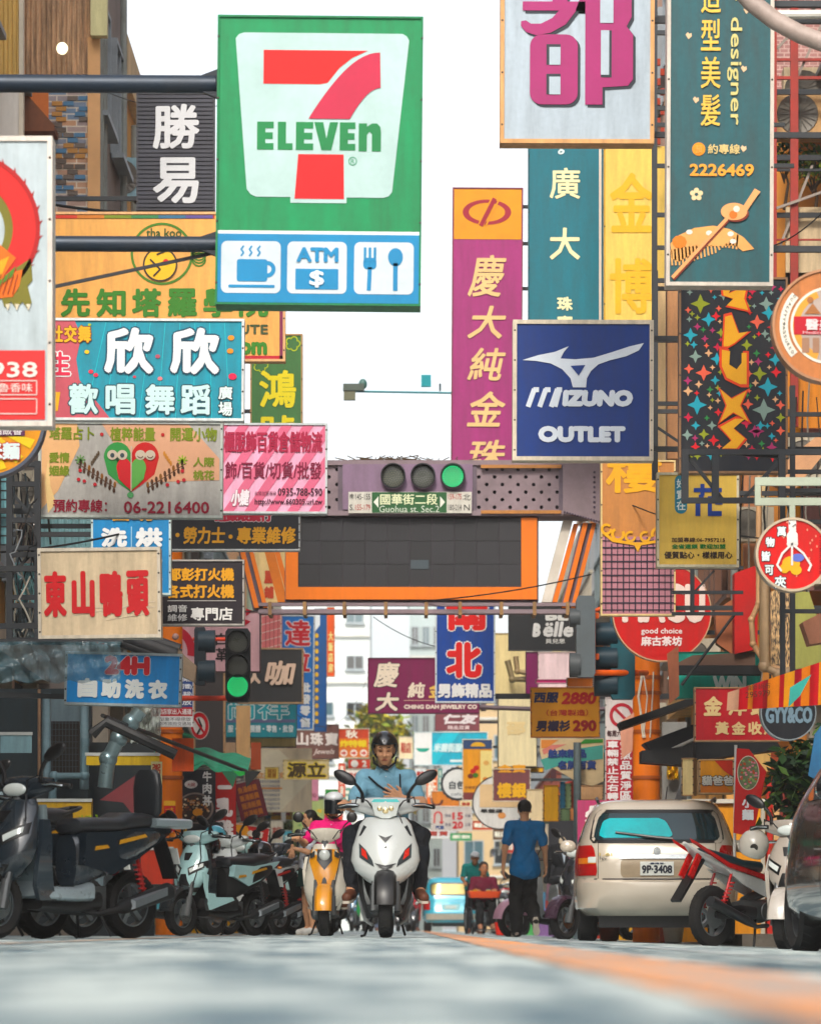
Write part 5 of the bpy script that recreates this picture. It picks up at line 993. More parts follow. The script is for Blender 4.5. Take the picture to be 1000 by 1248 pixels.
def scooter(label,px,d,hd,body,panel=None,seat='#22262b',style='sport',scale=1,lean=0,group='scooters',helmet=None,z=None,accent=None,backrest=False,plate=None,name='scooter',X=None):
    x=(px-CX)*d/FP if X is None else X
    t=thing(name,label,'scooter',(x,d,gz(x) if z is None else z),hd,group); t.scale=(scale,)*3; t.rotation_euler[1]=lean
    B=M(body,.2,0,.06,2,'car'); P=M(panel or body,.22,0,.08,2,'car') ; A=M(accent,.25,0,.1,3,'car') if accent else B
    R=.235
    steer=bpy.data.objects.new('front_wheel_unit',None)
    wheel(t,0,-.64,R,R,.105,5,'front_wheel'); wheel(t,0,.62,R,R,.115,5,'rear_wheel')
    m=MB()
    for s in (-1,1): m.tube([(s*.085,-.64,R),(s*.085,-.545,.56)],[.026,.022],10); m.tube([(s*.085,-.645,R-.03),(s*.085,-.60,.40)],[.034,.034],10)
    m.box(-.09,.09,-.66,-.62,R-.02,R+.02); m.tube([(0,-.56,.52),(0,-.40,1.0)],.035,10); m.build('fork',STEEL,t)
    m=MB(); m.lathe([(.06,.1),(.066,.1)],(0,-.64,R),'x',24); m.build('brake_disc',CHR,t)
    m=MB(); arcshell(m,-.64,R,R+.045,.085,62,176); m.build('front_fender',A if style=='retro' else (P if style!='maxi' else BLK),t)
    # apron / leg shield
    if style=='retro': rg=[(.30,-.40,.13,.10),(.38,-.43,.19,.12),(.48,-.44,.215,.13),(.6,-.43,.20,.13),(.72,-.41,.175,.12),(.84,-.385,.15,.11),(.93,-.365,.11,.09)]
    elif style=='sport': rg=[(.42,-.46,.04,.10),(.49,-.46,.10,.145),(.58,-.45,.17,.155),(.68,-.43,.20,.15),(.78,-.41,.185,.13),(.88,-.39,.15,.10),(.94,-.38,.11,.07)]
    else: rg=[(.385,-.50,.05,.12),(.44,-.50,.13,.15),(.52,-.49,.205,.17),(.60,-.47,.232,.175),(.70,-.45,.222,.165),(.80,-.425,.195,.145),(.88,-.40,.175,.115),(.935,-.385,.135,.075)]
    if style=='maxi': rg=[(a_,b_,c_*1.15,d_) for a_,b_,c_,d_ in rg]
    m=MB(); m.loft([ringxy(z_,y_,w,f,.05,36,2.1 if style=='retro' else 1.75) for z_,y_,w,f in rg]); ap=m.build('front_apron',B,t)
    m=MB(); 
    for s in (-1,1):
        m.loft([[(s*(w-.02),y0,z_),(s*(w+.012),y0+.01,z_),(s*(w+.014),y0+dd,z_),(s*(w-.02),y0+dd,z_)] for z_,y0,w,dd in ((.26,-.36,.13,.16),(.36,-.43,.17,.16),(.5,-.44,.20,.13),(.66,-.42,.215,.10),(.8,-.39,.19,.07))])
    m.build('leg_shield_side',P,t)
    m=MB(); m.loft([ringxy(z_,y_,w,.03,.05,20,3.2) for z_,y_,w in ((.3,-.30,.16),(.5,-.345,.19),(.7,-.33,.18),(.9,-.31,.14))]); m.build('inner_shield',BLK2 if style!='box' else M('#9fb0b5',.25,.4,.2,5),t)
    def front(x_,z_,off=.004):
        zs=[r[0] for r in rg]; z_=min(max(z_,zs[0]),zs[-1]-1e-4)
        for i in range(len(rg)-1):
            if rg[i][0]<=z_<=rg[i+1][0]:
                u=(z_-rg[i][0])/(rg[i+1][0]-rg[i][0]); q=[rg[i][k]+(rg[i+1][k]-rg[i][k])*u for k in range(4)]; break
        n_=2.1 if style=='retro' else 1.75
        return q[1]-q[3]*(max(0,1-abs(min(abs(x_)/q[2],.999))**n_))**(1/n_)-off
    def patch(pts,mat,nm,off=.006,th=.004,n=8,parent=None):
        # polygon on the apron front; fan from edge samples
        m=MB(); cx_=sum(p[0] for p in pts)/len(pts); cz_=sum(p[1] for p in pts)/len(pts); E=[]
        for i in range(len(pts)):
            a,b=pts[i],pts[(i+1)%len(pts)]
            for k in range(5): E.append((a[0]+(b[0]-a[0])*k/5,a[1]+(b[1]-a[1])*k/5))
        rings=[]
        for f in (1.0,.97,.6,.3,.02):
            rings.append([(cx_+(x_-cx_)*f,front(cx_+(x_-cx_)*f,cz_+(z_-cz_)*f,off if f<1 else -.004),cz_+(z_-cz_)*f) for x_,z_ in E])
        m.loft(rings,False); return m.build(nm,mat,parent or t)
    if style=='maxi':
        for s in (-1,1):
            h_=patch([(s*.205,.735),(s*.20,.62),(s*.085,.545),(s*.10,.60),(s*.15,.68)],M('#3d4448',.15),'turn_signal',.008); patch([(s*.185,.70),(s*.183,.64),(s*.135,.60),(s*.15,.67)],M('#c9413a',.2,0,.1),'lens',.016,parent=h_)
            patch([(s*.17,.875),(s*.145,.86),(s*.19,.79),(s*.205,.79)],M('#2a2e33',.5),'air_slot',.006)
        patch([(-.085,.575),(-.04,.555),(.04,.555),(.085,.575),(.04,.545),(-.04,.545)],BLK,'grille_slot',.008); patch([(-.06,.55),(0,.52),(.06,.55),(0,.538)],BLK,'grille_slot',.009)
        patch([(-.055,.795),(-.02,.78),(0,.765),(.02,.78),(.055,.795),(0,.735)],M('#2e3033',.4),'emblem_mark',.008)
        patch([(-.012,.70),(0,.71),(.012,.70),(0,.69)],BLK,'screw_cap',.008)
    elif style=='retro':
        q=patch([(-.135,.88),(.135,.88),(.16,.76),(.11,.60),(.07,.45),(-.07,.45),(-.11,.60),(-.16,.76)],A,'center_panel',.012)
        q=patch([(-.075,.875),(.075,.875),(.08,.76),(0,.66),(-.08,.76)],BLK,'lamp_surround',.02)
        m=MB(); yy=front(0,.8,.02); m.ell((0,yy,.815),(.056,.03,.058),20,12); m.ell((0,yy-.0,.725),(.028,.02,.03),14,8); m.build('headlight',LGL,t)
        for s in (-1,1): patch([(s*.10,.86),(s*.15,.83),(s*.145,.78),(s*.10,.80)],M('#3d4448',.15),'turn_signal',.024)
    else:
        for s in (-1,1):
            q=patch([(s*.04,.70),(s*.19,.78),(s*.20,.70),(s*.06,.62)],BLK,'lamp_surround',.008); patch([(s*.06,.69),(s*.17,.75),(s*.175,.71),(s*.075,.65)],LGL,'headlight',.014,parent=None)
        patch([(-.05,.86),(.05,.86),(.03,.78),(-.03,.78)],BLK,'emblem_mark',.007); patch([(-.12,.50),(.12,.50),(.08,.45),(-.08,.45)],BLK,'grille_slot',.008)
    if style=='sport':
        m=MB()
        for s in (-1,1): m.loft([[(s*(w_+.0),y_,z_) for y_,z_ in [(-.50,.66),(-.47,.50),(-.38,.27),(.02,.37),(-.02,.40),(-.30,.40),(-.36,.60)]] for w_ in (.17,.20)])
        m.build('side_wing',B,t,35,True); patch([(-.03,.64),(.03,.64),(.07,.52),(0,.46),(-.07,.52)],BLK,'nose_panel',.009)
    # handlebar cowl
    C=B if style!='retro' else P
    m=MB(); rr=[]
    for i in range(17):
        u=-1+i/8; a=abs(u); w=.15 if style=='retro' else (.265 if style=='maxi' else .245)
        rr.append([(u*w,-.40+.07*a+(.06-.02*a)*(1-.55*a*a)*p,1.0+.035*a+(.078*(1-.5*a**1.6))*q+(.012 if q>0 else 0)*(1-a)) for p,q in [sup(2*math.pi*k/20,2.3) for k in range(20)]])
    m.loft(rr); m.build('handlebar_cowl',C,t)
    if style=='maxi':
        m=MB(); m.loft([[(x_*sc,-.472-y_,z_) for x_,z_ in ((-.115,1.05),(.115,1.05),(.085,.945),(.035,.925),(-.035,.925),(-.085,.945))] for y_,sc in ((-.03,1),(.004,.96),(.014,.8))]); hl=m.build('headlight',LGL,t)
        m=MB(); 
        for sx,sz,r_ in ((0,.985,.026),(-.045,1.0,.02),(.045,1.0,.02)): m.ell((sx,-.49,sz),(r_,.008,r_),14,8)
        m.build('reflector_bowl',M('#f2e2b8',.1,.6,0),hl)
        m=MB(); m.loft([[(x_,-.44-yy,z_) for x_,z_ in ((-.11,1.05),(.11,1.05),(.09,1.075),(-.09,1.075))] for yy in (-.03,.01)]); m.build('cowl_screen',M('#5ac0c0',.1,0,0),t)
    elif style!='retro':
        m=MB(); m.ell((0,-.452,1.0),(.11,.028,.045),20,10); m.build('headlight',LGL,t)
    m=MB()
    for s in (-1,1): m.tube([(s*.2,-.36,1.03),(s*.27,-.345,1.03),(s*.37,-.30,1.02)],[.018,.02,.019],10); m.ell((s*.375,-.298,1.02),(.012,.02,.022),10,6)
    m.build('handlebar_grip',BLK,t)
    m=MB()
    for s in (-1,1): m.tube([(s*.21,-.40,1.03),(s*.3,-.39,1.035),(s*.36,-.355,1.02)],.007,6)
    m.build('brake_lever',CHR,t)
    for s in (-1,1):
        m=MB(); big=style!='retro'; hh=1.27 if big else 1.2
        if big: m.loft([[(s*(.17+.03*q)-0*1+ (p*.016), -.38+ (r_*.014), 1.05+.0) for p,r_ in [(math.cos(k*math.pi/4),math.sin(k*math.pi/4)) for k in range(8)]] if False else [(s*xx+p*ra,-.38+r_*ra,zz) for p,r_ in [(math.cos(k*math.pi/4),math.sin(k*math.pi/4)) for k in range(8)]] for xx,zz,ra in ((.175,1.05,.016),(.18,1.12,.014),(.21,1.17,.016),(.25,1.21,.02))])
        else: m.tube([(s*.15,-.36,1.04),(s*.2,-.37,1.12),(s*.25,-.37,hh-.03)],.008,6)
        mo=m.build('mirror',BLK,t)
        if big: T=Matrix.Translation((s*.315,-.385,1.245))@Matrix.Rotation(-s*.5,4,'Y')@Matrix.Rotation(s*.15,4,'Z')
        else: T=Matrix.Translation((s*.27,-.37,hh))
        mm=MB(); mm.ell((0,0,0),(.098,.022,.047) if big else (.055,.016,.055),20,12,T); mm.build('mirror_shell',BLK,mo)
        mm=MB(); mm.ell((0,.012,0),(.085,.014,.038) if big else (.046,.01,.046),16,8,T); mm.build('mirror_glass',MIR,mo)
    m=MB()
    for s in (-1,1): m.tube([(s*.24,-.36,1.02),(s*.22,-.45,1.09),(s*.14,-.47,1.06),(s*.08,-.42,.98)],.006,5)
    m.tube([(.1,-.44,.97),(.16,-.5,.8),(.12,-.55,.6),(.08,-.60,.4)],.006,5); m.build('control_cable',BLK,t)
    if style!='maxi':
        for s in (-1,1):
            m=MB(); m.prism([(.35,.645),(.62,.70),(.60,.72),(.36,.675)],s*.176,s*.179,'yz'); m.prism([(.12,.60),(.26,.62),(.24,.64),(.13,.63)],s*.176,s*.179,'yz'); m.build('decal',M(('#c23a34','#e3e6e4','#d9a23a','#5f9fc0')[int(px+d*10)%4],.3),t,0)
    # floorboard
    m=MB(); m.loft([ringxz(y_,z_,w,h,20,4) for y_,z_,w,h in ((-.36,.34,.13,.05),(-.25,.31,.17,.05),(0,.30,.175,.05),(.14,.32,.16,.07))]); m.build('floorboard',BLK2 if style!='box' else M('#b9c6cb',.25,.4,.2,5),t)
    m=MB(); m.loft([ringxz(y_,z_,w,h,20,3) for y_,z_,w,h in ((-.30,.24,.11,.04),(0,.22,.13,.05),(.25,.26,.12,.07))]); m.build('underbelly',BLK,t)
    # body under the seat and tail
    m=MB(); m.loft([ringxz(y_,z_,w,h,28,2.8) for y_,z_,w,h in ((.02,.53,.10,.18),(.08,.55,.135,.2),(.3,.59,.165,.17),(.55,.65,.165,.125),(.75,.70,.13,.085),(.9,.75,.075,.045),(.97,.77,.03,.02))]); m.build('tail_body',BLK2 if style=='sport' else P,t)
    m=MB()
    for s in (-1,1):
        q=[(.04,.62),(.3,.52),(.5,.58),(.9,.745),(.97,.79),(.7,.765),(.4,.73),(.08,.74)] if style=='sport' else [(.03,.50),(.3,.44),(.55,.55),(.93,.73),(.95,.79),(.6,.76),(.3,.73),(.05,.72)]
        n=len(q); w=.172; vs=[(s*(w*(1-.55*max(0,y_-.5)/.5)),y_,z_) for y_,z_ in q]+[(s*(.06),y_,z_) for y_,z_ in q]
        m.add(vs,[tuple(range(n)),tuple(range(n,2*n))]+[(i,(i+1)%n,n+(i+1)%n,n+i) for i in range(n)])
    m.build('side_panel',B,t,35,True)
    S2=M(seat,.4,0,.2,5)
    m=MB(); m.loft([ringxz(y_,z_,w,h,24,2.7) for y_,z_,w,h in ((.0,.75,.06,.03),(.04,.765,.125,.055),(.2,.77,.155,.06),(.42,.775,.16,.06),(.48,.795,.155,.075),(.7,.81,.13,.06),(.83,.82,.08,.035))]); m.build('seat',S2,t)
    if backrest:
        m=MB(); m.loft([ringxy(z_,.80,w,.035,.03,20,3.2) for z_,w in ((.84,.09),(.88,.125),(1.05,.13),(1.14,.11),(1.17,.07))]); m.build('backrest',S2,t)
        m=MB(); m.loft([ringxz(y_,.80,w,.035,20,4) for y_,w in ((.72,.17),(.78,.19),(1.05,.18),(1.1,.14))]); m.build('rear_rack',M('#a7b4b8',.3,.5,.2),t)
    else:
        m=MB(); m.tube([(-.12,.68,.82),(-.10,.85,.86),(-.05,.93,.875),(.05,.93,.875),(.10,.85,.86),(.12,.68,.82)],.013,8); m.build('grab_rail',BLK if style!='retro' else CHR,t)
    m=MB(); m.ell((0,.965,.755),(.075,.03,.03),16,8); m.build('tail_light',RED,t)
    m=MB()
    for s in (-1,1): m.ell((s*.11,.93,.72),(.03,.02,.018),10,6)
    m.build('turn_signal',AMB,t)
    m=MB(); m.bar((0,.9,.70),(0,1.02,.42),.14,.012); m.build('rear_fender',BLK,t)
    m=MB(); m.add([(-.09,1.03,.52),(.09,1.03,.52),(.09,1.0,.63),(-.09,1.0,.63),(-.09,1.02,.52),(.09,1.02,.52),(.09,.99,.63),(-.09,.99,.63)],[(0,1,2,3),(7,6,5,4),(0,4,5,1),(1,5,6,2),(2,6,7,3),(3,7,4,0)]); m.build('licence_plate',M('#dfe3df',.4),t,0)
    # engine, exhaust, shock, stand
    m=MB(); m.loft([ringxz(y_,z_,w,h,18,3,x=-.10) for y_,z_,w,h in ((.12,.26,.05,.08),(.22,.26,.075,.10),(.5,.25,.07,.085),(.68,.24,.05,.07))]); m.box(-.06,.08,.1,.32,.2,.36)
    for k in range(5): m.box(-.075,.075,.02+k*.02,.03+k*.02,.24,.36)
    m.build('engine',STEEL,t)
    m=MB(); m.tube([(.05,.1,.2),(.12,.2,.17),(.14,.36,.2),(.145,.42,.22),(.15,.85,.33),(.15,.88,.34)],[.018,.018,.022,.05,.062,.04],16); m.build('exhaust',BLK2,t)
    m=MB(); m.loft([[(.19,y_,z_) for y_,z_ in ((.45,.2),(.8,.3),(.8,.36),(.45,.27))],[(.215,y_,z_) for y_,z_ in ((.47,.21),(.78,.3),(.78,.35),(.47,.26))]]); m.build('exhaust_guard',M('#8d9498',.3,.6,.2),t)
    for s in (-1,1):
        m=MB(); m.tube([(s*.11,.66,.28),(s*.11,.58,.58)],.014,8)
        for k in range(7): m.lathe([(.31+k*.032,.030),(.322+k*.032,.030)],(s*.11,.645-.01*k,0),'z',10)
        m.build('shock_absorber',M('#b5302a' if int(px)%3==0 else '#2a2d31',.4,.1,.2),t)
    m=MB(); m.tube([(-.1,.22,.2),(-.17,.30,.02),(-.2,.31,.012)],.011,6); m.tube([(.1,.22,.2),(.15,.30,.02)],.011,6); m.build('stand',BLK,t)
    if style=='maxi':
        m=MB()
        for s in (-1,1): m.loft([[(s*x_,y_,z_) for x_,y_ in ((.15,-.42),(.2,-.44),(.21,-.30),(.16,-.26))] if False else [(s*a,b,z_) for a,b in ((w-.02,-.46),(w+.01,-.44),(w+.02,-.28),(w-.02,-.26))] for z_,w in ((.15,.13),(.3,.18),(.45,.2),(.6,.2))])
        m.build('lower_cowl',BLK,t)
        m=MB(); m.tube([(-.21,-.2,.30),(-.16,-.36,.14),(-.1,-.42,.1)],.014,6); m.tube([(.21,-.2,.30),(.16,-.36,.14),(.1,-.42,.1)],.014,6); m.build('crash_bar',M('#b9bec0',.3,.7),t)
    return t
# main white scooter
scooter('white scooter facing the camera ridden by the man in the blue shirt',470,30.2,0,'#cdd1cf','#b9bdbc',style='maxi',group=None,scale=1.0)
scooter('yellow and white retro scooter carrying the woman in pink',398,38,-.02,'#e3ddcf','#e3ddcf',style='retro',accent='#eba52a',group=None,scale=.97)
# left row
scooter('big black scooter with silver floor and tall backrest, nearest on the left',78,26,-.72,'#212a32','#2a333b',style='box',group='scooters parked along the left side',scale=1.0,backrest=True)
scooter('silver scooter half hidden behind the big black one, cut by the left edge',20,28.5,-.8,'#9fb0b5','#7f8d92',style='sport',group='scooters parked along the left side')
scooter('dark scooter at the left edge with only its mirror and bars above the black one',-32,26.2,-.7,'#20262c','#272c31',style='sport',group='scooters parked along the left side',scale=1.05)
scooter('white scooter with black trim just behind the front mint one',300,42,-.55,'#e3e8e6','#20262b',style='sport',group='scooters parked along the left side')
scooter('light mint scooter right behind the first mint one with a dark helmet on it',318,44.5,-.6,'#bcd8d6','#262b30',style='sport',group='scooters parked along the left side')
scooter('white scooter behind the mint pair, mostly its bars and seat showing',332,48,-.5,'#e2e6e4','#2b3035',style='sport',group='scooters parked along the left side')
scooter('dark scooter with a round mirror between the left row and the girl',352,46,-.35,'#262b33','#262b33',style='retro',group='scooters parked along the left side',accent='#30363d')
scooter('blue-grey scooter farther back in the left row',340,53,-.4,'#7f9fb0','#23282d',style='sport',group='scooters parked along the left side')
scooter('pale mint scooter with black trim, front of the parked left row',266,38,-.6,'#b9dcdd','#22272b',style='sport',group='scooters parked along the left side',scale=.95)
scooter('grey scooter at the back of the left row under the red banner',318,57,-.4,'#8d9598','#2a2f33',style='sport',group='scooters parked along the left side')
# right side
scooter('small pink-trimmed scooter beside the walking man, front wheel to the left',672,50.5,-.95,'#c9a0b4','#8f9496',style='retro',group='scooters parked on the right side',accent='#c9a0b4')
scooter('dark scooter leaning behind the beige car with a bright mirror',728,44.5,-.7,'#2a2d33','#3a2a38',style='sport',group='scooters parked on the right side')
scooter('black scooter parked far behind the small blue car',595,84,.2,'#30343a','#30343a',style='sport',group='scooters parked on the right side')
scooter('red scooter far down the street left of the blue car',500,92,.1,'#a5303a','#30343a',style='sport',group='scooters on the far street')
scooter('green scooter far down the street behind the riders',448,88,-.1,'#4fae6a','#30343a',style='retro',accent='#e0e6e0',group='scooters on the far street')
# underbone motorcycle, tail towards the lower left
def motorbike(px,d,hd):
    x=(px-CX)*d/FP; t=thing('motorcycle','red and white underbone motorcycle with black seat, tail pointing left','motorcycle',(x,d,gz(x)),hd)
    Rr=.285; wheel(t,0,-.62,Rr,Rr,.08,6,'front_wheel'); wheel(t,0,.62,Rr,Rr,.1,6,'rear_wheel')
    rd=M('#c21a28',.2,0,.1,3,'car'); wh=M('#dfe0dd',.22,0,.12,3,'car')
    m=MB(); m.loft([ringxz(y_,z_,w,h,22,2.6) for y_,z_,w,h in ((-.05,.72,.06,.03),(.0,.745,.11,.05),(.25,.76,.12,.05),(.45,.80,.115,.055),(.75,.88,.07,.03))]); m.build('seat',M('#173038',.35,0,.15,5),t)
    m=MB(); m.loft([ringxz(y_,z_,w,h,20,2.4) for y_,z_,w,h in ((-.08,.62,.06,.06),(.15,.67,.10,.055),(.5,.74,.10,.05),(.85,.86,.06,.035),(1.0,.95,.02,.012))]); m.build('tail_cowl',wh,t)
    m=MB()
    for s in (-1,1): m.loft([[(s*.10*k,y_,z_) for y_,z_ in pp] for k,pp in ((1.06,[(-.1,.66),(.5,.78),(1.05,.99),(1.02,.95),(.5,.73),(-.08,.61)]),(1.2,[(-.08,.655),(.5,.775),(1.0,.97),(.98,.945),(.5,.735),(-.06,.615)]))])
    m.build('red_side_stripe',rd,t,35,True)
    m=MB()
    for s in (-1,1): m.loft([[(s*.09*k,y_,z_) for y_,z_ in [(-.15,.58),(.2,.66),(.55,.72),(.3,.58),(-.05,.46)]] for k in (1.1,1.25)])
    m.build('side_panel',wh,t,35,True)
    m=MB(); m.tube([(0,-.35,.85),(0,-.1,.5),(0,.15,.42)],.05,10); m.loft([ringxz(y_,z_,w,h,18,2.6) for y_,z_,w,h in ((-.32,.36,.05,.05),(-.25,.36,.10,.09),(-.05,.33,.12,.11),(.15,.34,.11,.10),(.28,.36,.06,.06))]); m.lathe([(-.14,.09),(-.15,.085),(-.15,.03)],(0,-.02,.33),'x',20); m.build('engine',STEEL,t)
    m=MB(); m.loft([ringxz(y_,z_,w,h,14,2.5,x=-.115) for y_,z_,w,h in ((.12,.32,.02,.05),(.35,.33,.02,.06),(.62,.31,.02,.055),(.7,.3,.01,.03))]); m.build('chain_case',BLK,t)
    m=MB(); m.tube([(-.17,-.1,.26),(-.24,-.1,.26)],.016,8); m.tube([(-.13,.35,.32),(-.2,.36,.33)],.014,8); m.tube([(-.06,.05,.3),(-.13,.15,.1),(-.16,.2,.01)],.012,6); m.build('foot_peg',BLK,t)
    m=MB(); m.loft([ringxz(y_,z_,w,h,20,2.4) for y_,z_,w,h in ((-.42,.66,.04,.12),(-.3,.60,.075,.12),(-.1,.58,.08,.09),(.06,.62,.05,.05))]); m.build('centre_fairing',rd,t)
    m=MB()
    for s in (-1,1):
        m.tube([(s*.11,.62,.3),(s*.10,.45,.68)],.014,8)
        for k in range(8): m.lathe([(.36+k*.032,.034),(.375+k*.032,.034)],(s*.108,.6-.02*k,0),'z',10)
    m.build('shock_absorber',rd,t)
    m=MB(); m.bar((-.1,.62,.285),(-.1,.1,.30),.03,.05); m.bar((.1,.62,.285),(.1,.1,.30),.03,.05); m.build('swingarm',STEEL,t)
    m=MB(); m.tube([(-.08,-.1,.2),(-.15,.15,.19),(-.17,.3,.24),(-.18,.85,.42)],[.02,.02,.042,.05],12); m.build('exhaust',M('#3a3d42',.3,.5),t)
    m=MB(); m.bar((0,.78,.80),(0,1.12,.42),.11,.03); m.build('rear_fender',BLK,t,0)
    m=MB()
    for s in (-1,1): m.bar((s*.05,.85,.84),(s*.055,.98,.64),.025,.06)
    m.build('tail_light',RED,t,0)
    m=MB(); m.tube([(0,-.62,.3),(0,-.42,.9)],.03,10); m.tube([(-.33,-.25,1.0),(-.1,-.35,.98),(.1,-.35,.98),(.33,-.25,1.0)],.014,8); m.build('handlebar',CHR,t)
    m=MB(); m.loft([ringxy(z_,y_,w,.07,.04,20,2) for z_,y_,w in ((.4,-.42,.08),(.55,-.42,.17),(.75,-.40,.16),(.92,-.38,.1),(1.0,-.38,.05))]); m.build('front_cowl',M('#d9622c',.25,0,.1,3,'car'),t)
    m=MB(); m.tube([(-.15,-.33,1.0),(-.2,-.33,1.14)],.007,6); m.ell((-.22,-.33,1.17),(.07,.02,.035)); m.build('mirror',M('#2f6f78',.2,.3),t)
    m=MB(); arcshell(m,-.62,Rr,Rr+.04,.06,60,170); m.build('front_fender',wh,t)
    return t
motorbike(918,35.5,math.radians(136))
def helmet(label,loc,col,r=.13,visor=True,vis='#0d1418',rz=0,group='helmets resting on scooters'):
    t=thing('helmet',label,'helmet',loc,rz,group)
    m=MB(); m.loft([[(r*sc*p,r*1.12*sc*q,z_*r) for p,q in [(math.cos(2*math.pi*k/28),math.sin(2*math.pi*k/28)) for k in range(28)]] for z_,sc in ((-.72,.82),(-.6,.93),(-.3,1.0),(0,1.02),(.3,.97),(.6,.82),(.82,.6),(.96,.32),(1.0,.05))]); m.build('shell',M(col,.12,0,.08,3,'car'),t)
    if visor:
        m=MB(); m.grid(lambda u,v:(r*1.05*math.sin((u-.5)*2.3)*(1-.1*abs(v-.5)),-r*1.2*math.cos((u-.5)*2.3)-.002,r*(-.5+.85*v)),14,6); m.build('visor',M(vis,.04,0,0,3,'car'),t)
    return t
hm=helmet('white helmet with a round dark emblem resting on the red and white motorcycle',P3(917,1029,34.9)+Vector((0,-.1,.0)),'#d9d4c9',.135,False); hm.rotation_euler=(.35,.35,0)
m=MB(); m.lathe([(-.152,.001),(-.151,.03),(-.149,.036)],(0,0,.015),'y',24); m.build('emblem',M('#2a2520',.4),hm); 
helmet('glossy dark helmet with visor on the mint scooter',P3(318,1040,42)+Vector((0,0,.0)),'#1a2027',.135,rz=-.5)
helmet('light blue helmet on the scooter at the back of the left row',P3(262,1020,42.5)+Vector((0,0,0)),'#5fb4c9',.13,rz=-.3)
helmet('small black helmet hanging at the front of the mint row',P3(254,1030,38.4),'#22282d',.12,rz=-.4)
helmet('multicoloured helmet on the dark scooter beside the beige car',P3(718,1015,45.6),'#3a4a58',.14,rz=.3,vis='#caa55a')
# cars -----------------------------------------------------------------
def car(label,px,d,hd,body,L,secs,glass=None,name='parked_car',rear=True,plate=None,group=None,X=None,lamps='tall',zz=None,cat='car',wr=.3,mirror=True,bumper=None):
    """secs: (z, half width, y_rear, y_front, power); y grows forward from the rear face at 0; the rear faces -Y."""
    x=(px-CX)*d/FP if X is None else X; t=thing(name,label,cat,(x,d,gz(x) if zz is None else zz),hd,group); B=M(body,.2,.12,.03,1,'car')
    def ring(z,w,yr,yf,n):
        c=(yr+yf)/2; h=(yf-yr)/2; out=[]
        for k in range(72):
            a,b=sup(2*math.pi*k/72,n); out.append((w*a,c+h*b,z))
        return out
    def lerp(z):
        z=min(max(z,secs[0][0]),secs[-1][0]-1e-5)
        for i in range(len(secs)-1):
            if secs[i][0]<=z<=secs[i+1][0]:
                u=(z-secs[i][0])/(secs[i+1][0]-secs[i][0]+1e-9); return [secs[i][k]+(secs[i+1][k]-secs[i][k])*u for k in range(1,5)]
    def face(xx,z,off=.004,front=False):
        w,yr,yf,n=lerp(z); a=min(abs(xx)/w,.9995); h=(yf-yr)/2; y=h*(1-a**n)**(1/n)
        return ((yr+yf)/2+y+off) if front else ((yr+yf)/2-y-off)
    def sideX(y,z,off=.004):
        w,yr,yf,n=lerp(z); c=(yr+yf)/2; h=(yf-yr)/2; a=min(abs(y-c)/h,.999); return w*(1-a**n)**(1/n)+off
    m=MB(); m.loft([ring(*s) for s in secs]); m.build('body',B,t,40)
    def patch(x0,x1,z0,z1,mat,nm,off=.005,r=.0,front=False,nx=16,nz=8,fx=None,parent=None,rim=True):
        m=MB(); 
        def fn(u,v):
            z=z0+(z1-z0)*v; a,b=(x0,x1) if fx is None else fx(v)
            # rounded corners
            e=abs(2*v-1)**6*r; a,b=a+e,b-e; xx=a+(b-a)*u
            return (xx,face(xx,z,off,front),z)
        m.grid(fn,nx,nz); return m.build(nm,mat,parent or t,60)
    def spatch(s,y0,y1,z0,z1,mat,nm,off=.005,fy=None):
        m=MB(); m.grid(lambda u,v:(s*sideX((fy(v)[0]+(fy(v)[1]-fy(v)[0])*u) if fy else y0+(y1-y0)*u,z0+(z1-z0)*v,off),(fy(v)[0]+(fy(v)[1]-fy(v)[0])*u) if fy else y0+(y1-y0)*u,z0+(z1-z0)*v),14,6); return m.build(nm,mat,t,60)
    W=secs[1][1]; 
    for sx in (-1,1):
        for yy,nm in ((.78,'rear_wheel'),(L-.85,'front_wheel')):
            wheel(t,sx*(W-.13),yy,wr,wr,.2,5,nm,rimc=STEEL)
    m=MB(); m.box(-W+.25,W-.25,.35,L-.4,.16,.34); m.build('underbody',BLK,t,0)
    return t,patch,spatch,face,lerp,B
GW=glassmat('car_glass','#0f2a30',.03)
t,patch,spatch,face,lerp,B=car('beige estate car seen from behind with plate 9P 3408',800,39,-.05,'#d3c9ba',4.3,[(.28,.76,.10,4.15,6),(.36,.84,-.02,4.25,6),(.50,.86,-.08,4.3,5.5),(.62,.862,-.07,4.3,5.5),(.655,.855,.0,4.28,5.5),(.8,.852,.0,4.2,6),(.95,.835,.03,4.1,6),(1.03,.81,.07,3.35,6),(1.2,.75,.2,2.95,6),(1.36,.68,.33,2.6,5.5),(1.43,.64,.38,2.5,5),(1.465,.58,.46,2.35,4.5),(1.48,.45,.6,2.2,4)],group='cars on the right side')
tint=M('#1fb9c2',.04,0,0,1.5)
g1=patch(-.66,.66,1.02,1.37,BLK,'rear_window',.006,.05,fx=lambda v:(-.70+.075*v,.70-.075*v)); patch(-.6,.6,1.055,1.33,GW,'glass',.012,.04,fx=lambda v:(-.655+.07*v,.655-.07*v),parent=g1)
patch(-.6,.25,1.075,1.28,M('#2bb5bd',.06,0,.3,3),'painted_reflection',.016,.06,fx=lambda v:(-.60+.06*v,.18-.1*v),parent=g1)  # cyan reflection in the rear glass, painted as a thin patch
m=MB(); m.tube([(-.42,face(-.42,1.13,.03),1.13),(0,face(0,1.075,.035),1.075),(.16,face(.16,1.06,.03),1.06)],[.012,.018,.02],8); m.build('wiper',BLK,t)
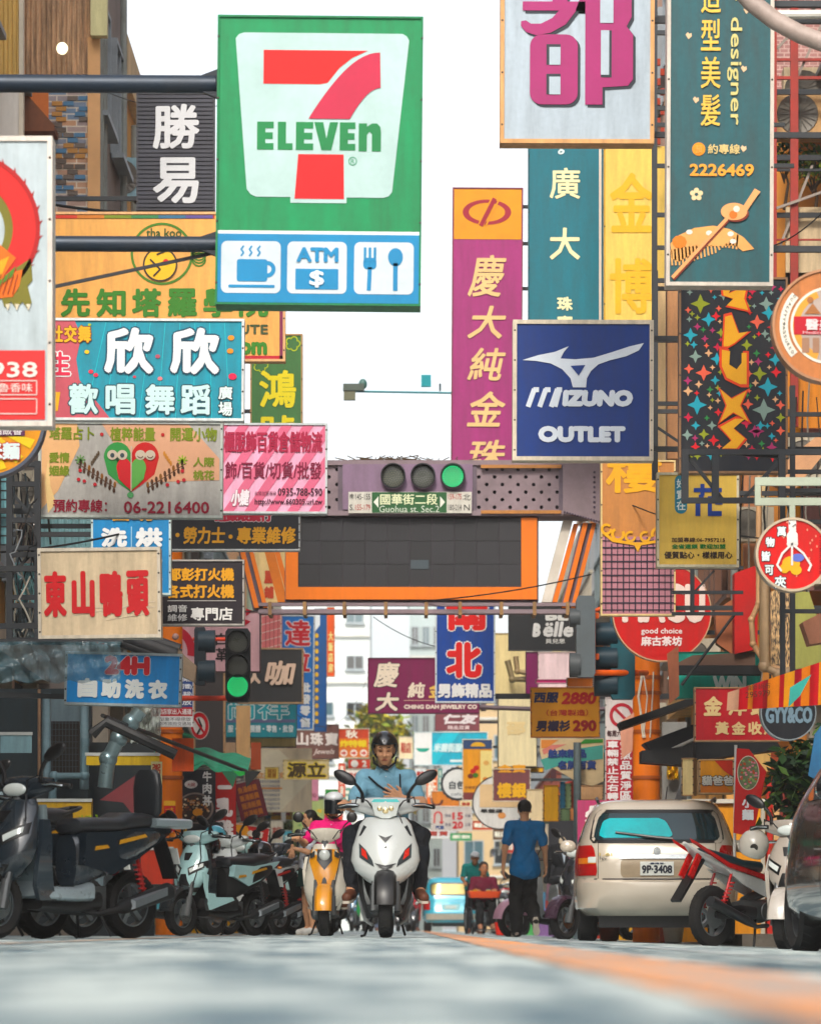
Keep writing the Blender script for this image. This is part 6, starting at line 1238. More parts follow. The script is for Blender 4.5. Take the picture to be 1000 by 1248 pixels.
q=patch(-.5,.5,.40,.44,M('#a59880',.4,.1,.2),'bumper_groove',-.002); patch(-.84,.84,.645,.66,BLK,'bumper_gap',.003,0); 
for x0,x1 in ((-.60,-.593),(.593,.60)): patch(x0,x1,.66,1.02,M('#5a5046',.6),'hatch_gap',.003)
for s in (-1,1):
    a,b=sorted((s*.60,s*.838)); l=patch(a,b,.69,1.0,RED,'tail_light',.012,.02,fx=lambda v,s=s:tuple(sorted((s*(.60+.04*v),s*(.842-.02*v))))); a,b=sorted((s*.62,s*.8)); patch(a,b,.81,.87,AMB,'turn_lens',.018,parent=l); a,b=sorted((s*.62,s*.70)); patch(a,b,.82,.88,LGL,'reverse_lens',.022,parent=l)
patch(-.38,.38,.862,.905,CHR,'chrome_strip',.022,.0); patch(-.37,.37,.67,.855,M('#a8977f',.35,.1,.3),'plate_recess',.004,.03)
p=patch(-.17,.17,.69,.83,M('#d9dcd6',.4,0,.2),'licence_plate',.02,.0)
def carry(parent,txt,cx,cz,w,h,y,col,b=.003):
    co,fs=glyph(txt,3); co=co-co.min(0); co=co/co.max(0); m=MB()
    for i,(ox,oz) in enumerate(RING): m.add([(cx-w/2+c[0]*w+ox*b,y-i*.0002,cz-h/2+c[1]*h+oz*b) for c in co],fs)
    return m.build('lettering',M(col,.5),parent,0)
carry(p,'9P·3408',0,.752,.30,.075,face(0,.75,.024),'#1a2030',.004); carry(p,'·臺灣省·',0,.812,.16,.015,face(0,.8,.026),'#2a3a5a',.001)
m=MB(); m.lathe([(face(0,.93,.03),.001),(face(0,.93,.03),.04)],(0,0,.938),'y',20); o=m.build('emblem',CHR,t); o.scale=(1,1,1)
carry(t,'1.6i',-.52,.905,.13,.03,face(-.5,.9,.012),'#d9c48a',.002); carry(t,'16V',-.545,.86,.07,.02,face(-.5,.86,.012),'#22252a',.001)
for s in (-1,1):
    spatch(s,.75,3.0,1.04,1.36,GW,'side_window',.006,fy=lambda v:(.55+.25*v,3.1-.45*v))
    m=MB(); m.tube([(s*.60,.55,1.46),(s*.61,.9,1.50),(s*.60,2.1,1.50),(s*.58,2.3,1.46)],.018,8); m.build('roof_rail',BLK,t)
    m=MB(); m.ell((s*.93,3.0,1.05),(.09,.06,.07),16,10); m.build('side_mirror',B,t)
m=MB(); m.tube([(.1,.7,1.48),(.12,.95,1.62)],.006,6); m.build('aerial',BLK,t)
# small blue car in the distance
t,patch,spatch,face,lerp,B=car('small light blue hatchback far down the middle of the street',549,102,.0,'#4fa5bb',3.5,[(.26,.68,.08,3.4,6),(.34,.74,.0,3.45,6),(.5,.76,-.05,3.5,5.5),(.56,.755,.0,3.45,5.5),(.85,.75,.03,3.4,6),(.95,.73,.06,2.9,6),(1.3,.66,.2,2.5,5.5),(1.42,.6,.26,2.35,5),(1.47,.5,.36,2.2,4)],group='cars on the far street')
patch(-.55,.55,.98,1.33,BLK,'rear_window',.006,.05); patch(-.5,.5,1.02,1.29,M('#b9a86a',.08,.2,.3,6),'glass',.014,.05); patch(-.75,.75,.34,.5,M('#b9b5a8',.4),'bumper',.02); patch(-.24,.24,.6,.75,M('#9fd0d6',.4),'plate_recess',.01); patch(-.15,.15,.63,.72,M('#c9d9d6',.4),'licence_plate',.02)
for s in (-1,1): a,b=sorted((s*.55,s*.74)); patch(a,b,.6,.85,RED,'tail_light',.012)
# white far car left and dark van
t,patch,spatch,face,lerp,B=car('white car partly hidden behind the walking man far away',640,125,.0,'#dcdfdc',4,[(.26,.7,.08,3.9,6),(.5,.8,-.05,4,5.5),(.85,.8,.03,3.9,6),(.95,.76,.06,3,6),(1.35,.66,.3,2.5,5.5),(1.42,.5,.4,2.2,4)],group='cars on the far street')
patch(-.55,.55,.98,1.33,GW,'rear_window',.01,.05)
for s in (-1,1): a,b=sorted((s*.55,s*.77)); patch(a,b,.6,.85,RED,'tail_light',.012)
# black car at the right edge, facing the camera (its own front is +Y, so it is turned round)
t,patch,spatch,face,lerp,B=car('glossy black car cut off by the right edge of the picture',0,28.3,math.pi+.10,'#050608',4.4,[(.24,.78,.1,4.3,6),(.34,.86,-.02,4.42,5),(.52,.89,-.06,4.48,4.5),(.7,.88,-.02,4.42,4.5),(.86,.86,.03,4.2,4.5),(.98,.83,.1,3.7,4.5),(1.08,.8,.3,3.35,5),(1.3,.7,.65,2.75,5),(1.42,.62,.9,2.4,4.5),(1.47,.5,1.1,2.2,4)],X=3.47,wr=.33,group='cars on the right side')
for s in (-1,1):
    a,b=sorted((s*.5,s*.84)); patch(a,b,.62,.78,LGL,'headlight',.012,.02,front=True); spatch(s,.9,3.0,1.08,1.36,GW,'side_window',.006,fy=lambda v:(1.1+.3*v,3.3-.6*v)); spatch(s,2.0,2.012,.4,1.05,M('#3a3c40',.5),'door_gap',.003)
    m=MB(); m.loft([[(s*(1.0+.0)+a*.11*k,2.95+dy,1.10+b_*.075*k) for a,b_ in [sup(2*math.pi*i/20,2.8) for i in range(20)]] for dy,k in ((-.06,.9),(.02,1),(.08,.6))]); m.tube([(s*.84,2.95,1.06),(s*.95,2.97,1.08)],.025,8); mo=m.build('side_mirror',M('#16181b',.15,0,.1,3,'car'),t)
    m=MB(); m.loft([[(s*1.0+a*.092,2.955-.085+dy,1.10+b_*.06) for a,b_ in [sup(2*math.pi*i/20,2.8) for i in range(20)]] for dy in (0,.012)]); m.build('mirror_glass',MIR,mo)
patch(-.6,.6,1.1,1.38,GW,'windscreen',.008,.05,front=True); patch(-.45,.45,.4,.6,BLK2,'grille',.01,front=True)

scooter('teal-blue scooter tucked between the big black one and the pillar',205,41.5,-.75,'#5fa5b5','#22272b',style='sport',group='scooters parked along the left side')
scooter('blue scooter with black seat deeper in the row behind the white one',268,45,-.7,'#8fc0cf','#22272b',style='sport',group='scooters parked along the left side')

for q_,(px_,d_,h_,c_,l_) in enumerate(((622,78,.4,'#d9dcd8','white scooter parked beyond the walking man'),(610,90,.2,'#b5303a','red scooter parked beyond the wheelchair'),(485,98,.0,'#e0b03a','yellow scooter coming down the street behind the rider boots'),(432,104,-.1,'#5a86a5','blue scooter far off between the two riders'),(384,66,-.5,'#dfe2e0','white scooter parked behind the girl in white'),(368,74,-.4,'#a5303a','dark red scooter parked farther behind the girl'),(378,84,-.3,'#3a6f6a','dark teal scooter at the far end of the left row'))): scooter(l_,px_,d_,h_,c_,'#2a2e33',style='sport',group='scooters on the far street')

scooter('silver and orange scooter facing out between the motorcycle and the black car',978,32.5,-.35,'#b5aca2','#c9c2ba',style='sport',accent='#d96a2c',group='scooters parked on the right side')
# ---------------------------------------------------------------- people: smooth bodies from blended distance fields
def cap_(a,b,ra,rb): return ('c',np.array(a,float),np.array(b,float),ra,rb)
def ell_(c,r,R=None): return ('e',np.array(c,float),np.array(r,float),None if R is None else np.array(R.to_3x3()))
def pd(p,X):
    if p[0]=='c':
        a,b=p[1],p[2]; ba=b-a; t=np.clip(((X-a)@ba)/max(ba@ba,1e-9),0,1); return np.linalg.norm(X-a-t[...,None]*ba,axis=-1)-(p[3]+(p[4]-p[3])*t)
    q=X-p[1]
    if p[3] is not None: q=q@p[3]
    k0=np.linalg.norm(q/p[2],axis=-1); k1=np.linalg.norm(q/p[2]**2,axis=-1); return k0*(k0-1)/np.maximum(k1,1e-6)
def smin(a,b,k): h=np.clip(.5+.5*(b-a)/k,0,1); return b+(a-b)*h-k*h*(1-h)
def field(pr,X,k=.03,sub=(),ks=.01,wr=0,infl=0):
    d=None
    for p in pr:
        v=pd(p,X); d=v if d is None else smin(d,v,k)
    d=d-infl
    if wr:
        x,y,z=X[...,0],X[...,1],X[...,2]
        d=d+wr*(np.sin(x*31+z*17+2*np.sin(y*23+z*9))*.5+np.sin(z*47+x*21+3*np.sin(x*13))*.35+np.sin(y*61-z*29+x*37)*.25)
    for p in sub: 
        if callable(p): v=-p(X)
        else: v=-pd(p,X)
        d=-smin(-d,-v,ks) if ks else np.maximum(d,v)
    return d
def nets(f,lo,hi,h):
    ax=[np.arange(lo[i],hi[i]+h,h) for i in range(3)]; G=np.stack(np.meshgrid(*ax,indexing='ij'),-1); V=f(G); n=[s-1 for s in V.shape]
    ins=V<0; acc=np.zeros((*n,3)); cnt=np.zeros(n)
    def sl(o): return tuple(slice(o[i],o[i]+n[i]) for i in range(3))
    C=[(i,j,k) for i in(0,1) for j in (0,1) for k in (0,1)]
    for a in C:
        for ax_ in range(3):
            if a[ax_]==0:
                b=list(a); b[ax_]=1; va,vb=V[sl(a)],V[sl(b)]; m=(va<0)!=(vb<0); t=np.where(m,va/np.where(m,va-vb,1),0)
                for c in range(3): acc[...,c]+=np.where(m,a[c]+(t if c==ax_ else 0),0)
                cnt+=m
    act=cnt>0; idx=-np.ones(n,int); idx[act]=np.arange(act.sum()); ii=np.argwhere(act)
    P=(ii+acc[act]/cnt[act][:,None])*h+np.array(lo); F=[]
    for ax_ in range(3):
        o=[0,0,0]; o[ax_]=1; s0=[slice(1,n[i]) for i in range(3)]; s0[ax_]=slice(0,n[ax_])
        a=ins[tuple(s0)]; s1=[slice(s.start+o[i],s.stop+o[i]) for i,s in enumerate(s0)]; b=ins[tuple(s1)]
        E=np.argwhere(a!=b)
        if not len(E): continue
        off=np.array([s.start for s in s0]); E2=E+off; u,v=[i for i in range(3) if i!=ax_]
        def cell(du,dv): q=E2.copy(); q[:,u]-=du; q[:,v]-=dv; return idx[q[:,0],q[:,1],q[:,2]]
        Q=np.stack([cell(1,1),cell(0,1),cell(0,0),cell(1,0)],-1); fl=a[tuple(E.T)]
        if ax_==1: fl=~fl
        Q[~fl]=Q[~fl][:,::-1]; F.append(Q)
    F=np.concatenate(F); F=F[(F>=0).all(1)]
    return P,F
def fmesh(name,parts,mat,parent):
    mb=MB()
    for f,lo,hi,h in parts:
        P,F=nets(f,lo,hi,h); mb.add([tuple(map(float,p)) for p in P],[tuple(map(int,q)) for q in F])
    return mb.build(name,mat,parent,80)
def bnd(pr,pad=.04):
    lo=np.full(3,9.);hi=-lo
    for p in pr:
        if p[0]=='c':
            for q,r in ((p[1],p[3]),(p[2],p[4])): lo=np.minimum(lo,q-r);hi=np.maximum(hi,q+r)
        else: r=p[2].max(); lo=np.minimum(lo,p[1]-r);hi=np.maximum(hi,p[1]+r)
    return lo-pad,hi+pad
def hand(w,dirv,palmn,s=1,curl=.5,side=1,spread=.12):
    d=Vector(dirv).normalized(); n=Vector(palmn); n=(n-d*n.dot(d)).normalized(); u=d.cross(n)*side; w=Vector(w); pr=[]
    pc=w+d*.045*s; 
    for k in (-1,0,1): pr.append(cap_(w+u*k*.010*s,w+d*.08*s+u*k*.026*s,.017*s,.014*s))
    for i,(o,l) in enumerate(((-.033,.066),(-.011,.075),(.011,.071),(.032,.055))):
        b=w+d*.082*s+u*o*s; a=(i-1.5)*spread; dd=(d*math.cos(a)+u*math.sin(a)); c1=curl*.5; d1=(dd*math.cos(c1)+n*math.sin(c1)); d2=(dd*math.cos(curl*1.5)+n*math.sin(curl*1.5)); d3=(dd*math.cos(curl*2.3)+n*math.sin(curl*2.3))
        m1=b+d1*l*.45*s; m2=m1+d2*l*.33*s; m3=m2+d3*l*.25*s; pr+=[cap_(b,m1,.0098*s,.0088*s),cap_(m1,m2,.0088*s,.008*s),cap_(m2,m3,.008*s,.0066*s)]
    tb=w+d*.022*s-u*.028*s; t1=tb+(d*.6-u*.8+n*.15).normalized()*.036*s; t2=t1+(d*.9-u*.35+n*.35).normalized()*.03*s; pr+=[cap_(tb,t1,.0125*s,.0105*s),cap_(t1,t2,.0105*s,.008*s)]
    return pr
def person(label,loc,rz,J,skin='#d6a585',hairc='#15110f',shirt=('#7fb3c8','short'),trousers='#1c232b',shoes='#6f4535',hyaw=0,hpitch=0,helm=None,group=None,hair='short',scale=1,h=.012,long_legs=True,skirt=None,wr=.0035,closed=True,collar=True,hands=True,cap=None,loosetr=.012,name='person'):
    t=thing(name,label,'person',loc,rz,group); t.scale=(scale,)*3
    g=lambda k:Vector(J[k])
    SK=M(skin,.55,0,.12,9); 
    sh=[ell_(g('chest'),(.165,.105,.17)),ell_(g('pelvis'),(.150,.11,.13)),cap_(g('chest')-Vector((0,0,.03)),g('pelvis'),.115,.125),cap_(g('shL'),g('shR'),.058,.058)]
    neckb=g('chest')+Vector((0,.01,.13)); H=g('head'); 
    body=sh+[cap_(neckb,H-Vector((0,-.01,.05)),.056,.05)]
    legs=[]
    for s in 'LR':
        body+=[cap_(g('sh'+s),g('el'+s),.05,.038),cap_(g('el'+s),g('wr'+s),.038,.0245)]
        l=[cap_(g('hip'+s),g('kn'+s),.082,.056),cap_(g('kn'+s),g('kn'+s)*.6+g('an'+s)*.4,.054,.056),cap_(g('kn'+s)*.6+g('an'+s)*.4,g('an'+s),.056,.036)]; legs+=l; body+=l+[cap_(g('an'+s),g('to'+s),.04,.03)]
    parts=[]; lo,hi=bnd(body); parts.append((lambda X:field(body,X,.028),lo,hi,h*1.15))
    # head with a face, turned and tilted on the neck
    R=Matrix.Rotation(hyaw,4,'Z')@Matrix.Rotation(hpitch,4,'X')
    def hp(x,y,z): return H+R@Vector((x,y,z))
    hd=[ell_(hp(0,.012,.03),(.076,.094,.092),R),ell_(hp(0,-.028,-.045),(.056,.062,.066),R),ell_(hp(0,-.055,-.088),(.028,.026,.022),R),cap_(hp(0,-.085,.018),hp(0,-.106,-.022),.009,.0145),ell_(hp(-.013,-.094,-.027),(.009,.01,.008),R),ell_(hp(.013,-.094,-.027),(.009,.01,.008),R),
        ell_(hp(.04,-.062,-.018),(.025,.022,.022),R),ell_(hp(-.04,-.062,-.018),(.025,.022,.022),R),cap_(hp(-.05,-.072,.035),hp(.05,-.072,.035),.012,.012),ell_(hp(0,-.084,-.058),(.024,.012,.010),R),cap_(hp(0,.0,-.06),neckb,.05,.056)]
    ears=[ell_(hp(s*.078,.008,-.005),(.010,.018,.03),R) for s in (-1,1)]
    subs=[ell_(hp(s*.032,-.098,.012),(.019,.014,.011),R) for s in (-1,1)]
    lo,hi=bnd(hd+ears,.02); parts.append((lambda X:np.minimum(field(hd,X,.016,subs,.008),field(ears,X,.01)),lo,hi,.0065))
    if hands:
        for s in 'LR':
            sg=-1 if s=='R' else 1; wv=g('wr'+s); dv,pn,cu=J.get('hand'+s,((wv-g('el'+s)).normalized(),(0,-1,0),.5)); pr=hand(wv,dv,pn,1,cu,sg,J.get('spread'+s,.10)); pr.append(cap_(wv-Vector(dv).normalized()*.03,wv+Vector(dv).normalized()*.01,.025,.022)); lo,hi=bnd(pr,.012)
            parts.append((lambda X,pr=pr:field(pr,X,.008),lo,hi,.0052))
    b=fmesh('body',parts,SK,t)
    for s in (-1,1):
        m=MB(); T=Matrix.Translation(hp(s*.032,-.083,.012))@R; 
        if closed: m.ell((0,0,0),(.015,.010,.0035),12,6,T); m.build('eyelid',M('#5a3527',.6),t)
        else: m.ell((0,0,0),(.0145,.011,.0075),12,8,T); m.mat(1).ell((0,-.008,0),(.007,.004,.007),10,6,T); m.build('eye',[M('#e6ddd2',.3,0,0),M('#1c1210',.2,0,0)],t)
        m=MB(); m.tube([hp(s*.015,-.090,.036),hp(s*.034,-.088,.043),hp(s*.053,-.074,.037)],[.003,.0042,.002],6); m.build('eyebrow',M(hairc,.8),t)
    m=MB(); m.ell((0,0,0),(.023,.008,.0075),14,8,Matrix.Translation(hp(0,-.093,-.057))@R); m.build('lips',M('#9c5a4c',.45,0,.1),t)
    # clothes
    st=[ell_(p[1],p[2]+.012) if p[0]=='e' else cap_(p[1],p[2],p[3]+.014,p[4]+.014) for p in sh]
    for s in 'LR':
        e=g('sh'+s).lerp(g('el'+s),.72 if shirt[1]=='short' else 1.0); st.append(cap_(g('sh'+s),e,.066,.062))
        if shirt[1]=='long': st.append(cap_(g('el'+s),g('el'+s).lerp(g('wr'+s),.95),.056,.038))
    hem=g('pelvis')-Vector((0,0,J.get('hem',.06))); hr_=.178+.5*max(loosetr-.012,0); st.append(ell_(hem,(hr_+.012,hr_*.8,.11))); st.append(ell_(hem+Vector((0,0,.10)),(hr_,hr_*.76,.12)))
    nk=[cap_(neckb+Vector((0,-.02,.05)),H,.062,.075)]
    lo,hi=bnd(st); C=M(shirt[0],.8,0,.18,7,'cloth',.75)
    fmesh('shirt',[(lambda X:field(st,X,.03,nk,.008,wr),lo,hi,h)],C,t)
    if collar:
        m=MB(); 
        for s in (-1,1): m.loft([[neckb+Vector(q) for q in r] for r in ([(s*.065,.03,.075),(s*.07,.03,.05),(s*.078,.03,.05),(s*.072,.03,.078)],[(s*.06,-.05,.06),(s*.075,-.055,.03),(s*.082,-.06,.03),(s*.066,-.055,.063)],[(s*.015,-.088,.025),(s*.05,-.098,-.02),(s*.053,-.104,-.02),(s*.018,-.095,.028)])])
        m.build('collar',C,t,35,True)
        m=MB()
        for k in range(3): m.ell(tuple(neckb+Vector((0,-.118-.004*k,-.03-k*.07))),(.006,.003,.006),8,4)
        m.build('button',M('#e0e4e6',.4),t)
    if skirt:
        m=MB(); pc=g('pelvis'); m.loft([[(pc.x+r*(1+.06*math.cos(8*a))*math.cos(a),pc.y+r*.8*math.sin(a),pc.z+z_) for a in [2*math.pi*k/40 for k in range(40)]] for z_,r in ((.06,.15),(-.05,.18),(-.3,.23),(-.31,.225))]); m.build('skirt',M(skirt,.8,0,.2),t)
    elif trousers:
        tr=[cap_(p[1],p[2],p[3]+(.006 if i%3==0 else loosetr),p[4]+loosetr*1.1) for i,p in enumerate(legs)]+[ell_(g('pelvis')-Vector((0,0,.03)),(.158,.12,.13))]; lo,hi=bnd(tr)
        fmesh('trousers',[(lambda X:field(tr,X,.03,(),0,wr*1.2),lo,hi,h)],M(trousers,.85,0,.25,6,'cloth',.8),t)
    for s in 'LR':
        a,b_=g('an'+s),g('to'+s); dv=(b_-a); sp=[cap_(a+Vector((0,0,-.01)),b_,.047,.036),cap_(a-dv*.25-Vector((0,0,.035)),b_+Vector((0,0,-.008)),.035,.034)]
        lo,hi=bnd(sp,.02); so_=fmesh('shoe',[(lambda X,sp=sp:field(sp,X,.02),lo,hi,.009)],M(shoes,.5,0,.25,8),t)
        nn=Vector(J.get('sole'+s,(0,0,-1))); m=MB(); dv2=dv.normalized(); u=dv2.cross(nn).normalized(); c0=a-dv*.35+nn*.06; c1=b_+dv2*.035+nn*.034
        m.loft([[c0.lerp(c1,q)+u*w*x_+nn*y_ for x_,y_ in ((-1,-.012),(-1,.008),(1,.008),(1,-.012))] for q,w in ((0,.022),(.12,.034),(.5,.034),(.8,.045),(1,.024))]); m.build('sole',M('#cfc6b8',.7,0,.3),so_)
    # hair
    if hair:
        hr=[ell_(hp(0,.026,.045),(.088,.098,.094),R)]; cut=[ell_(hp(0,-.115,-.045),(.085,.085,.105),R)]
        if hair=='back': cut=[ell_(hp(0,-.14,-.05),(.1,.09,.1),R)]
        hsub=cut+[ell_(hp(0,.03,-.15),(.2,.2,.105),R)] if hair in('short','back') else cut
        if hair=='tail': hr+=[cap_(hp(0,.10,.03),hp(0,.17,-.02),.035,.04),cap_(hp(0,.17,-.02),hp(0,.16,-.2),.035,.018)]; hsub=cut+[ell_(hp(0,.0,-.16),(.2,.12,.10),R)]
        lo,hi=bnd(hr,.03)
        def hf(X): d=field(hr,X,.02,hsub,.012); x,y,z=X[...,0],X[...,1],X[...,2]; return d+.0035*np.sin(x*190+6*np.sin(y*40))*np.sin(z*60+y*120)
        fmesh('hair',[(hf,lo,hi,.007)],M(hairc,.45,0,.3,20),t)
    if helm:
        ho=ell_(hp(0,.012,.035),(.107,.127,.120),R); hi_=ell_(hp(0,.012,.03),(.092,.11,.102),R)
        def hf(X):
            q=(X-np.array(hp(0,0,0)))@np.array(R.to_3x3()); x,y,z=q[...,0],q[...,1],q[...,2]
            d=np.maximum(pd(ho,X),-pd(hi_,X)); cutz=-.03-z ; d=np.maximum(d,np.maximum(cutz-.05*(y>0.0)*1.0,-.085-z)); d=np.maximum(d,-np.maximum(np.maximum(y+.035,z-.062+ (0)),-(.3-np.abs(x)))) ; return d
        lo,hi2=bnd([ho],.02); hm_=fmesh('helmet',[(hf,lo,hi2,.0075)],M(helm[0],.2,0,.1,5,'car'),t)
        m=MB()
        for s in (-1,1): m.tube([hp(s*.09,-.0,-.05),hp(s*.083,-.03,-.09),hp(s*.03,-.075,-.122),hp(0,-.08,-.124)],[.008,.008,.009,.009],8)
        m.ell((0,0,0),(.03,.022,.013),12,8,Matrix.Translation(hp(0,-.078,-.115))@R); m.build('chin_strap',M('#15171a',.6),hm_)
        if len(helm)>1 and helm[1]:
            m=MB(); m.grid(lambda u,v:tuple(hp(.111*math.sin((u-.5)*2.6),-.131*math.cos((u-.5)*2.6)-.004,-.075+.15*v)),16,8); m.build('visor',M(helm[1],.05,0,.05,3,'car'),hm_)
        if len(helm)>2:
            m=MB(); m.ell((0,0,0),(.108,.128,.065),24,10,Matrix.Translation(hp(0,.012,.102))@R); m.build('top_panel',M(helm[2],.25,0,.1,3,'car'),hm_)
    if cap:
        ho=[ell_(hp(0,.01,.06),(.096,.112,.085),R)]; 
        lo,hi2=bnd(ho,.02); c_=fmesh('cap',[(lambda X:field(ho,X,.01,[ell_(hp(0,0,-.1),(.3,.3,.13),R)],.004),lo,hi2,.008)],M(cap,.7),t)
        m=MB(); m.ell((0,0,0),(.075,.07,.008),16,6,Matrix.Translation(hp(0,-.11,.045))@R); m.build('cap_peak',M(cap,.7),c_)
    return t
# the rider in the middle
x0=(470-CX)*30.2/FP
J=dict(head=(-.01,.10,1.475),chest=(0,.17,1.17),pelvis=(0,.27,.90),shL=(.165,.155,1.255),shR=(-.165,.155,1.255),
 elR=(-.265,.02,1.03),wrR=(-.325,-.20,1.055),elL=(.285,.02,1.06),wrL=(.125,-.055,1.10),hipL=(.09,.25,.89),hipR=(-.09,.25,.89),
 knL=(.27,-.16,.80),knR=(-.27,-.16,.80),anL=(.265,-.22,.36),anR=(-.265,-.22,.36),toL=(.30,-.40,.315),toR=(-.30,-.40,.315),
 handR=((-.1,-.9,-.15),(0,-.2,-1),1.1),handL=((-.85,-.25,.38),(-.1,.95,.0),.25),spreadL=.2,hem=.02)
rd=person('man in a light blue short-sleeved shirt and black helmet riding the white scooter',(x0,30.2,0),0,J,shirt=('#8cb8cc','short'),trousers='#161b22',shoes='#5f3a2c',hpitch=.22,helm=('#101317',),hair=None,scale=1.0,h=.0105,wr=.009)
m=MB(); m.tube([(-.135,.075,1.27),(-.06,.035,1.2),(.03,.03,1.14),(.12,.045,1.03)],.008,6); m.tube([(.11,.07,1.29),(.115,.03,1.16),(.10,.02,1.02)],.007,6); m.build('shoulder_strap',M('#1b2029',.7),rd)
m=MB(); m.box(.06,.14,.028,.036,1.10,1.17); m.build('chest_pocket',M('#6795ad',.8,0,.2),rd,0)
# the woman in pink on the yellow scooter
J2=dict(head=(.06,.10,1.475),chest=(.03,.15,1.17),pelvis=(0,.24,.93),shL=(.19,.135,1.245),shR=(-.135,.135,1.245),elR=(-.27,.0,1.06),wrR=(-.36,-.2,1.13),elL=(.30,.0,1.06),wrL=(.37,-.2,1.13),
 hipL=(.09,.22,.90),hipR=(-.09,.22,.90),knL=(.2,-.15,.86),knR=(-.2,-.15,.86),anL=(.17,-.18,.42),anR=(-.17,-.18,.42),toL=(.18,-.34,.37),toR=(-.18,-.34,.37),handR=((0,-1,-.1),(0,-.2,-1),1.1),handL=((0,-1,-.1),(0,-.2,-1),1.1),hem=.02)
person('woman in a bright pink polo and visor helmet with white top on yellow scooter',((400-CX)*38/FP,38.05,-.02),0,J2,shirt=('#e0357c','short'),trousers='#22262e',helm=('#16191d','#10151b','#d9dde0'),hair=None,scale=.885,h=.013,hpitch=.1,wr=.004)
# standing figures
def stand(lift=0,arm=.06,stride=.0):
    return dict(head=(0,-.01,1.60),chest=(0,.0,1.30),pelvis=(0,.0,.98),shL=(.18,.0,1.39),shR=(-.18,.0,1.39),elL=(.235,.03,1.11),elR=(-.235,.03,1.11),wrL=(.25,-.02,.87),wrR=(-.25,-.02,.87),
     hipL=(.09,0,.93),hipR=(-.09,0,.93),knL=(.10,-.02,.50),knR=(-.10,-.02,.50),anL=(.10,.02,.085),anR=(-.10,.02,.085),toL=(.12,-.12,.045),toR=(-.12,-.12,.045),handL=((0,-.05,-1),(-1,0,0),.45),handR=((0,-.05,-1),(1,0,0),.45))
def standing(label,px,d,rz,scale,J=None,**k):
    x=(px-CX)*d/FP; return person(label,(x,d,gz(x)),rz,J or stand(),scale=scale,**k)
Jm=stand(); Jm.update(head=(0,-.045,1.585),elL=(.25,.05,1.12),wrL=(.27,.02,.88),elR=(-.25,.0,1.12),wrR=(-.275,-.10,.90),knL=(.11,-.01,.50),anL=(.10,.0,.085),knR=(-.06,-.10,.51),anR=(-.115,.20,.22),toR=(-.13,.155,.075),soleR=(0,.95,-.3),toL=(.12,-.14,.045),chest=(0,-.03,1.29),hem=.15)
# he walks away, so turn him round (local left becomes picture left)
standing('man walking away in a blue polo shirt and loose black trousers, one heel lifted',639,48,math.pi+.06,1.0,Jm,shirt=('#2470a5','short'),trousers='#0e1013',shoes='#8a7a72',hair='back',hpitch=.25,h=.012,loosetr=.032,wr=.008)
Jg=stand(); Jg.update(elL=(.2,-.1,1.15),wrL=(.14,-.3,1.2))
g_=standing('girl with a dark ponytail, white shirt and backpack standing beside the yellow scooter',377,42.5,-1.2,.80,Jg,shirt=('#dfe3ea','short'),trousers=None,skirt='#1f3a34',shoes='#e3e0da',hair='tail',closed=False,h=.014)
m=MB(); m.loft([ringxy(z_,.17,w,.07,.08,18,3) for z_,w in ((.98,.11),(1.05,.14),(1.35,.14),(1.42,.09))]); m.tube([(.12,.1,1.42),(.13,-.12,1.38),(.13,-.13,1.2),(.13,.08,1.05)],.016,6); m.tube([(-.12,.1,1.42),(-.13,-.12,1.38),(-.13,-.13,1.2),(-.13,.08,1.05)],.016,6); o=m.build('backpack',M('#1b2030',.8)); o.location=g_.location; o.rotation_euler=g_.rotation_euler; o.scale=g_.scale; o['label']='dark backpack on the girl in the white shirt'; o['category']='backpack'
# seated vendor in a wheelchair with an orange tray, helper in a cap behind
vx=(589-CX)*69/FP; vd=69
Js=dict(head=(0,-.02,1.18),chest=(0,.03,.88),pelvis=(0,.08,.58),shL=(.17,.02,.97),shR=(-.17,.02,.97),elL=(.23,-.05,.75),elR=(-.23,-.05,.75),wrL=(.17,-.27,.80),wrR=(-.17,-.27,.80),hipL=(.09,.05,.55),hipR=(-.09,.05,.55),knL=(.11,-.38,.54),knR=(-.11,-.38,.54),anL=(.11,-.42,.17),anR=(-.11,-.42,.17),toL=(.12,-.56,.12),toR=(-.12,-.56,.12),handL=((-.2,-1,0),(0,0,-1),.6),handR=((.2,-1,0),(0,0,-1),.6))
person('vendor in a dark red top sitting in the wheelchair behind the orange tray',(vx,vd,gz(vx)),.1,Js,skin='#bd8563',shirt=('#6d2338','long'),trousers='#15171b',shoes='#b98a72',hairc='#2a211d',closed=False,h=.015,group=None,collar=False)
t=thing('wheelchair','wheelchair with dark frame carrying the seated street vendor','wheelchair',(vx,vd,gz(vx)),.1)
for s in (-1,1):
    w=wheel(t,s*.30,.12,.3,.3,.035,10,'large_wheel'); wheel(t,s*.24,-.36,.09,.09,.03,3,'caster')
    m=MB(); m.tube([(s*.25,.3,.95),(s*.25,.28,.5),(s*.25,-.25,.48),(s*.22,-.42,.12)],.013,8); m.tube([(s*.25,.28,.7),(s*.25,-.15,.7),(s*.25,-.18,.48)],.012,8); m.tube([(s*.25,.3,.95),(s*.25,.42,.95)],.016,8); m.build('side_frame',M('#3a3d42',.35,.6),t)
MB().box(-.24,.24,-.22,.26,.44,.49).build('seat',M('#1d1f22',.8),t,0); MB().box(-.24,.24,.26,.3,.5,.92).build('backrest',M('#1d1f22',.8),t,0); MB().box(-.2,.2,-.6,-.4,.08,.1).build('footrest',M('#3a3d42',.5),t,0)
t=thing('tray','orange plastic tray held on the lap of the wheelchair vendor','tray',(vx,vd-.36,gz(vx)+.66),.1)
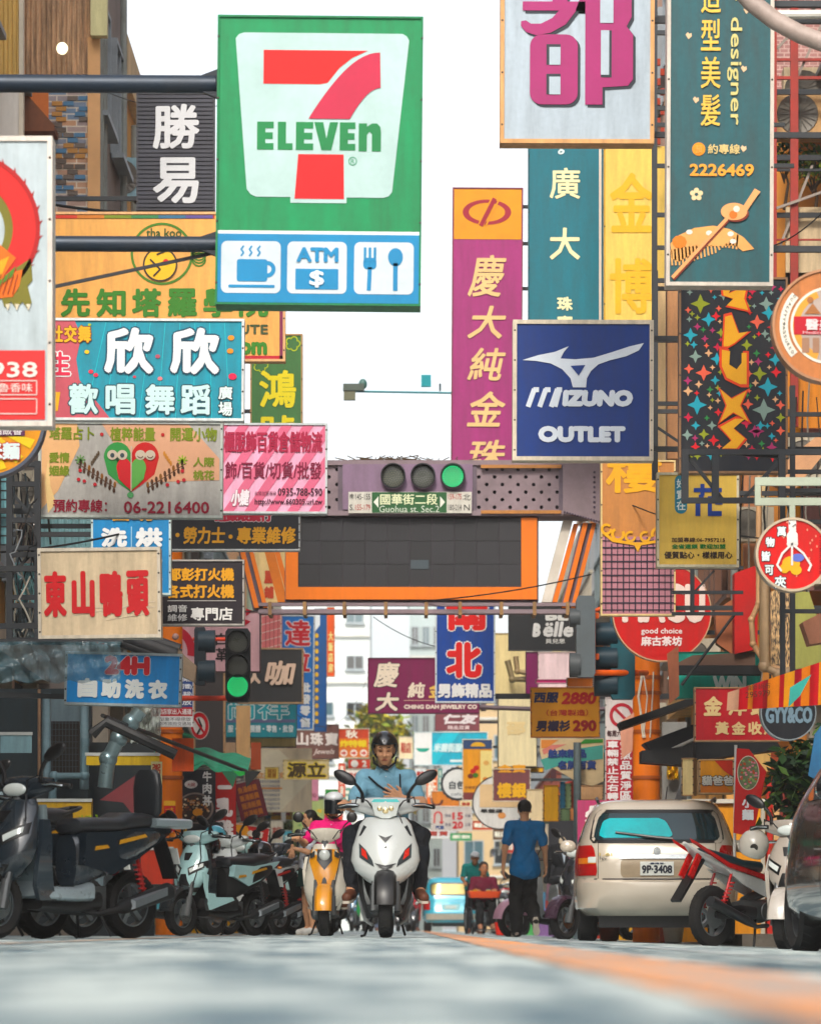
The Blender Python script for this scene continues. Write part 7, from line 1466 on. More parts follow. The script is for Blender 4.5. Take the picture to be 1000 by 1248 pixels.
m=MB(); m.loft([ringxy(z_,0,w,l,l,32,7) for z_,w,l in ((0,.26,.16),(.10,.30,.19),(.115,.30,.19),(.115,.285,.175),(.015,.25,.15))]); m.build('tray_body',M('#e8622c',.35,0,.1),t)
R=random.Random(9)
for i in range(14):
    c=R.choice(['#e6d6b0','#5fb4b0','#f0e6da','#d9a04a','#8fc3c9','#d04a4a','#f2c3c3'])
    o=MB().box(-.035,.035,-.025,.025,0,R.uniform(.06,.13)).build('snack_packet',M(c,.35,0,.05),None,0); o.location=(vx-.22+.075*(i%7)+R.uniform(-.01,.01),vd-.42+.11*(i//7),gz(vx)+.685); o.rotation_euler=(R.uniform(-.2,.2),R.uniform(-.15,.15),R.uniform(-.4,.4)); o['label']=f"snack packet in the {'front' if i<7 else 'back'} row of the orange tray, {('leftmost','second from left','third from left','middle','third from right','second from right','rightmost')[i%7]}"; o['category']='packet'; o['group']='packets on the vendor tray'
Jc=stand(); Jc.update(head=(0,-.22,1.50),chest=(0,-.10,1.24),shL=(.18,-.12,1.33),shR=(-.18,-.12,1.33),elL=(.25,-.2,1.1),elR=(-.25,-.2,1.1),wrL=(.22,-.42,1.02),wrR=(-.22,-.42,1.02),handL=((0,-1,-.2),(0,0,-1),.8),handR=((0,-1,-.2),(0,0,-1),.8))
standing('person in a white cap and teal shirt leaning behind the wheelchair',577,71,.1,.93,Jc,skin='#bd8563',shirt=('#2fa09a','short'),trousers='#2a3038',hair='short',cap='#d9dce0',closed=False,h=.016)
standing('person in a green top walking far down the street left of the blue car',504,105,.2,.97,stand(),shirt=('#4fc04a','long'),trousers='#39404a',h=.02,closed=False)
standing('distant pedestrian in a white top between the riders and the blue car',455,112,0,1.0,stand(),shirt=('#e3e3e0','short'),trousers='#5a6a86',h=.02,closed=False)
standing('distant pedestrian in a red top on the left under the green poster',360,95,.5,.97,stand(),shirt=('#c23a3a','short'),trousers='#2c2f36',h=.02,closed=False)
# tailor's dummy in a black suit
mx_=(685-CX)*57/FP; t=thing('mannequin',"headless tailor's dummy in a black dinner jacket with bow tie",'mannequin',(mx_,57,gz(mx_)),.15)
st=[ell_((0,0,1.22),(.19,.12,.2)),ell_((0,0,.9),(.17,.115,.2)),cap_((-.17,0,1.33),(.17,0,1.33),.06,.06),cap_((-.2,0,1.32),(-.25,-.02,.85),.06,.045),cap_((.2,0,1.32),(.25,-.02,.85),.06,.045),ell_((0,0,.78),(.19,.13,.12))]
lo,hi=bnd(st); fmesh('jacket',[(lambda X:field(st,X,.03,(),0,.002),lo,hi,.012)],M('#12151b',.7,0,.15),t)
m=MB(); m.tube([(0,0,1.3),(0,0,1.46),(0,0,1.5)],[.06,.055,.03],16); m.build('neck_cap',M('#d9cbb4',.5),t)
m=MB(); m.prism([(-.055,1.39),(.055,1.39),(.0,1.10)],-.128,-.118); m.build('shirt_front',M('#cfdce9',.7),t,0)
m=MB(); 
for s in (-1,1): m.prism([(s*.06,1.40),(s*.10,1.38),(s*.085,1.28),(s*.11,1.27),(.0,1.06),(.0,1.09)],-.136,-.129)
m.build('lapel',M('#1c2028',.35),t,0)
m=MB()
for s in (-1,1): m.prism([(0,1.375),(s*.05,1.40),(s*.05,1.35)],-.145,-.13)
m.build('bow_tie',M('#5a1c2a',.5),t,0)
m=MB(); m.ell((.08,-.125,1.2),(.022,.012,.022),10,6); m.build('corsage',M('#e89ab4',.6),t)
m=MB(); m.tube([(0,0,.7),(0,0,.05)],.018,10); m.lathe([(0,.16),(.03,.15),(.04,.03)],(0,0,0),'z',20); m.build('stand',M('#3a3c40',.4,.5),t)
m=MB(); m.loft([ringxy(z_,0,w,w*.7,w*.7,24,2) for z_,w in ((.3,.2),(.78,.16))]); m.build('trousers',M('#12151b',.7),t)
# ---------------------------------------------------------------- street clutter
def at(px,py,d): return P3(px,py,d)
def solid(name,label,cat,pts,d,th,col,group=None,rough=.6,metal=0,dirt=.3,kind='paint',yaw=0,mat=None,part='panel'):
    cx=sum(p[0] for p in pts)/len(pts); cy=sum(p[1] for p in pts)/len(pts); k=d/FP
    t=thing(name,label,cat,P3(cx,cy,d),yaw,group); m=MB(); m.prism([((x-cx)*k,(cy-y)*k) for x,y in pts],-th/2,th/2); m.build(part,mat or M(col,rough,metal,dirt,3,kind),t,0,True); return t
def pipe(name,label,pts,d,r,col,cat='pipe',group=None,metal=.1,rough=.5,joints=True,n=12):
    P=[P3(x,y,d) if len(q)==0 else P3(x,y,q[0]) for (x,y,*q) in pts]; a=P[0]; t=thing(name,label,cat,a,0,group)
    m=MB(); m.tube([p-a for p in P],r,n); m.build('tube',M(col,rough,metal,.35,5),t)
    if joints:
        for p in P[1:-1]: m=MB(); m.ell(tuple(p-a),(r*1.25,)*3,12,8); m.build('elbow',M(col,rough,metal,.35,5),t)
    return t
# left side ------------------------------------------------------------
def crumple(name,label,x0,y0,x1,y1,d,mat,seed=0,amp=.05,cat='plastic sheet',group='plastic sheets on the left stall frames',nu=44,nv=16):
    k=d/FP; t=thing(name,label,cat,P3((x0+x1)/2,(y0+y1)/2,d),0,group); w=(x1-x0)*k; h=(y1-y0)*k; s=seed*1.7
    def fn(u,v):
        x=(u-.5)*w; z=(v-.5)*h; a=1 if v>.05 else .3
        y=amp*(math.sin(u*23+s+4*v)*.5+math.sin(u*51+v*9+s*3)*.35+math.sin(u*9-v*13+s)*.6+.35*math.sin(u*97+s+v*21))*(.4+.6*abs(math.sin(u*7+s)))
        return (x,y,z+.012*math.sin(u*31+s)*(1-v))
    m=MB(); m.grid(fn,nu,nv); m.build('sheet',mat,t,80); return t
PL=plastmat('clear_plastic','#567a84',.6,.7); FOIL=special('foil',lambda t,N,L,b:(b.inputs['Base Color'].__setattr__('default_value',(.55,.6,.62,1)),b.inputs['Metallic'].__setattr__('default_value',.9),b.inputs['Roughness'].__setattr__('default_value',.18)))
crumple('plastic_awning','crinkled clear plastic awning strip under the duck shop sign',-12,782,147,831,29,PL,1,.05)
m=MB(); a=P3(-20,782,29.1); m.tube([(0,0,0),P3(150,783,29.1)-a],.022,8); o=m.build('awning_rod',M('#20262b',.5)); o.location=a; o['label']='dark rod holding the top of the crinkled plastic awning'; o['category']='rod'
crumple('foil_bag','teal-silver crumpled plastic bag in the dark frame, third cell down at the left',18,686,46,735,32,plastmat('teal_plastic','#7fc3c9',.85,.9),2,.06,'bag','wrapped bags in the dark frame at the left edge')
crumple('foil_bag','grey crumpled bag in the lowest cell of the dark frame at the left',12,735,46,780,32,plastmat('grey_plastic','#6f8288',.9,.9),3,.06,'bag','wrapped bags in the dark frame at the left edge')
crumple('foil_bag','brown-tinted wrapped bundle in the second cell of the dark frame at the left',22,634,46,672,32,plastmat('brown_plastic','#8a7468',.9,.9),4,.05,'bag','wrapped bags in the dark frame at the left edge')
frame('black ladder-like frame full of cables and bags at the left edge',8,562,50,786,31.4,[12,46],[566,590,634,668,676,728,738,780],((14,600,44,634),(14,700,44,668)),.05)
solid('grille_window','narrow pale cyan grille window at the far left edge','window',[(-14,572),(9,572),(9,664),(-14,664)],31.8,.04,'#8fc6cf',rough=.2)
m=MB(); a=P3(0,620,31.7)
for i in range(9): m.bar(P3(-12,576+i*11,31.7)-a,P3(10,576+i*11,31.7)-a,.012)
m.bar(P3(1,572,31.7)-a,P3(1,664,31.7)-a,.012); o=m.build('window_bars',M('#1e2529',.5)); o.location=a; o['label']='thin dark bars over the pale cyan window at the far left edge'; o['category']='grille'
t=thing('corrugated_panel','pale cyan corrugated panel under the owl sign','panel',P3(80,650,39)); corr(-.28,.26,-.17,.17,0,.07,.02).build('sheet',M('#a9d3d8',.5,0,.25,3,'streak'),t,0)
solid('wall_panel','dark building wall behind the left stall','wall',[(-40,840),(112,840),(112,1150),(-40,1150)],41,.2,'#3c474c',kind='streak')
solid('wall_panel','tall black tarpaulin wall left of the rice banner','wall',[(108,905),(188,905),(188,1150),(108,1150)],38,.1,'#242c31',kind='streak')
solid('roller_door','pale grey ribbed shutter seen between the pipes on the left','shutter',[(62,852),(104,852),(104,884),(62,884)],40.6,.05,'#8fa3aa',kind='streak')
for i,(x,y0,y1,l) in enumerate(((57,845,958,'left grey drain pipe beside the black tarpaulin'),(103,858,962,'right grey drain pipe beside the black tarpaulin'))):
    pipe('drain_pipe',l,[(x,y0),(x,y1)],37.5,.045,'#7f97a1',group='grey pipes on the left')
pipe('drain_pipe','cross pipe with an elbow joining the grey pipes at the left',[(64,975),(66,946),(103,945),(104,900)],37.3,.042,'#6f8a94',group='grey pipes on the left')
pipe('thin_pipe','thin pale pipe at the far left above the black scooter',[(48,840),(48,960)],37.8,.016,'#a9886e',joints=False)
t=solid('crate_stack','dark rusty shelf with faint boxes behind the big black scooter','shelf',[(64,880),(98,880),(98,945),(64,945)],40.2,.3,'#2e2622')
m=MB()
for i in range(8): m.bar((-.13+.035*i,-.16,-.28),(-.13+.035*i,-.16,.28),.006)
for i in range(9): m.bar((-.14,-.165,-.26+.065*i),(.14,-.165,-.26+.065*i),.006)
m.build('wire_mesh',M('#4a555a',.5,.3),t,0)
# rolled awning, tan bracket
t=thing('rolled_awning','dark rolled-up awning with a tan end bracket above the laundry sign','awning',P3(188,790,34)); a=t.location
m=MB(); 
for o_,r_ in ((0,.07),(-.055,.05),(.06,.05)): m.tube([P3(146,774,34)-a+Vector((0,0,o_)),P3(219,800,34)-a+Vector((0,0,o_))],r_,12)
m.build('roll',M('#23252a',.6,.1,.3),t); m=MB(); m.prism([((x-188)*34/FP,(790-y)*34/FP) for x,y in ((218,790),(226,800),(240,812),(238,832),(224,826),(217,812))],-.1,.06); m.build('end_bracket',M('#8f7a66',.5,.2,.4),t,0)
m=MB(); m.ell(tuple(P3(214,776,33.8)-a),(.03,.03,.03)); m.build('bolt',M('#a5857f',.5),t)
m=MB(); m.tube([P3(112,895,35)-P3(112,895,35),P3(130,880,35)-P3(112,895,35),P3(214,920,35)-P3(112,895,35)],.05,8); o=m.build('sloping_tube',M('#1d2024',.55,.1)); o.location=P3(112,895,35); o['label']='sloping dark awning arm above the black tarpaulin'; o['category']='awning arm'
m=MB(); m.tube([(0,0,0),P3(300,940,40)-P3(125,872,35.2)],.02,6); o=m.build('sloping_pole',M('#15181b',.55,.1)); o.location=P3(125,872,35.2); o['label']='thin dark pole sloping down to the green tarpaulin'; o['category']='pole'
t=thing('green_tarpaulin','green tarpaulin roof over the rice bowl banner','tarpaulin',P3(232,928,44.5))
m=MB(); k=44.5/FP
def tf(u,v): x=(-56+128*u)*k; z=((14-26*u*.9)*k)+v*.16+.015*math.sin(u*24); return (x,-.5+v*.9+.02*math.sin(u*19),z-.06*(1-v)+.02*math.sin(u*33+1)*(1-v))
m.grid(tf,40,8); m.build('sheet',M('#3f9a78',.6,0,.3,5),t,80)
m=MB(); m.grid(lambda u,v:((-56+128*u)*k,-.5+.01*math.sin(u*30),((14-26*u*.9)*k)-.06-.045*v*(1+.5*math.sin(u*17))+.015*math.sin(u*24)+.02*math.sin(u*33+1)),50,3); m.build('valance',M('#4aa582',.6,0,.3,5),t,80)
pipe('flexible_duct','silver flexible duct under the laundry sign',[(128,960),(132,925),(145,900),(160,880),(172,866)],36,.07,'#8fa5ab',metal=.6,rough=.25,cat='duct')
crumple('plastic_cover','pale crumpled plastic cover hanging beside the silver duct',160,862,196,905,37,plastmat('pale_plastic','#cfd9d2',.8,.8),6,.08)
t=solid('pennant_flag','faded red pennant with a white edge hanging over the black scooter','flag',[(122,975),(171,941),(181,994),(160,990),(150,978)],31,.01,'#73353a'); 
t2=solid('pennant_flag','white-edged strip beside the faded red pennant','flag',[(170,940),(174,942),(184,996),(179,990)],30.95,.012,'#c9cfd2')
t=solid('plant_tray','orange-red planter tray with grass behind the black scooter seat','planter',[(98,1006),(130,1003),(130,1012),(98,1012)],29.5,.15,'#c9502f')
m=MB(); R=random.Random(3)
for i in range(60): x=R.uniform(-.09,.09); m.bar((x,R.uniform(-.05,.05),.02),(x+R.uniform(-.03,.03),R.uniform(-.05,.05),R.uniform(.05,.10)),.005)
m.build('grass',M('#7fa03a',.7),t,0)
for i,(x0,y0,x1,y1,d_,c,l) in enumerate(((210,900,236,940,43,'#ef6a2a','orange board under the parking notice'),(288,860,305,935,57,'#e3b98a','tan column behind the cream lightbox'),(306,905,318,938,56,'#b5573a','rust-coloured sign edge left of the pale arrow sign'),(272,905,287,935,54,'#c9a98c','pale brown panel under the dark wooden panel'),(196,905,212,936,44,'#d9d3c8','white notice left of the orange board'))):
    solid('wall_board',l,'board',[(x0,y0),(x1,y0),(x1,y1),(x0,y1)],d_,.08,c,kind='streak')
for i in range(3): solid('small_flag',('dark green pennant at the end of the green tarpaulin','bright green pennant over the tilted red banner','small black pennant beside the red vertical banner')[i],'flag',[(270+i*14,940),(290+i*14+(12 if i==1 else 0),940),(284+i*8,960 if i!=1 else 946)],39-i*.2,.008,('#1f5a40','#2f9a4a','#1a1d20')[i],group='pennants strung over the left stalls')
# right side -------------------------------------------------------------
solid('utility_cabinet','bright red tall cabinet on the wall right of the round tea sign','cabinet',[(893,700),(921,690),(921,792),(893,798)],37.5,.25,'#bf1f2e')
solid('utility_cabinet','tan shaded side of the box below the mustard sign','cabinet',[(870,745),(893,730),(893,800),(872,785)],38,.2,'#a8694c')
pipe('wall_pipe','tall tan pipe bending around the red cabinet',[(924,560),(924,735),(915,755),(917,785),(934,812),(955,816)],36.8,.028,'#c9a07a')
pipe('wall_pipe','thicker beige pipe with an elbow over the striped awning',[(931,700),(931,812),(948,822),(990,812)],36.4,.05,'#a98f72')
solid('meter_panel','brown flaking wooden panel between the beige pipe and the olive panel','panel',[(938,722),(961,712),(961,815),(938,815)],37.2,.06,'#8a6a48',mat=special('flaky',lambda t,N,L,b:((lambda n,cr:(n.inputs['Scale'].__setattr__('default_value',14),n.inputs['Detail'].__setattr__('default_value',8),setattr(cr.color_ramp.elements[0],'color',(*lin('#3a2c22'),1)),setattr(cr.color_ramp.elements[1],'color',(*lin('#d9b078'),1)),setattr(cr.color_ramp.elements[0],'position',.42),setattr(cr.color_ramp.elements[1],'position',.6),L.new(n.outputs[0],cr.inputs[0]),L.new(cr.outputs[0],b.inputs['Base Color'])))(N.new('ShaderNodeTexNoise'),N.new('ShaderNodeValToRGB')))))
solid('wall_panel','pale olive panel with faint writing at the right','panel',[(962,720),(985,722),(1010,800),(1010,812),(962,816)],36.2,.06,'#a9a868',kind='streak')
solid('vent_hood','pinkish wooden box hood at the right edge under the claw sign','box',[(975,760),(1015,740),(1015,782),(984,787)],33.5,.3,'#b5806a',kind='streak')
solid('diagonal_duct','slanting beige duct at the right edge behind the black frame','duct',[(940,590),(960,560),(1010,520),(1010,545),(965,600)],37,.3,'#d9a884')
for i,(x0,x1,y0,y1,c,l) in enumerate(((905,921,575,700,'#c98d6a','pinkish brown wall strip beside the mustard sign'),(923,934,470,620,'#f0d6a8','cream strip right of the star-patterned sign'),(938,952,480,560,'#5b4438','dark brown window strip near the round brown sign'),(954,974,460,730,'#eda24e','orange pilaster at the right edge'),(975,1004,470,720,'#b98a86','mauve wall strip at the extreme right'),(905,938,860,940,'#d9b47a','cream shutter strips under the round black sign'),(938,948,860,945,'#9a4a30','rust door strip under the round black sign'),(950,962,800,880,'#c96a3a','orange strip below the olive panel'),(797,811,180,345,'#e9c878','pale yellow wall strip beside the tall faded sign'),(812,826,350,560,'#d9a47c','tan wall strip left of the star-patterned sign'),(797,810,345,585,'#f0d0a4','cream wall strip right of the blue outlet sign'))):
    solid('wall_strip',l,'wall panel',[(x0,y0),(x1,y0),(x1,y1),(x0,y1)],45.6 if x0>900 else 43,.08+.01*i,c,kind='streak',group='painted wall strips on the right facade')
for j in range(9): solid('wall_check','small dark red square of the checked strip, number'.replace(', number','')+' row from top: '+('first','second','third','fourth','fifth','sixth','seventh','eighth','ninth')[j],'wall tile',[(799+(j%2)*5,72+j*12),(804+(j%2)*5,72+j*12),(804+(j%2)*5,80+j*12),(799+(j%2)*5,80+j*12)],42.9,.05,'#a5402c',group='checks on the yellow strip')
s=Sign('awning_sign','teal awning sign with white letters WIN behind the gold-shop sign',(822,795,925,852),38,'#2aa391',frame='#1f7a6c',fw=.6,side=None,group=None,cat='awning'); s.t_('WIN',867,824,908,845,'#e9f4f0',b=1.4); s.arc(845,840,34,35.4,200,330,'#cfe6de',1); s.end()
solid('awning','dark brown awning band above the teal awning sign','awning',[(818,812),(842,800),(918,796),(918,812)],37.6,.3,'#6d5448'); solid('awning','black awning valance over the teal awning sign','awning',[(818,812),(925,812),(925,823),(818,822)],37.5,.25,'#15191e')
t=solid('torn_banner','faded torn vertical banner left of the teal awning','banner',[(812,797),(826,787),(827,848),(815,858),(814,820)],36,.02,'#b5735a',kind='streak'); t=solid('torn_banner','pinkish torn cloth hanging by the no-turning board','banner',[(755,880),(772,868),(770,915),(757,925)],43,.02,'#d9a08a',kind='streak')
for l,p,d_ in (('thin black awning edge sloping across the orange pillar',[(752,882),(850,848),(870,842),(870,850),(756,890)],42),('upper black sloping awning behind the gold-shop sign',[(782,907),(848,882),(905,880),(942,905),(905,915),(800,925)],41.5),('black canopy beam below the sloping awnings',[(780,916),(848,910),(848,935),(780,930)],41.2),('black canopy shade over the food lightbox',[(845,905),(935,893),(950,915),(845,928)],40.5)): solid('black_awning',l,'awning',p,d_,.5,'#14181d')
pipe('awning_strut','pale strut under the upper black awning',[(800,922),(852,898)],41,.02,'#a9a7a0',joints=False)
pipe('awning_strut','black stay rod rising from the awning to the red cabinet',[(830,835),(895,748)],37,.014,'#1b1f24',joints=False)
# striped cloth awning
t=thing('striped_awning','red and orange striped cloth awning with faint phone number at the right','awning',P3(945,838,30)); k=30/FP
def ay(x): return -(838-(818-(x-885)*.10*.9))  # helper kept simple
top=lambda x:845-(x-885)*.33 if x<1000 else 807; bot=lambda x:866-(x-885)*.06
cs=['#e9b59a','#c9263a','#ef8f2c','#c9263a','#a51f30','#ef8f2c','#c9263a','#f0a53a','#b5203a','#e98a2c','#c9263a','#ef9a3c']; xs=[885,899,910,916,928,934,948,954,966,975,985,996,1012]
for i in range(12):
    a_,b_=xs[i],xs[i+1]; m=MB(); 
    m.grid(lambda u,v:(((a_+(b_-a_)*u)-945)*k,.012*math.sin((a_+(b_-a_)*u)*.35)-.10*v,(838-(bot(a_+(b_-a_)*u)+(top(a_+(b_-a_)*u)-bot(a_+(b_-a_)*u))*v))*k),4,6); m.build('stripe',M(cs[i],.8,0,.2,6),t,80)
co,fs=glyph('295979',2)
for txt,yy in (('滷新鍋布',846),('295979',855)):
    co,fs=glyph(txt,2); c2=co-co.min(0); c2=c2/c2.max(0); m=MB(); m.add([((906+c[0]*30-945)*k,-.125,(838-(yy+1-c[1]*7-c[0]*3+ -4))*k) for c in c2],fs); m.build('lettering',M('#4a2a20',.7),t,0)
solid('fringe_cloth','teal fringed cloth corner over the striped awning','cloth',[(962,838),(988,822),(974,848),(960,862)],29.7,.01,'#4aa59a')
# food stall behind the beige car
t=thing('food_stall','yellow food stall counter with white trim behind the beige car','stall',P3(880,1010,45.2)); k=45.2/FP
def q(x): return (x-880)*k
def qz(y): return (1010-y)*k
MB().box(q(822),q(932),0,.8,qz(1148),qz(979)).build('counter',M('#f0a52a',.5,0,.25,3,'streak'),t,0); MB().box(q(820),q(934),-.06,.85,qz(979),qz(974)).build('counter_top',M('#ece8da',.4),t,0)
for x in (820,926): MB().box(q(x),q(x+5),-.05,-.002,qz(1148),qz(979)).build('post',M('#c9c3b4',.5,.2),t,0)
m=MB(); m.prism([(q(846),qz(1000)),(q(852),qz(980)),(q(866),qz(985)),(q(872),qz(1010)),(q(858),qz(1020))],-.02,-.004); m.build('mascot_blank_panel',M('#d9502c',.5),t,0)
for x0,x1,c in ((935,942,'#c9403a'),(943,950,'#e3b98a'),(951,960,'#8a3a30')): MB().box(q(x0),q(x1),.1,.3,qz(1148),qz(950)).build('side_panel',M(c,.6,0,.3,3,'streak'),t,0)
t=solid('red_flag','tall red feather flag with a round noodle photo beside the food stall','flag',[(897,912),(912,913),(933,940),(917,1020),(893,1015)],36,.012,'#c2182c'); k=36/FP
cx,cy=sum((897,912,933,917,893))/5,sum((912,913,940,1020,1015))/5
m=MB(); n=24; m.prism([((911-cx+13.5*math.cos(2*math.pi*i/n))*k,(cy-(942-21*math.sin(2*math.pi*i/n)))*k) for i in range(n)],-.011,-.007); m.build('dish_rim',M('#d9cfc0',.6),t,0)
m=MB(); m.prism([((911-cx+12.6*math.cos(2*math.pi*i/n))*k,(cy-(942-20*math.sin(2*math.pi*i/n)))*k) for i in range(n)],-.014,-.0105); m.build('dish',M('#6f7a5a',.6,0,.5,30),t,0)
m=MB(); R=random.Random(21)
for i in range(50): a_,b_=R.uniform(0,6.28),R.random()**.5; m.mat(i%3); m.ell(((911-cx+11*b_*math.cos(a_))*k,-.016,(cy-942+18*b_*math.sin(a_))*k),(.012,.003,.012),6,4)
m.build('topping',[M('#d98a9a',.6),M('#8aa56a',.6),M('#b9553a',.6)],t,0)
for i,ch in enumerate('小麵'):
    co,fs=glyph(ch,2); c2=co-co.min(0); c2=c2/c2.max(0); m=MB()
    for j,(ox,oz) in enumerate(RING): m.add([((904+c[0]*13-cx)*k+ox*.006,-.012-j*.0003,(cy-(984+i*15-c[1]*12))*k+oz*.006) for c in c2],fs)
    m.build('lettering',M('#eef0f2',.6),t,0)
pipe('flag_pole','white pole of the red feather flag',[(896,908),(894,1060)],36.1,.014,'#e6e6e2',joints=False,cat='pole')
solid('blue_banner','narrow blue and white banner at the right edge above the black car','banner',[(992,895),(1010,870),(1010,960),(984,945)],33,.02,'#4a86b5')
solid('wall_panel','grey meter board with cables beside the orange pillar','panel',[(806,880),(836,880),(836,985),(806,985)],43.5,.06,'#8f8f8c',kind='streak')
R=random.Random(5)
for i in range(4): pipe('wall_cable',('outermost','second','third','innermost')[i]+' thick grey cable looping beside the grey meter board',[(826+i*3,905),(831+i*3,930),(830+i*2,955),(822+i*2,978)],43.2,.016,'#8f9396',joints=False,cat='cable',group='cables beside the meter board')
crumple('gold_foil','crumpled gold foil bag on the grey meter board',812,925,826,950,43.3,M('#d9b04a',.25,.7,.2),7,.04,'bag',None,16,10)
# middle right
s=Sign('lightbox','large blank cream lightbox with ghosted letters in the middle right',(606,848,654,935),62,'#f3e4bd',frame='#4a4236',fw=1,side='R',arms=(),group=None); s.t_('邵',616,880,640,896,'#e9d3a4',b=1); s.end()
s=Sign('lightbox','white and yellow rim box below the blank cream lightbox',(602,935,662,942),62.2,'#f0e6c8',frame='#4a4236',fw=.8,side=None,group=None); s.poly([(636,936),(661,936),(661,941),(636,941)],'#f2b51c',1); s.end()
s=Sign('lightbox','pale yellow wall box with bent pipes right of the blue menswear sign',(602,772,641,848),63,'#efdcaa',frame='#b59a6a',fw=1,side=None,group=None); s.end()
pipe('bent_pipe','bent brown pipe on the pale yellow wall box',[(618,805),(624,828),(640,828)],62.5,.05,'#8a7a5a'); pipe('bent_pipe','second bent pipe above the first on the pale yellow box',[(628,800),(630,818),(641,820)],62.4,.045,'#a08a68')
for (x0,y0,x1,y1,d_,c,fr,l) in ((640,795,655,848,55,'#7a2058','#5a1c40','narrow purple sign next to the white board under the Belle sign'),(655,795,700,838,56,'#f2d9dc','#e6cfc9','white and pink board under the Belle sign'),(690,826,722,838,53,'#ee8a22','#f0e4d2','thin orange strip sign above the suit price sign'),(652,828,690,833,54,'#b5306a','#d9a0b5','thin pink strip above the suit price sign'),
    (662,957,680,1001,52.5,'#f2b81c','#d99a1c','thick yellow hanging shade right of the walking man'),(682,953,688,985,54,'#1d5f7a','#1d5f7a','slim teal hanging sign left of the grey post'),(688,955,695,985,54.2,'#9fb58a','#9fb58a','slim green hanging sign left of the grey post'),(695,955,702,985,54.4,'#b54a3a','#b54a3a','slim red hanging sign left of the grey post'),(705,957,734,975,50,'#d9b08a','#c9a07a','tan board below the shield-shaped sign'),(683,985,694,1000,55,'#9ab58a','#8fae7a','small green box sign above the mannequin'),(694,980,703,1000,55.3,'#e39a6a','#d98a5a','small salmon panel above the mannequin'),(641,962,661,1012,58,'#efdcb8','#d9c49c','tall cream panel right of the walking man')):
    s=Sign('hanging_sign',l,(x0,y0,x1,y1),d_,c,frame=fr,fw=.8,side=None,arms=()); s.end()
solid('interior_panel','dark shop interior behind the mannequin','wall',[(668,1000),(735,1000),(735,1140),(668,1140)],60,.2,'#2a2c33')  # flat dark slab: the shade inside the shop is put into its colour
s=Sign('banner','red cloth banner end beside the magenta banner',(745,977,775,986),44.8,'#e0402a',frame='#c9302a',fw=.4,t=.02,side=None,cat='banner'); s.end()
# far clutter at the end of the street
FAR=[(412,930,421,972,86,'#e0604a','tall red sign left of the rider at shoulder height'),(421,938,440,952,90,'#f3efe6','white sign just left of the rider'),(440,936,452,960,93,'#7fa8c9','pale blue sign behind the rider shoulder'),(388,985,402,1010,92,'#f0c23c','yellow sign behind the woman in pink'),(402,982,418,1000,95,'#d94a3a','red sign between the woman in pink and the rider'),
(418,960,428,985,98,'#3fa08f','teal sign between the two riders'),(519,938,533,984,88,'#e9792c','orange hanging cloth right of the rider mirror'),(533,936,539,965,90,'#1f8f8c','slim dark teal sign beside the scalloped round sign'),(505,936,519,950,92,'#e6eef0','white board right of the rider head'),(486,898,503,925,100,'#f3e2c0','cream lightbox high up behind the rider helmet'),
(520,1010,548,1022,96,'#e3e9ea','white van-like board below the U-turn notice'),(548,1015,575,1025,99,'#3aa56a','green board below the U-turn notice'),(575,1000,600,1012,90,'#c9582c','rusty orange board above the wheelchair vendor'),(600,1010,618,1024,88,'#6f5a4a','brown board right of the wheelchair vendor'),(330,1000,345,1030,88,'#e3dcc8','cream board above the parked row'),(345,1012,356,1035,91,'#4fa3b5','cyan board above the parked row'),
(330,980,357,1000,94,'#f0b03c','amber sign behind the pale arrow sign'),(455,960,470,985,104,'#e9c4a0','peach sign hidden behind the rider shirt'),(540,885,560,893,96,'#f3f0e8','small white sign above the cyan one'),(560,975,575,985,92,'#f0e0b0','small cream sign between the round signs'),(612,1024,640,1040,84,'#b9423a','dark red awning board left of the walking man'),(500,1040,520,1052,108,'#9fb5b9','grey-blue board low behind the rider boots'),(430,1095,450,1110,120,'#efe2c4','pale low box between the two scooters')]
for (x0,y0,x1,y1,d_,c,l) in FAR:
    s=Sign('hanging_sign' if y1<1030 else 'street_board',l,(x0,y0,x1,y1),d_,c,frame='#d9d3c6',fw=.5,side=None,arms=(),group='small signs at the far end of the street',t=.2)
    R=random.Random(x0*3+y0); 
    if x1-x0>10: s.t_(R.choice(['商行','美食','服飾','鞋店','茶飲','百貨']),x0+2,y0+ (y1-y0)*.25,x1-2,y0+(y1-y0)*.75,'#fff6e6' if sum(lin(c))<1.3 else '#a5382c',b=.35,n=5)
    else:
        s.col(R.choice(['商行貨','美食堂','服飾店']),x0+2,x1-2,y0+3,y1-3,'#fff6e6' if sum(lin(c))<1.3 else '#a5382c',b=.25,n=5)
    s.end()
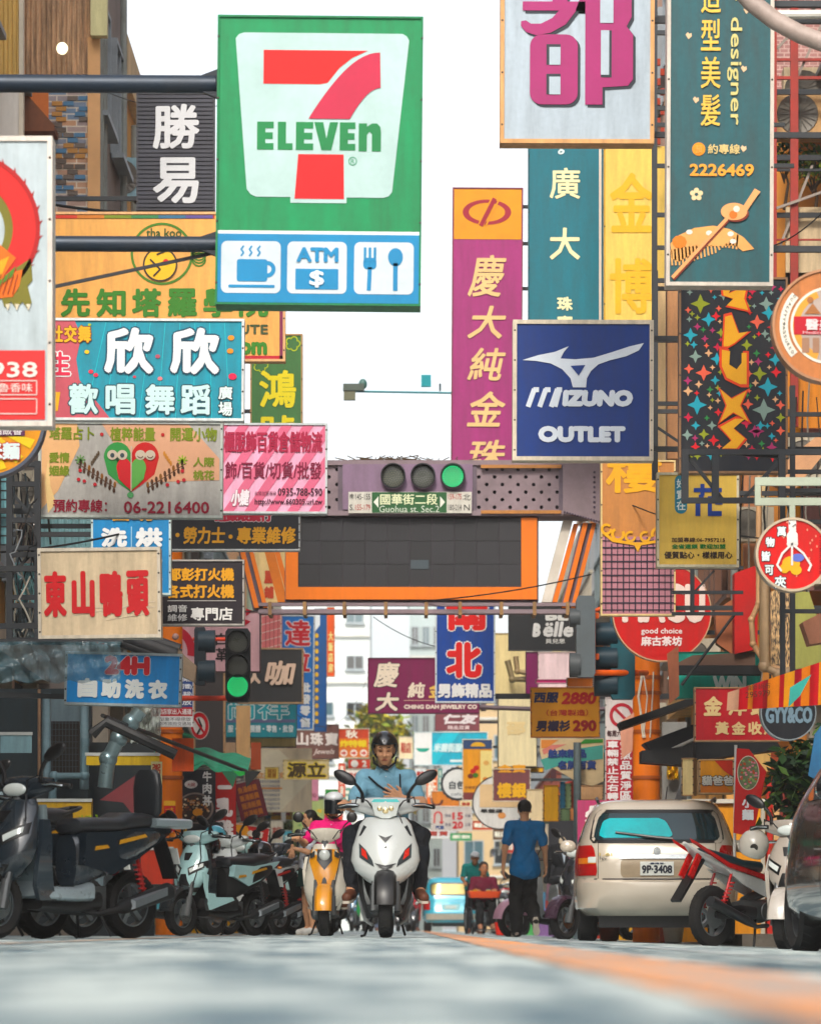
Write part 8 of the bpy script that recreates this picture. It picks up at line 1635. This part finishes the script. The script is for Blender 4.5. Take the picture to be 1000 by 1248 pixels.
# shop awnings along both walls
R=random.Random(77); cols=[('striped green','#3f8f6a'),('faded red','#a8423a'),('dark blue','#2f4f7a'),('cream','#d9cba8'),('orange','#d9772f'),('teal','#2f8f93'),('grey','#7f8588'),('mustard','#c99a2c'),('maroon','#6f2a34'),('white','#d9dbd6')]
for i in range(10):
    for s_ in (-1,1):
        y=(58 if s_<0 else 64)+i*8.5+R.random()*2; X_=-3.95 if s_<0 else 4.0; nm,c=cols[(i*3+(s_>0)*5)%10]; z0=2.5+R.random()*.5; L=2.6+R.random()*2; dep=.9+R.random()*.5
        t=thing('shop_awning',f"{nm} shop awning on the {'left' if s_<0 else 'right'} wall, "+('nearest','second','third','fourth','fifth','sixth','seventh','eighth','ninth','farthest')[i]+' going down the street','awning',(X_,y,z0),0,'shop awnings along the walls')
        m=MB(); m.add([(0,-L/2,.55),(0,L/2,.55),(-s_*dep,L/2,.12),(-s_*dep,-L/2,.12),(0,-L/2,.5),(0,L/2,.5),(-s_*dep,L/2,.08),(-s_*dep,-L/2,.08)],[(0,1,2,3),(7,6,5,4),(0,3,7,4),(1,5,6,2),(0,4,5,1)]); m.build('canopy',M(c,.8,0,.3,3,'streak'),t,0)
        m=MB(); m.grid(lambda u,v:(-s_*dep,-L/2+L*u,.12-.22*v-(.03*abs(math.sin(u*40)) if v>.5 else 0)),48,2); m.build('valance',M(c,.8,0,.3,3),t,0)
        m=MB(); m.bar((-s_*dep,-L/2,.1),(0,-L/2,-.1),.02); m.bar((-s_*dep,L/2,.1),(0,L/2,-.1),.02); m.build('strut',M('#5a5e60',.5,.3),t,0)
# goods under the awnings
R=random.Random(12); ORD=('nearest','second','third','fourth','fifth','sixth','seventh','eighth','ninth','tenth','eleventh','twelfth','farthest')
for i in range(26):
    s_=-1 if i%2 else 1; y=56+i*3.1; x=s_*(3.0+R.random()*.5); 
    c=R.choice(['#c9a070','#3f7fb5','#d94f3a','#e9e3d6','#4f9a5a','#f0b43c','#7a5a8a','#2f3338']); h=R.uniform(.5,1.4); w=R.uniform(.4,.8)
    t=thing('goods_stand',f"{ {'#c9a070':'cardboard-brown','#3f7fb5':'blue','#d94f3a':'red','#e9e3d6':'white','#4f9a5a':'green','#f0b43c':'yellow','#7a5a8a':'purple','#2f3338':'black'}[c]} goods stand on the {'left' if s_<0 else 'right'} side of the street, {ORD[i//2]} along",'display stand',(x,y,gz(x)),R.uniform(-.2,.2),'goods stands along the shop fronts')
    MB().box(-w/2,w/2,-.3,.3,0,h*.55).build('base',M(c,.6,0,.3,4,'streak'),t,0); m=MB()
    for k_ in range(6): a_=R.uniform(-w/2+.08,w/2-.08); m.mat(k_%3); m.box(a_-.07,a_+.07,-.25+.004*k_,.2,h*.552,h*.552+R.uniform(.1,.45)*h)
    m.build('goods',[M('#d9cfb8',.6),M('#b5463a',.6),M('#3f6f8a',.6)],t,0)
    m=MB(); 
    for sx in (-1,1): m.tube([(sx*w/2,.2,0),(sx*w/2,.2,h+.5)],.02,6)
    m.build('pole',M('#8f9698',.5,.3),t)
# cables
CB=[((-60,675,33),(250,618,36),.010,'thin black cable sagging from the left frame under the owl sign'),((40,245,41),(300,258,40),.016,'thick black cable running behind the slatted sign'),((0,378,27),(200,420,38),.006,'slim cable behind the singing square banner'),((130,112,46),(300,118,52),.006,'thin cable above the slatted sign'),((430,735,44),(720,700,43),.008,'loose black cable drooping below the LED board'),((455,752,60),(540,790,58),.007,'thin wire above the purple jewellery sign'),((735,600,38),(1010,660,34),.007,'black cable crossing the lattice and mustard signs'),((940,300,44),(1010,250,42),.008,'cable slung across the red scaffold'),((300,780,50),(450,820,90),.006,'faint wire crossing in front of the white block')]
for a_,b_,r_,l in CB:
    A,B_=P3(*a_),P3(*b_); m=MB(); m.tube([ (A+(B_-A)*t_-A)+Vector((0,0,-.25*(B_-A).length*.12*4*t_*(1-t_))) for t_ in [i/14 for i in range(15)]],r_,5); o=m.build('overhead_cable',M('#15181b',.6)); o.location=A; o['label']=l; o['category']='cable'; o['group']='overhead cables'
for i,(x,y,d_) in enumerate(((20,640,31.2),(30,700,31.2),(38,610,31.2))):
    pts=[(x+8*math.sin(q*1.1+i),y+q*9+6*math.cos(q*2+i)) for q in range(9)]; A=P3(pts[0][0],pts[0][1],d_); m=MB(); m.tube([P3(a_,b_,d_+.02*math.sin(j))-A for j,(a_,b_) in enumerate(pts)],.008,5); o=m.build('cable_loop',M(('#8f9498','#b5b0a5','#1b1e22')[i],.5)); o.location=A; o['label']=('grey','cream','black')[i]+' cable loop tangled in the dark frame at the left edge'; o['category']='cable'; o['group']='cable loops in the left frame'
# pots and a bucket put in for the sunlight-bright bits under the row
for i,(x,d_,c,l) in enumerate(((742,42.5,'#c9705a','terracotta pot on the ground under the beige car'),(805,44.5,'#b5604a','brown pot on the ground behind the beige car'),(820,43.9,'#e0dccb','pale pot on the ground beside the brown one'),(612,60,'#e0442c','red bucket on the road left of the walking man'))):
    xx=(x-CX)*d_/FP; t=thing('pot',l,'pot',(xx,d_,gz(xx))); m=MB(); m.lathe([(0,.08),(.02,.1),(.16,.12),(.2,.125),(.2,.11),(.18,.105)] if True else [(0,.07),(.15,.075),(.19,.05),(.21,.02),(.24,.022)],(0,0,0),'z',20); m.build('body',M(c,.5,0,.2),t); m=MB(); m.lathe([(.195,.128),(.21,.128)] if True else [(.235,.026),(.26,.026)],(0,0,0),'z',16); m.build('rim' if True else 'lid',M(c,.4,0,.1),t)

# more things fixed to the facades
for x_,y_,d_,w_,l in ((868,505,43,.6,'beige air conditioner half hidden behind the star-patterned sign post'),(985,560,44.6,.6,'cream air conditioner under the slanting beige duct'),(915,640,45,.5,'white air conditioner between the mustard and claw signs'),(850,800,45,.5,'grey air conditioner over the black awning'),(30,600,38,.5,'grey air conditioner deep inside the dark left frame'),(88,700,42,.6,'dusty air conditioner behind the duck shop sign'),(655,1020,61,.5,'pale air conditioner beside the mannequin'),(980,690,44.8,.55,'rust-stained air conditioner right of the claw sign')): acunit(l,x_,y_,d_,w_,w_*.8,0,'#cfc4b0')
RR=random.Random(41)
NUM=('first','second','third','fourth','fifth','sixth','seventh','eighth','ninth','tenth','eleventh','twelfth')
for i in range(12):
    x_=904+i*8.2; A=P3(x_,455+RR.uniform(-5,30),44.4); B_=P3(x_+RR.uniform(-14,14),830,44.4); m=MB(); m.tube([A-A]+[(A+(B_-A)*t_-A)+Vector((RR.uniform(-.04,.04),0,0)) for t_ in (.15,.3,.45,.6,.75,.9,1)],RR.uniform(.006,.014),5); o=m.build('facade_cable',M(('#15181b','#8f8a80','#3a2f2a')[i%3],.6)); o.location=A; o['label']=('black','grey','brown')[i%3]+' cable running down the right facade, '+NUM[i]+' from the left'; o['category']='cable'; o['group']='cables down the right facade'
for i in range(9):
    x_=6+i*5; A=P3(x_,575+RR.uniform(-5,20),31.9); B_=P3(x_+RR.uniform(-10,14),780,31.9); m=MB(); m.tube([A-A]+[(A+(B_-A)*t_-A)+Vector((RR.uniform(-.06,.06),0,0)) for t_ in (.15,.3,.45,.6,.75,.9,1)],RR.uniform(.005,.011),5); o=m.build('facade_cable',M(('#15181b','#9a958a','#2f3a40')[i%3],.6)); o.location=A; o['label']=('black','grey','slate')[i%3]+' cable hanging in the dark left frame, '+NUM[i]+' from the left'; o['category']='cable'; o['group']='cables in the left frame'
for i,(x_,y_,w_,h_,c,l) in enumerate(((20,905,.3,.2,'#8fb0b8','small pale blue notice on the dark left wall'),(80,990,.5,.25,'#c9a24a','yellow crate on the shelf behind the big black scooter'),(140,1030,.4,.3,'#4a7f8a','teal storage box behind the black scooter backrest'),(192,1055,.3,.35,'#b5402f','red crate between the black scooter and the pillar'),(150,925,.7,.12,'#d9b84a','yellow strip sign glowing above the pennant'),(95,1060,.5,.3,'#6f7f86','grey metal box low behind the black scooter'))):
    t=thing('storage_box' if i not in(0,4) else 'notice',l,'box' if i not in(0,4) else 'sign',P3(x_,y_,36.9 if i in (0,4) else 36.2),0); m=MB(); m.box(-w_/2,w_/2,-.1 if i not in (0,4) else -.02,.1 if i not in(0,4) else 0,-h_/2,h_/2); m.build('body',M(c,.5,0,.3,4,'streak'),t,0); m=MB(); m.box(-w_/2-.01,w_/2+.01,-.115 if i not in (0,4) else -.03,-.101 if i not in(0,4) else -.021,h_/2-.03,h_/2); m.build('rim',M('#c9ccc9',.5),t,0)
# thin air that pales the far end of the street
hb=MB(); hb.box(-1000,1000,-60,1550,-1.6,26); hm_=bpy.data.materials.new('haze'); hm_.use_nodes=True; t_=hm_.node_tree; t_.nodes.remove(t_.nodes['Principled BSDF']); pv=t_.nodes.new('ShaderNodeVolumePrincipled'); pv.inputs['Color'].default_value=(.95,.93,.9,1); pv.inputs['Density'].default_value=.001; pv.inputs['Anisotropy'].default_value=.2; t_.links.new(pv.outputs[0],t_.nodes['Material Output'].inputs['Volume']); ho=hb.build('haze',hm_,None,0); stuff(ho)
